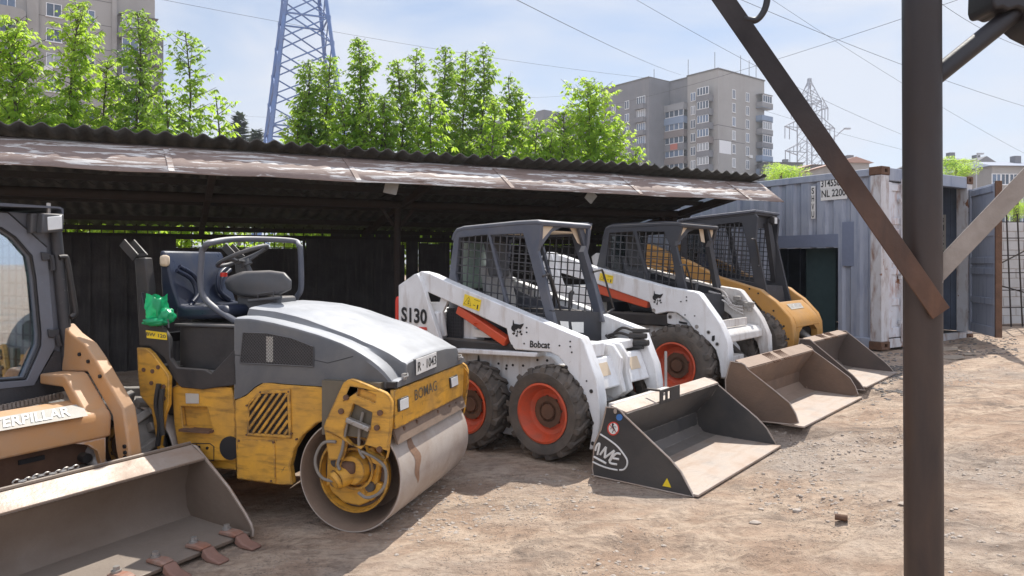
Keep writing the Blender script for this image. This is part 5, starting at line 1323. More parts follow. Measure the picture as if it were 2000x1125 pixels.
# hood, lofted
low = [(-.79, 1.295), (-.681, 1.297), (-.52, 1.274), (-.351, 1.241), (-.2, 1.206), (-.052, 1.163), (.06, 1.117), (.15, 1.068), (.22, 1.02), (.27, .975), (.295, .94)]
def top_z(u):
    T = [(-.82, 1.352), (-.6, 1.335), (-.4, 1.298), (-.2, 1.235), (-.067, 1.19), (.1, 1.135), (.22, 1.085), (.3, 1.04), (.34, 1.0)]
    for (a, za), (b, zb) in zip(T, T[1:]):
        if u <= b: return za + (zb - za) * (u - a) / (b - a)
    return T[-1][1]
def botz(u):
    Bp = FR.side([(450, 779), (462, 781), (480, 773), (498, 756), (516, 746), (551, 750), (667, 758), (762, 759)], 0)
    for (a, za), (b, zb) in zip(Bp, Bp[1:]):
        if u <= b: return za + (zb - za) * max(0, (u - a) / (b - a))
    return Bp[-1][1]
m = MB(); us = [-.80 + .0 * i for i in range(0)]
us = [-.8, -.76, -.7, -.65, -.6, -.52, -.44, -.36, -.28, -.2, -.12, -.04, .04, .1, .16, .21, .25, .28, .298]
def lowz(u):
    for (a, za), (b, zb) in zip(low, low[1:]):
        if u <= b: return za + (zb - za) * max(0, (u - a) / (b - a))
    return low[-1][1]
cols = []
for u in us:
    zl, zt = lowz(u), max(top_z(u), lowz(u) + .03); zb = botz(u) + .002; e = max(0, (u - .2) / .1)
    half = [(0.0, zb), (0.0, zl - .03), (.012, zl - .008), (.03, zl), (.115, zl + .004), (.128, zl - .002), (.14, zt - .03), (.152, zt - .008), (.175, zt), (.4, zt + .018), (.6, zt + .022)]
    cols.append([(u, v, z) for v, z in half] + [(u, 1.2 - v, z) for v, z in half[-2::-1]])
nn_ = len(cols[0]); vs = [p for c_ in cols for p in c_]
fs = [(i*nn_ + j, i*nn_ + j + 1, (i+1)*nn_ + j + 1, (i+1)*nn_ + j) for i in range(len(us) - 1) for j in range(nn_ - 1)]
# rounded nose
nose = []
for (du, f) in ((.02, .985), (.034, .955), (.04, .9)):
    c0 = cols[-1]; zbase = .915
    nose.append([(p[0] + du, .6 + (p[1] - .6) * (1 - .004 * du / .04), zbase + (p[2] - zbase) * (f if p[2] > zbase else 1) - (1 - f) * .3 * (1 if p[2] > .95 else 0)) for p in c0])
cc_ = len(us)
for q in nose:
    b = len(vs); vs += q; fs += [(b - nn_ + j, b - nn_ + j + 1, b + j + 1, b + j) for j in range(nn_ - 1)]
b = len(vs); vs += [(p[0] + .004, p[1], .9) for p in nose[-1]]; fs += [(b - nn_ + j, b - nn_ + j + 1, b + j + 1, b + j) for j in range(nn_ - 1)]
fs.append(tuple(range(nn_ - 1, -1, -1)))
m.add(vs, fs); hood = m.out('hood', M['hood'], RO, smooth=32)
gq = FR.side([(476, 649), (524, 651), (570, 660), (613, 677), (613, 716), (560, 713), (470, 709)], 0)
m = MB(); m.ext(gq, -.004, .001); go = m.out('side_grille', M['black'], hood)
g = MB(); g.wiregrid(gq, .0145, .0019, (0, -.007, 0), (1, 0, 0), (0, 0, 1), ang=45); g.out('expanded_mesh', M['plastic'], go, smooth=0)
g = MB(); g.tube([(u, -.006, z) for u, z in gq], .004, 5, closed=True); g.out('rim', M['plastic'], go)
g = MB(); a_, b_ = FR.side([(521, 657), (534, 707)], 0); g.box((a_[0], -.0055, b_[1]), (b_[0], -.0042, a_[1])); g.out('inner_strap', M['slab_label'], go)
# crack and seams of the hood
m = MB(); m.tube([(u, -.0005, z) for u, z in FR.side([(614, 703), (640, 709), (664, 703), (690, 696)], 0)], .002, 4); m.tube([(u, -.001, z) for u, z in FR.side([(455, 693), (470, 694)], 0)], .002, 4); m.out('seam', M['ink'], hood)
for v in (.1, 1.06): m = MB(); m.box((.328, v - .02, .93), (.345, v + .02, .97)); m.tube([(.345, v - .03, .95), (.36, v, .955), (.345, v + .03, .965)], .006, 6); m.out('hood_latch', M['steel'], hood)
# registration plate
pa, pb, pc = FR.front([(814, 733), (853, 716), (814, 712)], .352)
m = MB(); m.ext([(pa[0], pa[1]), (pb[0], pb[1]), (pb[0], pb[1] + .1), (pa[0], pa[1] + .1)], .347, .351, 'x'); pl_ = m.out('plate', M['whiteink'], hood, bevel=.002)
m = MB(); m.box((.3, pa[0], pa[1]), (.347, pb[0], pb[1] + .09)); m.out('plate_holder', M['plastic'], pl_)
lettering('lettering', 'R · 1043', (.3525, pa[0] + .015, pa[1] + .02), (.3525, pb[0] - .015, pb[1] + .02), (.3525, pa[0] + .015, pa[1] + .08), M['ink'], pl_, bold=.01)
# yellow front body
body = FR.side([(458, 782), (480, 773), (498, 757), (516, 747), (551, 751), (667, 759), (690, 762), (660, 815), (618, 827), (591, 850), (574, 878), (566, 910), (571, 947), (545, 947), (462, 936)], 0)
m = MB(); m.ext(body, 1.15, 1.2); m.out('front_body', M['yellow'], RO, bevel=.006)
m = MB(); m.ext(body, .0, .05); fb = m.out('front_body', M['yellow'], RO, bevel=.006)
m = MB(); m.box((-.78, .05, .3), (-.42, 1.15, .9)); m.box((-.42, .05, .72), (.25, 1.15, .9)); m.out('inner_frame', M['black'], RO)
lv_ = FR.side([(486, 786), (508, 764), (568, 759), (571, 856), (484, 850)], 0); lo_ = FR.side([(489, 789), (511, 769), (562, 767), (565, 849), (487, 845)], 0)
m = MB(); m.ext(lv_, -.012, -.001, holes=[lo_]); lp = m.out('louvre_panel', M['yellow'], fb, bevel=.004)
m = MB(); m.ext(lo_, -.0008, .0025); m.out('dark_gap', M['ink'], lp)
m = MB(); 
th = math.atan2(1, .78); rot = lambda p: (p[0]*math.cos(th) + p[1]*math.sin(th), -p[0]*math.sin(th) + p[1]*math.cos(th))
rr_ = [rot(p) for p in lo_]; y = min(p[1] for p in rr_) + .022
while y < max(p[1] for p in rr_):
    xs = []
    for i in range(len(rr_)):
        p, q = rr_[i], rr_[(i+1) % len(rr_)]
        if (p[1]-y)*(q[1]-y) < 0: xs.append(p[0] + (y-p[1])/(q[1]-p[1])*(q[0]-p[0]))
    xs.sort()
    if len(xs) > 1:
        A_, B_ = [(x*math.cos(th) - y*math.sin(th), x*math.sin(th) + y*math.cos(th)) for x in (xs[0], xs[-1])]
        m.bar((A_[0], -.008, A_[1]), (B_[0], -.008, B_[1]), .012, .018, up=(math.sin(th), 0, -math.cos(th)))
    y += .036
m.out('louvres', M['yellow'], lp, bevel=.002)
m = MB(); m.ext(FR.side([(464, 857), (537, 860), (540, 944), (464, 934)], 0), -.008, -.0005); m.out('access_panel', M['yellow'], fb, bevel=.004)
bolts('bolt', FR, [(467, 861), (534, 864), (482, 849), (569, 847), (564, 765), (509, 766), (482, 792), (645, 765), (530, 939), (579, 858)], -.008, .0065, 'rust', fb)
# near and far drum carriers
pp_ = [(668, 752), (671, 747), (678, 742), (686, 740), (696, 743), (752, 767), (760, 774), (765, 786), (763, 832), (757, 880), (753, 898), (744, 898), (716, 882), (712, 868), (706, 872), (682, 869), (660, 852), (633, 841), (632, 832), (640, 812)]
ph = [(690, 788), (727, 806), (724, 830), (712, 868), (704, 878), (690, 872), (670, 852), (672, 838)]
slot = [(700, 758), (734, 771), (732, 787), (697, 773)]
for near in (1, 0):
    v0 = -.085 if near else 1.25; m = MB(); P_ = FR.side(pp_, -.085)
    m.ext(P_, v0, v0 + .035, holes=[FR.side(ph, -.085), FR.side(slot, -.085)]); dc = m.out('drum_carrier', M['yellow'], RO, bevel=.006)
    if near:
        [bolts('bolt', FR, [q], -.086, .017, 'rust', dc, -.014) for q in ((677, 776), (667, 803), (743, 806), (737, 835), (742, 877))]
        m = MB(); m.ext(FR.side(slot, -.085), v0 + .02, v0 + .024); m.out('slot_back', M['yellow'], dc)
        m = MB(); m.box((-.14, -.05, .6), (.25, 0.02, .93)); m.out('mounting_block', M['inkgrey'], dc)
m = MB(); lo2 = FR.side([(632, 838), (678, 864), (668, 900), (640, 900)], -.06); m.ext(lo2, -.055, -.03); m.out('carrier_leg', M['yellow'], RO, bevel=.006)
m = MB(); m.ext(FR.side([(716, 880), (752, 896), (748, 915), (726, 905)], -.06), -.055, -.03); m.out('carrier_leg', M['yellow'], RO, bevel=.006)
M['hubhose'] = surf('grey_hose', (.17, .16, .145), .7, dirt=(.28, .23, .18), amt=.4, scale=10)
# hub: rubber mounted plate with vibration motor
m = MB(); m.lathe((.02, 0, DR), [(.05, .1), (.215, .1), (.225, .11), (.225, .13), (.05, .13)], 40); hubp = m.out('hub_plate', M['drumin'], RO, smooth=40)
for k in range(10):
    a = R(36 * k + 10); q = V(.02 + .185*math.cos(a), .1, DR + .185*math.sin(a)); m = MB(); m.cyl(q, q - V(0, .02, 0), .014, n=6); m.out('plate_bolt', M['rust'], hubp)
for a in (25, 150, 205, 330):
    q = V(.02 + .135*math.cos(R(a)), .1, DR + .135*math.sin(R(a))); m = MB(); m.cyl(q, q - V(0, .07, 0), .035, .03, 16); m.out('rubber_mount', M['rubber'], hubp)
m = MB(); m.lathe((.02, 0, DR), [(.235, .09), (.24, .05), (.225, .045), (.215, .09)], 44, caps=False); m.out('hub_ring', M['yellow'], hubp, smooth=40)
m = MB(); m.ext([(.02 + .2*math.cos(R(a)), DR + .2*math.sin(R(a))) for a in (200, 220, 250, 280, 310, 330, 345)] + [(.1, DR - .02), (-.06, DR - .02)], .055, .098); m.ext([(-.17, .25), (-.06, .3), (-.06, .46), (-.1, .53), (-.16, .5)], .05, .099); m.ext([(.1, .22), (.18, .3), (.2, .42), (.15, .52), (.1, .5)], .05, .099); m.out('mounting_plate', M['yellow'], hubp, bevel=.008)
m = MB(); m.lathe((.04, 0, DR + .04), [(.0, -.02), (.085, -.015), (.1, .02), (.105, .1)], 28); m.lathe((.04, 0, DR + .04), [(.125, .05), (.13, .02), (.115, .02), (.115, .06)], 28); m.out('vibration_motor', M['yellow'], hubp, smooth=40)
m = MB(); c_ = V(-.035, -.06, DR - .01); m.cyl(c_, c_ + V(.05, .1, .03), .062, .07, 20); m.cyl(c_ - V(.012, .02, .01), c_, .045, .062, 20); m.out('motor_cap', M['yellow'], hubp, smooth=40)
m = MB(); m.box((-.02, -.045, DR + .02), (.07, .02, DR + .095)); m.out('motor_cover', M['rust'], hubp, bevel=.02)
def ringpath(cx, cz, r, a0, a1, v, n=14): return [(cx + r*math.cos(R(a0 + (a1-a0)*k/n)), v, cz + r*math.sin(R(a0 + (a1-a0)*k/n))) for k in range(n + 1)]
for pts in ([(687, 792), (680, 818), (672, 858), (668, 880), (660, 905), (664, 918)], [(709, 805), (702, 840), (702, 878), (712, 895)], [(656, 863), (632, 865), (617, 890), (618, 915), (632, 935), (662, 941)], [(706, 882), (734, 895), (752, 915), (752, 945), (738, 965), (716, 972), (700, 962)]):
    m = MB(); m.tube(smooth_path([(u, -.07 + .0 * i, z) for i, (u, z) in enumerate(FR.side(pts, -.07))], 6), .0095, 8); m.out('hose', M['hubhose'], hubp)
m = MB()
for a, b in (((678, 819), (722, 838)),): p, q = FR.side([a, b], -.1); m.bar((p[0], -.1, p[1]), (q[0], -.1, q[1]), .04, .03); m.cyl((p[0] + .04, -.125, p[1] - .01), (p[0] + .04, -.09, p[1] - .01), .012, n=8); m.cyl((q[0] - .03, -.125, q[1] + .01), (q[0] - .03, -.09, q[1] + .01), .012, n=8)
m.out('hose_clamp', M['steel'], hubp, bevel=.006)
# fascia with lamps and name
uf = .335
fa = FR.front([(766, 765), (770, 763), (903, 710), (906, 716), (904, 772), (898, 775), (773, 838), (769, 832)], uf)
fa = [(max(-.03, v), z) for v, z in fa]
m = MB(); m.ext(fa, uf - .03, uf, 'x'); fs_ = m.out('fascia', M['yellow'], RO, bevel=.006)
m = MB(); z0_ = fa[2][1]; m.box((uf - .06, -.02, z0_ + .004), (uf - .002, 1.2, z0_ + .04)); m.out('gap_seal', M['ink'], RO)
for q in ([(775, 780), (795, 772), (796, 797), (776, 805)], [(876, 738), (891, 731), (893, 752), (878, 759)]):
    f = FR.front(q, uf); m = MB(); m.ext(f, uf + .001, uf + .012, 'x'); hl = m.out('headlight', M['black'], fs_, bevel=.006)
    c0 = Vector((sum(p[0] for p in f)/4, sum(p[1] for p in f)/4)); m = MB(); m.ext([c0 + (Vector(p) - c0)*.82 for p in f], uf + .0125, uf + .016, 'x'); m.out('lens', M['lamp_glass'], hl, bevel=.004)
a, b, c_ = FR.front([(810, 783), (853, 763), (809, 762)], uf)
lettering('lettering', 'BOMAG', (uf + .001, a[0], a[1]), (uf + .001, b[0], b[1] + .004), (uf + .001, c_[0], c_[1]), M['inkgrey'], fs_, bold=.004, depth=.002)
sb = FR.front([(772, 840), (898, 778), (897, 793), (776, 853)], uf - .02)
m = MB(); m.ext(sb, uf - .05, uf - .02, 'x'); sc_ = m.out('scraper_bar', M['drumin'], RO, bevel=.004)
m = MB()
for px, py in ((787, 837), (812, 824), (853, 804), (875, 794), (888, 788)): v, z = FR.front([(px, py)], uf - .02)[0]; m = MB(); m.cyl((uf - .03, v, z), (uf - .008, v, z), .013, n=8); m.out('bolt', M['rust'], sc_)
m = MB(); m.ext([(.29, .66), (.31, .66), (.345, .56), (.335, .555)], .0, 1.2); m.out('scraper_blade', M['drumin'], sc_)
m = MB(); m.tube(smooth_path([(uf + .0, 1.17, .86), (uf + .015, 1.235, .8), (uf + .01, 1.24, .7), (uf - .01, 1.22, .6)], 5), .006, 6); m.out('cable', M['yellow'], RO)
# middle and rear: platform, steps, rear carrier
mid = FR.side([(335, 757), (345, 752), (452, 757), (458, 782), (462, 900), (352, 900), (340, 830)], .02)
m = MB(); m.ext(mid, .02, .06, holes=[FR.side([(353, 794), (404, 796), (416, 838), (402, 842), (357, 833)], .02)]); mb_ = m.out('middle_body', M['yellow'], RO, bevel=.006)
m = MB(); m.box((mid[0][0], .06, .3), (-.83, 1.14, .88)); m.out('middle_core', M['yellow'], RO)
m = MB(); cA_ = FR.side([(355, 838), (414, 842)], .0); m.box((cA_[0][0], -.03, cA_[0][1] - .01), (cA_[1][0], .05, cA_[0][1] + .005)); m.out('foot_step', M['rust'], mb_)
p_ = FR.side([(363, 768), (389, 769), (389, 788), (364, 788)], .018); m = MB(); m.ext(p_, .012, .0185); dp = m.out('data_plate', M['slab_label'], mb_, bevel=.002)
m = MB(); m.tube([(u, .016, z) for u, z in FR.side([(364, 866), (410, 866), (418, 872), (418, 899), (366, 895)], .018)], .003, 5, closed=True); m.out('hatch_seam', M['ink'], mb_)
bolts('hole', FR, [(405, 875), (389, 873), (384, 871)], .018, .009, 'ink', mb_)
m = MB(); c2 = FR.side([(447, 876)], .0)[0]; m.lathe((c2[0], 0, c2[1]), [(.075, .005), (.075, .05)], 24); m.out('steering_joint', M['ink'], mb_)
tub = FR.side([(317, 640), (330, 660), (332, 700), (345, 718), (400, 722), (412, 730), (460, 680), (462, 752), (395, 761), (353, 757), (335, 735), (322, 700), (292, 676), (272, 676), (270, 620), (275, 570), (282, 600), (296, 632)], .0)
m = MB(); m.ext(tub, .0, .035); pt = m.out('platform_side', M['black'], RO, bevel=.006)
fl1, fl2 = FR.side([(345, 716), (410, 731)], .03)
m = MB(); m.box((-1.25, .035, .9), (-.82, 1.16, .93)); m.out('platform_floor', M['steel'], RO)
m = MB(); m.box((-1.33, .13, .93), (-.82, 1.16, 1.215)); m.out('seat_base', M['black'], RO, bevel=.008)
m = MB(); m.box((-1.36, .11, 1.217), (-.80, 1.16, 1.235)); m.out('deck', M['plastic'], RO, bevel=.006)
st1 = FR.side([(285, 645), (325, 650), (326, 664), (287, 660)], -.004); m = MB(); m.ext(st1, -.006, -.001); sk = m.out('sticker', M['sticker_y'], pt)
a, b, c_ = FR.side([(286, 655), (324, 661), (286, 648)], -.008); lettering('lettering', 'BW 120', (a[0], -.008, a[1]), (b[0], -.008, b[1]), (c_[0], -.008, c_[1]), M['inkgrey'], sk, bold=.015)
rc = FR.side([(271, 678), (290, 680), (302, 690), (330, 728), (334, 736), (333, 790), (325, 810), (316, 870), (330, 890), (312, 892), (308, 850), (300, 800), (278, 772), (274, 740)], -.03)
m = MB(); m.ext(rc, -.05, -.015); rco = m.out('rear_carrier', M['yellow'], RO, bevel=.006); [bolts('bolt', FR, [q], -.051, .014, 'rust', rco) for q in ((281, 722), (298, 725), (296, 748), (321, 778), (320, 755), (309, 717))]
m = MB(); m.tube(smooth_path([(u, -.07, z) for u, z in FR.side([(310, 750), (305, 790), (312, 830), (308, 870)], -.07)], 5), .016, 8); m.tube(smooth_path([(u, -.08, z) for u, z in FR.side([(318, 760), (314, 800), (318, 850)], -.08)], 5), .016, 8); m.out('hose', M['hose'], rco)
m = MB(); m.cyl((XR + .28, -.08, .33), (XR + .28, .05, .33), .07, n=14); m.box((XR + .1, .1, .62), (XR + .3, 1.2, .95)); m.out('rear_frame', M['black'], RO)
# folded roll bar posts
po = FR.side([(264, 505), (285, 503), (292, 560), (290, 640), (272, 640), (268, 560)], .05)
for v in (.04, 1.1):
    m = MB(); m.ext(po, v, v + .07); ob_ = m.out('roll_bar_post', M['black'], RO, bevel=.008)
    tp = FR.side([(262, 506), (243, 468)], .05); m = MB()
    for dv in (-.008, .075): m.bar((tp[0][0] + .03, v + dv, tp[0][1] + .01), (tp[1][0], v + dv, tp[1][1] - .02), .012, .06)
    m.bar((tp[0][0] + .03, v - .01, tp[0][1] + .03), (tp[0][0] + .03, v + .085, tp[0][1] + .03), .03, .02); m.out('hinge_fork', M['black'], ob_)
m = MB(); m.box((-1.52, .111, 1.1), (-1.47, 1.1, 1.16)); m.out('post_crossbar', M['black'], RO)
# seat
S0 = FR.side([(352, 497), (455, 612)], .62)
m = MB(); uc_, vc_ = -1.44, .5
prof_s = [(.02, 1.30), (.06, 1.34), (.0, 1.5), (-.05, 1.68), (-.075, 1.73), (-.11, 1.73), (-.1, 1.5), (-.08, 1.3)]
m.ext([(uc_ + a, z) for a, z in prof_s], vc_ - .31, vc_ + .31); so_ = m.out('seat_back', M['seat'], RO, bevel=.04, seg=4, smooth=60)
for s in (-1, 1):
    m = MB(); pts = [(uc_ + .015, vc_ + s*.26, 1.62), (uc_ + .035, vc_ + s*.13, 1.55), (uc_ + .055, vc_ + s*.11, 1.44), (uc_ + .075, vc_ + s*.2, 1.37)]
    for off in (0, .045): m.tube(smooth_path([(p[0], p[1] + s*off*.6, p[2] - off*.6) for p in pts], 5), .016, 8)
    m.out('seat_rib', M['seat'], so_, smooth=60)
m = MB(); m.ext([(uc_ + .02, 1.25), (uc_ + .42, 1.27), (uc_ + .46, 1.31), (uc_ + .42, 1.36), (uc_ + .1, 1.345), (uc_ + .02, 1.37)], vc_ - .31, vc_ + .31); m.out('seat_cushion', M['seat'], RO, bevel=.035, seg=4, smooth=60)
m = MB(); m.box((uc_ + .02, vc_ - .16, 1.2), (uc_ + .36, vc_ + .16, 1.26)); m.out('seat_suspension', M['black'], RO, bevel=.02)
m = MB(); m.box((uc_ - .09, vc_ - .34, 1.62), (uc_ - .02, vc_ - .3, 1.7)); m.out('torn_foam', M['beige'], so_, bevel=.02)
# drive lever with bellows
m = MB(); b0 = FR.top([(357, 612)], 1.24)[0]; bu, bv = b0
m.lathe((bu + .04, bv, 1.235), [(.07, 0), (.075, .015), (.055, .02), (.062, .035), (.046, .04), (.052, .055), (.037, .06), (.042, .075), (.028, .08), (.03, .095), (.014, .105)], 20, 'z'); bl = m.out('lever_bellows', M['plastic'], RO, smooth=40)
m = MB(); m.cyl((bu + .04, bv, 1.33), (bu + .03, bv, 1.40), .007, n=8); m.cyl((bu + .03, bv, 1.40), (bu + .025, bv, 1.5), .016, .019, 10); m.lathe((bu + .024, bv, 1.5), [(.019, 0), (.026, .01), (.024, .025), (.0, .03)], 12, 'z'); m.out('drive_lever', M['black'], bl)
m = MB(); q = FR.side([(320, 640), (313, 622), (318, 618), (328, 624), (331, 640)], .0); m.tube(smooth_path([(u, -.005, z) for u, z in q], 4), .006, 6); m.out('grab_loop', M['plastic'], pt)
# steering column, dash, wheel
d0 = FR.side([(442, 552), (452, 540), (480, 530), (530, 528), (560, 532), (574, 548), (573, 566), (550, 577), (500, 582), (465, 578), (446, 566)], .36)
m = MB(); cu = sum(p[0] for p in d0)/len(d0); cz = sum(p[1] for p in d0)/len(d0)
vs = []; fs = []; N = len(d0); lay = [(.36, .82), (.375, .95), (.42, 1.0), (.52, .98), (.58, .86)]
for v, s in lay: vs += [(cu + (p[0]-cu)*s - (v-.36)*.9, v, cz + (p[1]-cz)*s) for p in d0]
for k in range(len(lay) - 1): fs += [(k*N + i, k*N + (i+1) % N, (k+1)*N + (i+1) % N, (k+1)*N + i) for i in range(N)]
fs += [tuple(range(N)), tuple(range(len(vs) - 1, len(vs) - N - 1, -1))]; m.add(vs, fs); ds = m.out('dash_console', M['plastic'], RO, bevel=.012, seg=3, smooth=60)
m = MB(); cp_ = FR.side([(463, 580), (540, 580), (545, 600), (520, 640), (462, 640)], .42); m.ext(cp_, .42, .66); m.out('steering_column', M['plastic'], RO, bevel=.015)
m = MB(); a, b = FR.side([(484, 588), (548, 581)], .35); m.cyl((a[0], .36, a[1]), (b[0], .36, b[1]), .012, n=10); l_ = FR.side([(503, 583), (503, 574), (533, 570), (533, 579)], .345); m.tube([(u, .35, z) for u, z in l_], .004, 6); m.out('hinge', M['plastic'], ds)
m = MB(); q = FR.side([(437, 535)], .5)[0]; m.cyl((q[0], .5, q[1] - .02), (q[0], .5, q[1] + .01), .024, n=14); m.out('stop_button', M['red_lens'], ds)
w0 = FR.side([(474, 500)], .62)[0]; m = MB(); cw = V(w0[0], .62, w0[1]); ax_ = V(-.42, -.12, 1).normalized(); ex_ = ax_.cross(V(0, 1, 0)).normalized(); ey_ = ax_.cross(ex_)
RW = .185; m.tube([cw + (ex_*math.cos(t*math.pi/14) + ey_*math.sin(t*math.pi/14))*RW for t in range(28)], .0155, 9, closed=True)
for a in (90, 215, 325):
    e = ex_*math.cos(R(a)) + ey_*math.sin(R(a)); m.bar(cw - ax_*.05, cw + e*RW*.55 - ax_*.03, .05, .016, up=ax_); m.bar(cw + e*RW*.5 - ax_*.03, cw + e*RW, .034, .014, up=ax_)
m.cyl(cw - ax_*.075, cw - ax_*.035, .045, .04, 16); m.cyl(cw - ax_*.2, cw - ax_*.07, .022, n=12); m.out('steering_wheel', M['plastic'], RO, smooth=45)
# hoop rail round the console
h = FR.side([(468, 632), (398, 580), (394, 500), (399, 484), (412, 474), (468, 467)], .2); h2 = FR.side([(468, 467), (530, 466), (568, 470), (584, 480), (587, 496), (588, 560), (580, 580), (570, 598)], .86)
hp = [(u, .24 + .0*i, z) for i, (u, z) in enumerate(h[:-1])]
pts = [V(u, .2, z) for u, z in h[:5]] + [V(h[5][0], .2, h[5][1]) * .5 + V(h2[0][0], .86, h2[0][1]) * .5] + [V(u, .86, z) for u, z in h2[2:]]
m = MB(); m.tube(smooth_path(pts, 6), .021, 10); m.out('hoop_rail', M['cab'], RO, smooth=50)
# green plastic bag on the deck
M['bag'] = leafmat('green_plastic_film', (.012, .33, .13), (.02, .42, .18), (.02, .55, .22), .25); M['bag'].node_tree.nodes['Principled BSDF'].inputs['Roughness'].default_value = .25
gb = FR.top([(312, 632)], 1.24)[0]; rnd = random.Random(8)
gpos = FR.o + FR.F*gb[0] + FR.L*gb[1] + V(0, 0, 1.24)
def bag(mb, c, rx, ry, rz, open_=False):
    n1, n2 = 40, 20; vs = []
    for j in range(n2 + 1):
        t = math.pi * (j / n2) * (.72 if open_ else 1)
        for i in range(n1):
            p = 2*math.pi*i/n1; d = V(math.sin(t)*math.cos(p), math.sin(t)*math.sin(p), -math.cos(t))
            k = 1 + .22*noise.noise(d*2.1 + c*9) + .1*noise.noise(d*5.5 + c*3) + .05*noise.noise(d*13 + c) + (.18*math.sin(p*3 + 1) if open_ and j == n2 else 0)
            vs.append(c + V(d.x*rx, d.y*ry, d.z*rz)*k)
    mb.add(vs, [(j*n1+i, j*n1+(i+1) % n1, (j+1)*n1+(i+1) % n1, (j+1)*n1+i) for j in range(n2) for i in range(n1)])
gbt = bag_thing = thing('plastic_bag', 'crumpled green plastic bags lying on the roller deck by the lever', 'plastic bag', gpos)
m = MB(); bag(m, V(-.02, 0, .105), .066, .08, .118, True); m.out('open_bag', M['bag'], gbt, smooth=60)
m = MB(); bag(m, V(.055, -.02, .05), .055, .055, .055); bag(m, V(.0, -.06, .018), .085, .05, .028); m.out('knotted_bag', M['bag'], gbt, smooth=60)

# ================================================================ faded orange loader, cut by the left picture edge
FD = Frame((-1.6, 4.48, -.08), 29)
D_ = FD.root('skid_steer_loader', 'faded orange skid steer loader with toothed bucket, cut by the left picture edge', 'loader', 'skid steer loaders parked in a row')
VN = -1.75
# bucket
plD = FD.side([(372, 868), (384, 872), (448, 952), (480, 1002), (491, 1022), (495, 1036), (494, 1047)], 0)
A_ = FD.side([(377, 871)], -.02)[0]; Bf = (-.392, .42); Cf = FD.side([(364, 1022)], -.04)[0]
shD = [Bf, (-.55, .365), (-.59, .22), (-.575, .09), (-.53, .03), (-.3, .018), (-.01, .012)]
plate_ = [(A_[0] - .06, A_[1] + .0)] + plD[1:] + [(-.02, -.004), (-.55, -.004), (-.62, .08), (-.63, .36)]
m = MB(); m.ext(plate_, -.018, 0); m.ext(plate_, VN, VN + .018); m.sweep(shD, VN + .018, -.018, .014); bk_ = m.out('bucket', M['bktgrey'], D_, smooth=30)
m = MB(); m.sweep([(A_[0] - .02, A_[1]), Bf], VN + .02, -.02, .016); te = m.out('top_edge', M['scraped'], bk_, bevel=.004)
m = MB(); m.box((-.19, VN, .004), (.015, -.001, .026)); m.out('cutting_edge', M['bktgrey'], bk_, bevel=.005)
m = MB(); m.tube([(u, -.002, z) for u, z in plD], .008, 5); m.out('worn_rim', M['scraped'], bk_)
m = MB(); m.tube([(A_[0] - .03, VN, A_[1] + .012), (A_[0] - .03, -.02, A_[1] + .012)], .014, 8); m.out('top_pipe', M['bktgrey'], bk_)
M['tooth'] = surf('tooth_steel', (.34, .29, .25), .6, metal=.2, dirt=(.3, .13, .08), amt=.7, scale=9, bump=.2)
M['toothrust'] = surf('red_rust_tooth', (.25, .135, .1), .7, dirt=(.18, .1, .075), amt=.4, scale=9, bump=.2)
for px, py in ((468, 1047), (401, 1072), (330, 1103), (250, 1132), (150, 1180), (40, 1230)):
    tu, tv = FD.top([(px, py)], .035)[0]; tu = -.06
    pr_ = [(tu - .06, .028), (tu - .05, .05), (tu + .05, .06), (tu + .1, .05), (tu + .15, .015), (tu + .24, -.0), (tu + .24, -.018), (tu + .13, -.02), (tu + .085, .0), (tu + .08, .028)]
    m = MB(); m.ext(pr_[:4] + pr_[-1:], tv - .035, tv + .035); t_ = m.out('tooth', M['tooth'], bk_, bevel=.008)
    m = MB(); m.ext([pr_[3], pr_[4], pr_[5], pr_[6], pr_[7], pr_[8]], tv - .038, tv + .038); m.out('tooth_tip', M['toothrust'], t_, bevel=.01)
    m = MB(); m.cyl((tu - .02, tv, .055), (tu - .02, tv, .085), .018, n=6); m.cyl((tu - .02, tv, .05), (tu - .02, tv, .066), .026, n=12); m.out('bolt', M['steel'], t_)
# chain lying along the bucket edge
m = MB(); c0 = V(A_[0] - .05, 0, A_[1] + .03); k = 0
ch0 = FD.front([(42, 944)], A_[0])[0][0]; ch1 = FD.front([(166, 916)], A_[0])[0][0]; v = ch0
while v < ch1:
    e = [(c0.x + .012*math.sin(k) + (.011*math.sin(t*math.pi/5) if k % 2 else 0), v + .018*math.cos(t*math.pi/5), c0.z + (0 if k % 2 else .011*math.sin(t*math.pi/5))) for t in range(10)]
    m.tube(e, .0045, 6, closed=True); v += .026; k += 1
m.out('chain', M['steel'], bk_)
# frame behind the bucket
m = MB(); m.box((-.95, -1.5, .2), (-.9, -.42, .62)); m.out('front_frame', M['rust'], D_, bevel=.01)
m = MB(); q = FD.front([(36, 908), (86, 890)], -.895); m.box((-.9, q[0][0], q[0][1]), (-.885, q[1][0], q[0][1] + .025)); m.out('slot', M['ink'], D_)
m = MB(); q = FD.front([(188, 900)], -.85)[0]; m.cyl((-.95, q[0], q[1] + .08), (-.78, q[0] + .03, q[1] - .12), .05, n=14); m.out('tilt_cylinder', M['steel'], D_)
m = MB(); m.cyl((-.9, q[0] - .06, q[1] + .03), (-.84, q[0] - .06, q[1] + .03), .03, n=10); m.cyl((-.9, q[0] - .06, q[1] - .04), (-.84, q[0] - .05, q[1] - .05), .03, n=10); m.out('coupler', M['black'], D_)
m = MB(); m.box((-2.4, -1.45, .25), (-1.0, -.42, .58)); m.out('chassis', M['black'], D_)
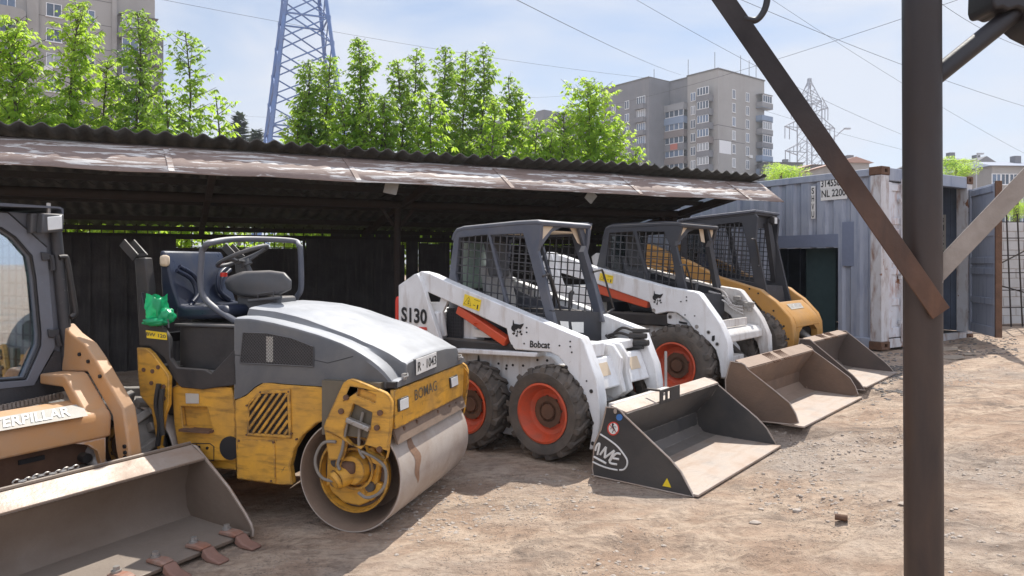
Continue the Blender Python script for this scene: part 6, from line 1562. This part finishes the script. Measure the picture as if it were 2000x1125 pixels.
# hood with the name label
uF, uR = -.76, -1.0
zb = FD.front([(60, 886)], uF)[0][1]; zt = FD.front([(70, 833)], uF)[0][1]; zr = FD.front([(60, 792)], uR)[0][1]; ze = FD.front([(150, 729)], -1.27)[0][1]
v_in = FD.front([(138, 780)], uR)[0][0]
m = MB(); m.ext([(uF - .03, zb), (uF, zb), (uF + .005, zt - .02), (uF - .012, zt + .01), (uF - .04, zt + .03), (uR, zr), (uR, zr - .03), (uF - .05, zt - .01)], -1.65, -.402); hd2 = m.out('front_hood', M['catorange'], D_, bevel=.018, seg=3, smooth=50)
m = MB(); m.ext([(-.764, .70), (-.757, .722), (-.8, .775), (-1.0, .966), (-1.03, .978), (-1.28, .965), (-1.28, .9), (-1.03, .9), (-.83, .68)], -.545, -.402); m.out('hood_ear', M['catorange'], D_, bevel=.012, seg=3)
m = MB(); m.ext([(-.44, zb + .001), (-.62, zb + .001), (-.55, zb - .02), (-.49, zb - .07), (-.465, zb - .16), (-.44, zb - .16)], uF - .04, uF, 'x'); m.out('arch', M['catorange'], hd2)
a = Vector((uF - .042, zt + .034)); b = Vector((uR + .01, zr + .004)); nn = Vector((a.y - b.y, b.x - a.x)).normalized()
if nn.y < 0: nn = -nn
def onhood(px, py):
    """where the sight line meets the sloping hood top"""
    r = ray(px, py); O_ = FD.E; n3 = FD.F*nn.x + V(0, 0, nn.y); k = a.x*nn.x + a.y*nn.y + .006
    t = (k - O_.dot(n3)) / r.dot(n3); p = O_ + r*t; return V(p.dot(FD.F), p.dot(FD.L), p.z)
lab = [onhood(*p) for p in ((-70, 854), (-70, 826), (160, 788), (172, 812))]
m = MB(); m.add([p for p in lab], [(0, 1, 2, 3)]); ll = m.out('name_label', M['slab_label'], hd2, smooth=0, recalc=False)
p0, p1, p2 = onhood(-66, 850), onhood(139, 813), onhood(-66, 829); lf = V(0, 0, .004)
lettering('lettering', 'CATERPILLAR', p0 + lf, p1 + lf, p2 + lf, M['whiteink'], ll, bold=.02, depth=.001)
# far lift arm
arm = FD.side([(120, 632), (138, 652), (165, 672), (184, 700), (240, 798), (248, 850), (254, 902), (232, 905), (226, 880), (219, 812), (170, 726), (120, 726)], -.40)
for v0 in (-.40, -1.72):
    m = MB(); m.ext(arm, v0, v0 + .085); la = m.out('lift_arm', M['catorange'], D_, bevel=.012, seg=3)
    if v0 > -1: bolts('bolt', FD, [(155, 692), (172, 706), (195, 735), (243, 872), (244, 884), (244, 893)], -.405, .012, 'ink', la)
M['rubber_'] = M['rubber']; M['rubber'] = surf('sunlit_tyre_rubber', (.27, .25, .225), .85, dirt=(.09, .08, .07), amt=.4, scale=7, bump=.3, bscale=60)  # paler rubber copy, sunlight on the lugs put into its colour
wheel(D_, -1.2, -.2, .41, .41, .27, .22, False, 'catyellow', knob=True, lug=.055, nl=12); wheel(D_, -1.27, -1.76, .41, .41, .27, .22, True, 'catyellow', knob=True, lug=.055, nl=12)
wheel(D_, -2.3, -.25, .41, .41, .27, .22, False, 'catyellow', knob=True, lug=.055, nl=12); M['rubber'] = M['rubber_']
# cab with glazed front door
uC = -1.3; M['cabgrey'] = surf('loader_cab_grey', (.15, .16, .19), .5, dirt=(.1, .095, .09), amt=.35, scale=4, wear=(.42, .41, .39), wear_amt=-.22, wear_scale=16, bump=.06)
M['chipped'] = surf('chipped_black_paint', (.03, .031, .036), .5, dirt=(.1, .09, .085), amt=.3, scale=5, wear=(.42, .4, .37), wear_amt=-.1, wear_scale=22, bump=.15)
gl = [(-60, 436), (0, 448), (25, 464), (57, 500), (64, 540), (74, 652), (73, 673), (66, 690), (46, 736), (-60, 744)]
outer = [(-60, 405), (0, 412), (100, 422), (104, 450), (112, 540), (132, 690), (138, 758), (80, 772), (-60, 790)]
def ff(pts, u=uC): return FD.front(pts, u)
m = MB(); m.ext(ff(outer), uC - .05, uC - .012, 'x', holes=[ff(gl)]); cbd = m.out('cab', M['cabgrey'], D_, bevel=.004)
# near half of the cab, outside the picture
m = MB(); vL = ff([(-60, 600)])[0][0]; m.box((uC - .05, -1.42, .8), (uC - .012, -1.3, 2.0)); m.box((uC - .05, -1.3, 1.85), (uC - .012, vL - .002, 2.0)); m.box((uC - .05, -1.3, .8), (uC - .012, vL - .002, .98)); m.out('cab_front', M['cabgrey'], cbd)
m = MB(); dfo = [(-60, 408), (14, 416), (90, 483), (97, 560), (107, 676), (66, 752), (-60, 766)]; m.ext(ff(dfo), uC - .011, uC + .012, 'x', holes=[ff([(-60, 432), (2, 444), (29, 462), (62, 499), (69, 540), (80, 652), (79, 676), (72, 694), (50, 742), (-60, 750)])]); dfr = m.out('door_frame', M['cabgrey'], cbd, bevel=.005)
def loop(pts, u, r, mat, name, par):
    m = MB(); m.tube([(u, v, z) for v, z in ff(pts, u)], r, 6); return m.out(name, M[mat], par)
loop([(-60, 434), (2, 446), (28, 463), (60, 500), (67, 540), (77, 652), (76, 675), (69, 692), (48, 739), (-60, 747)], uC + .006, .009, 'ink', 'gasket', dfr)
loop([(-60, 407), (15, 415), (91, 483)], uC + .008, .006, 'ink', 'gasket', dfr)
mgl, nt, bs_ = newmat('door_glass'); nt.nodes.remove(bs_); o_ = nt.nodes['Material Output']
g1 = nd(nt, 'ShaderNodeBsdfGlossy', Roughness=.02); g1.inputs['Color'].default_value = (.85, .92, 1, 1); g2 = nt.nodes.new('ShaderNodeBsdfTransparent'); g2.inputs['Color'].default_value = (.8, .88, .92, 1); x_ = nt.nodes.new('ShaderNodeMixShader'); x_.inputs[0].default_value = .5
nt.links.new(g2.outputs[0], x_.inputs[1]); nt.links.new(g1.outputs[0], x_.inputs[2]); nt.links.new(x_.outputs[0], o_.inputs['Surface']); M['doorglass'] = mgl
m = MB(); m.ext(ff(gl), uC - .035, uC - .03, 'x'); m.out('door_glass', M['doorglass'], dfr, smooth=0)
for q in ([(79, 492), (100, 494), (100, 508), (82, 509)], [(92, 643), (115, 642), (115, 658), (95, 660)]):
    m = MB(); m.ext(ff(q, uC + .02), uC + .012, uC + .03, 'x'); m.out('hinge', M['chipped'], dfr, bevel=.006)
for q in ([(100, 498), (103, 512), (104, 528)], [(112, 654), (115, 668), (117, 676)]): loop(q, uC + .03, .014, 'chipped', 'hinge_pin', dfr)
m = MB(); m.tube([(uC + .0 + .012, v, z) for v, z in ff([(106, 448), (121, 600), (134, 750)], uC)], .036, 12); m.out('post', M['chipped'], cbd, smooth=50)
m = MB(); m.ext(ff([(70, 748), (107, 684), (124, 690), (132, 762), (60, 780), (-60, 800), (-60, 768)]), uC - .01, uC + .004, 'x'); m.out('lower_panel', M['chipped'], cbd)
m = MB(); m.tube(smooth_path([(uC + .05, v, z) for v, z in ff([(115, 503), (126, 502), (131, 508), (140, 560), (147, 606), (145, 615), (138, 620)], uC + .05)], 4), .017, 10); m.out('grab_handle', M['black'], cbd, smooth=50)
rz = ff([(60, 400)], uC + .1)[0][1]; rv = ff([(124, 405)], uC + .1)[0][0]
m = MB(); m.ext([(-1.5, rz - .035), (-1.5, rz), (rv - .02, rz), (rv, rz - .012), (rv + .002, rz - .05), (rv - .01, rz - .05), (rv - .012, rz - .018), (rv - .03, rz - .012)], -2.4, uC + .1, 'x'); m.out('roof_plate', M['cab'], cbd)
m = MB(); m.box((-2.38, -1.42, rz - .11), (uC - .055, rv - .03, rz - .04)); m.out('roof_frame', M['cabgrey'], cbd)
lb = [(92, 424), (120, 421), (121, 447), (93, 450)]; L0 = ff([(84, 416), (126, 418), (125, 452), (82, 456)], uC + .13)
m = MB(); m.ext(L0, uC + .06, uC + .13, 'x'); m.ext([(v*.6 + .4*L0[0][0] - .03, z) for v, z in L0], uC + .0, uC + .059, 'x'); wl_ = m.out('work_light', M['plastic'], cbd, bevel=.01)
m = MB(); m.ext(ff(lb, uC + .131), uC + .131, uC + .138, 'x'); m.out('lens', M['lamp_glass'], wl_, bevel=.004)
m = MB(); q = ff([(85, 402), (95, 412)], uC + .08); m.cyl((uC + .08, q[1][0], q[1][1] - .02), (uC + .08, q[1][0], q[0][1] + .02), .012, n=8); m.out('lamp_bolt', M['steel'], wl_)
# inside: far guard, added pale panel standing in for reflected sky, seat, levers
vg = -.47
m = MB(); m.wiregrid([(-2.3, 1.0), (uC - .08, .95), (uC - .08, 1.9), (-2.3, 1.9)], .085, .009, (0, vg, 0), (1, 0, 0), (0, 0, 1)); m.out('side_guard', M['mesh'], cbd, smooth=0)
m = MB(); m.box((-2.3, vg + .02, .95), (uC - .06, vg + .03, 1.9)); m.out('reflection_panel', M['rearglass'], cbd, smooth=0)
m = MB(); m.box((-2.38, -1.4, .85), (-2.34, vg, 1.25)); m.box((-2.38, -1.4, 1.25), (-2.34, -1.25, 1.95)); m.out('rear_wall', M['cabdark'], cbd)
m = MB(); m.box((-2.36, -1.25, 1.25), (-2.345, vg, 1.95)); m.out('rear_window', M['rearglass'], cbd, smooth=0)
seat(cbd, -2.1, -.95, .95, cush='plastic')
m = MB(); m.box((-2.3, -1.4, .8), (uC - .06, vg, .84)); m.out('cab_floor', M['black'], cbd)
for v in (-1.2, -.72): m = MB(); m.tube(smooth_path([(-1.7, v, .85), (-1.66, v, 1.1), (-1.7, v + .02, 1.32)], 4), [.012]*8 + [.026], 8); m.out('control_lever', M['black'], cbd)
# toothed step strip below the door
m = MB(); s0, s1 = ff([(0, 796), (126, 770)], uC + .06); k = 0; n = 16
for i in range(n):
    f = i / n; v = s0[0] + (s1[0] - s0[0]) * f; z = s0[1] + (s1[1] - s0[1]) * f; w_ = (s1[0] - s0[0]) / n
    m.box((uC + .03, v, z - .02), (uC + .06, v + w_*.55, z + .012)); m.box((uC + .03, v, z - .03), (uC + .05, v + w_, z - .008))
m.out('step_grating', M['scraped'], D_)

# ================================================================ post with braces in front
PD = 2.86
M['postpaint'] = surf('dark_pipe_paint', (.012, .013, .019), .5, dirt=(.026, .018, .015), amt=.45, scale=2.2, streak=((.018, .016, .018), 2, (4, 4, .5), .6), wear=(.1, .06, .04), wear_amt=-.4, wear_scale=12, bump=.06)
M['pipe'] = surf('worn_pipe_paint', (.012, .012, .017), .5, dirt=(.034, .022, .016), amt=.5, scale=1.6, streak=((.062, .036, .022), 1.3, (4, 4, .45), .7), wear=(.13, .08, .05), wear_amt=-.4, wear_scale=12, bump=.06)
def lower_tint(mat, z0, z1, col):
    """blends the base colour towards col below a height, broken by noise"""
    nt = mat.node_tree; b = nt.nodes['Principled BSDF']; src = b.inputs['Base Color'].links[0].from_socket
    tc = nt.nodes.new('ShaderNodeTexCoord'); sp = nt.nodes.new('ShaderNodeSeparateXYZ'); nt.links.new(tc.outputs['Object'], sp.inputs[0])
    mr = nt.nodes.new('ShaderNodeMapRange'); mr.inputs['From Min'].default_value = z1; mr.inputs['From Max'].default_value = z0; nt.links.new(sp.outputs['Z'], mr.inputs['Value'])
    mm = nt.nodes.new('ShaderNodeMath'); mm.operation = 'MULTIPLY'; nt.links.new(mr.outputs[0], mm.inputs[0]); nt.links.new(ramp(nt, noise_tex(nt, 3.2, 8, .65, .5, (2, 2, .45)), [(.32, .25), (.62, 1)]), mm.inputs[1])
    nt.links.new(mix(nt, mm.outputs[0], src, col), b.inputs['Base Color'])
lower_tint(M['pipe'], .9, 2.35, (.07, .043, .03))
M['angle'] = surf('rusty_angle_iron', (.024, .017, .016), .65, dirt=(.013, .012, .014), amt=.5, scale=4, wear=(.1, .046, .024), wear_amt=-.14, wear_scale=9, bump=.15)
lower_tint(M['angle'], 1.2, 2.2, (.17, .082, .045))
M['flatbar'] = surf('grey_flat_bar', (.34, .3, .265), .6, dirt=(.14, .11, .09), amt=.45, scale=6, wear=(.45, .42, .38), wear_amt=-.2, bump=.12)
ctr = at(1805, 1125, PD)
FP = thing('steel_post', 'dark brown steel pipe post with slanting braces, close in front on the right', 'post', (ctr.x, PD, -.02))
o0 = V(ctr.x, PD, -.02)
def loc(px, py, d): return at(px, py, d) - o0
tp = at(1800, 0, PD) - o0
m = MB(); m.cyl((0, 0, 0), (tp.x * 1.15, 0, 3.05), .0695, n=40); m.out('pipe', M['pipe'], FP, smooth=60)
def brace(a, b, da, db, w, mat, flange=0, name='brace', ext=0.0, th=.008):
    p, q = loc(*a, da), loc(*b, db); p = p + (p - q) * ext
    m = MB(); d = (q - p).normalized(); sx = d.cross(V(0, 1, 0)).normalized()
    m.bar(p, q, w, th, up=(0, 1, 0))
    if flange: m.bar(p + sx*(w/2 - .004)*flange + V(0, .036, 0), q + sx*(w/2 - .004)*flange + V(0, .036, 0), .007, .064, up=(0, 1, 0))
    return m.out(name, M[mat], FP, bevel=.002)
brace((1413, -2), (1838, 612), PD - .085, PD - .085, .078, 'angle', 1, ext=.35)
b2 = brace((1826, 538), (2330, 10), PD - .02, PD - .06, .076, 'flatbar', -1, ext=0)
m = MB(); m.cyl(loc(1826, 150, PD), loc(1985, 22, PD), .036, n=18); m.cyl(loc(1985, 22, PD), loc(2400, -310, PD), .036, n=18); m.out('strut', M['postpaint'], FP, smooth=50)
m = MB(); m.bar(loc(1790, 566, PD - .072), loc(1834, 536, PD - .045), .07, .008, up=(0, 1, 0)); m.out('weld_plate', M['flatbar'], FP, bevel=.003)
m = MB(); m.tube(smooth_path([loc(1452, 36, PD - .08), loc(1474, 40, PD - .08), loc(1489, 27, PD - .08), loc(1498, 2, PD - .08), loc(1499, -40, PD - .08)], 5), .0125, 10); m.out('hook', M['postpaint'], FP, smooth=50)
pts = [loc(*p, PD) for p in ((1921, -60), (1919, 12), (1922, 22), (1928, 28), (1938, 24), (1950, 30), (1968, 24), (1984, 30), (1990, 50), (2004, 62), (2060, 90), (2080, -60))]
m = MB(); m.ext([(p.x, p.z) for p in pts], -.06, .1); m.out('beam_bracket', M['postpaint'], FP, bevel=.012, seg=3)

# ================================================================ small things lying about
def gpt(px, py):
    d = 3.0
    for _ in range(12):
        z = ground_z((px - CX)/FPX*d, d); d = (EYE - z) * FPX / (py - CY)
    return V((px - CX)/FPX*d, d, ground_z((px - CX)/FPX*d, d))
g = gpt(1643, 1020); o = thing('pipe_offcut', 'short rusty pipe offcut lying on the sunlit earth left of the post', 'pipe', g, R(-25))
m = MB(); m.lathe((0, 0, .02), [(.014, -.036), (.019, -.036), (.019, .036), (.014, .036), (.014, -.036)], 20, 'x', caps=False); m.out('pipe', M['rust'], o, smooth=40)
for i, (px, py, w, dd, rz, lb) in enumerate(((1858, 700, .42, .3, 10, 'bent plywood scrap lying right of the post, nearest of the scraps'), (1840, 684, .5, .34, -8, 'plywood scrap half behind the post before the container doors'), (1893, 694, .2, .13, 25, 'smallest plywood scrap, right of the bent one before the container'))):
    g = gpt(px, py); o = thing('plywood_scrap', lb, 'wood scrap', g + V(0, 0, .012), R(rz), 'plywood scraps before the container')
    m = MB(); rnd = random.Random(i + 40); pts = [(w*.5*math.cos(k*1.05 + .2)*rnd.uniform(.75, 1.1), dd*.5*math.sin(k*1.05 + .2)*rnd.uniform(.75, 1.1)) for k in range(6)]
    m.ext(pts, 0, .012, 'z'); b = m.out('board', surf('plywood_' + str(i), (.36, .29, .22), .8, dirt=(.2, .17, .14), amt=.4, scale=6, bump=.2), o, bevel=.002); b.rotation_euler = (R(3), R(-4), 0)
for px, py, r, lb in ((1473, 1022, .035, 'grey stone lying in the sunlit earth below the black bucket'), (1557, 998, .028, 'white stone near the pipe offcut on the sunlit earth'), (1765, 985, .03, 'pale stone just left of the post foot')):
    g = gpt(px, py); o = MB(); stone(o, 0, 0, r, random.Random(int(px))); z0 = ground_z(0, 0); o.v = [(x, y, z - z0) for x, y, z in o.v]; q = o.out('rock', M['stone'], smooth=40, bevel=.004); q.location = g; tag(q, lb, 'rock')
rub = MB(); rnd = random.Random(77); n = 0
for k in range(420):
    px, py = rnd.gauss(1735, 28), rnd.gauss(722, 26)
    if py < 680 or px < 1700: continue
    g = gpt(px, py); stone(rub, g.x, g.y, rnd.uniform(.008, .026), rnd)
for k in range(260):
    px, py = rnd.uniform(1840, 1990), rnd.gauss(672, 12)
    if py < 652: continue
    g = gpt(px, py); stone(rub, g.x, g.y, rnd.uniform(.007, .024), rnd)
M['rubble'] = surf('dark_rubble', (.14, .125, .112), .9, dirt=(.2, .18, .17), amt=.4, scale=8, bump=.3)
tag(rub.out('rubble', M['rubble'], smooth=0), 'dark rubble along the foot of the container', 'rubble', kind='stuff')

# ================================================================ hazy air
hz = MB(); hz.box((-1250, -1250, -1.2), (1250, 1250, 75))
mh = bpy.data.materials.new('hazy_air'); mh.use_nodes = True; nt = mh.node_tree; nt.nodes.clear()
ho = nt.nodes.new('ShaderNodeOutputMaterial'); hv = nt.nodes.new('ShaderNodeVolumePrincipled')
hv.inputs['Color'].default_value = (.8, .86, .95, 1); hv.inputs['Density'].default_value = .0006; hv.inputs['Anisotropy'].default_value = .3
nt.links.new(hv.outputs[0], ho.inputs['Volume'])
tag(hz.out('haze', mh, smooth=0), kind='stuff')
SC.cycles.volume_bounces = 0
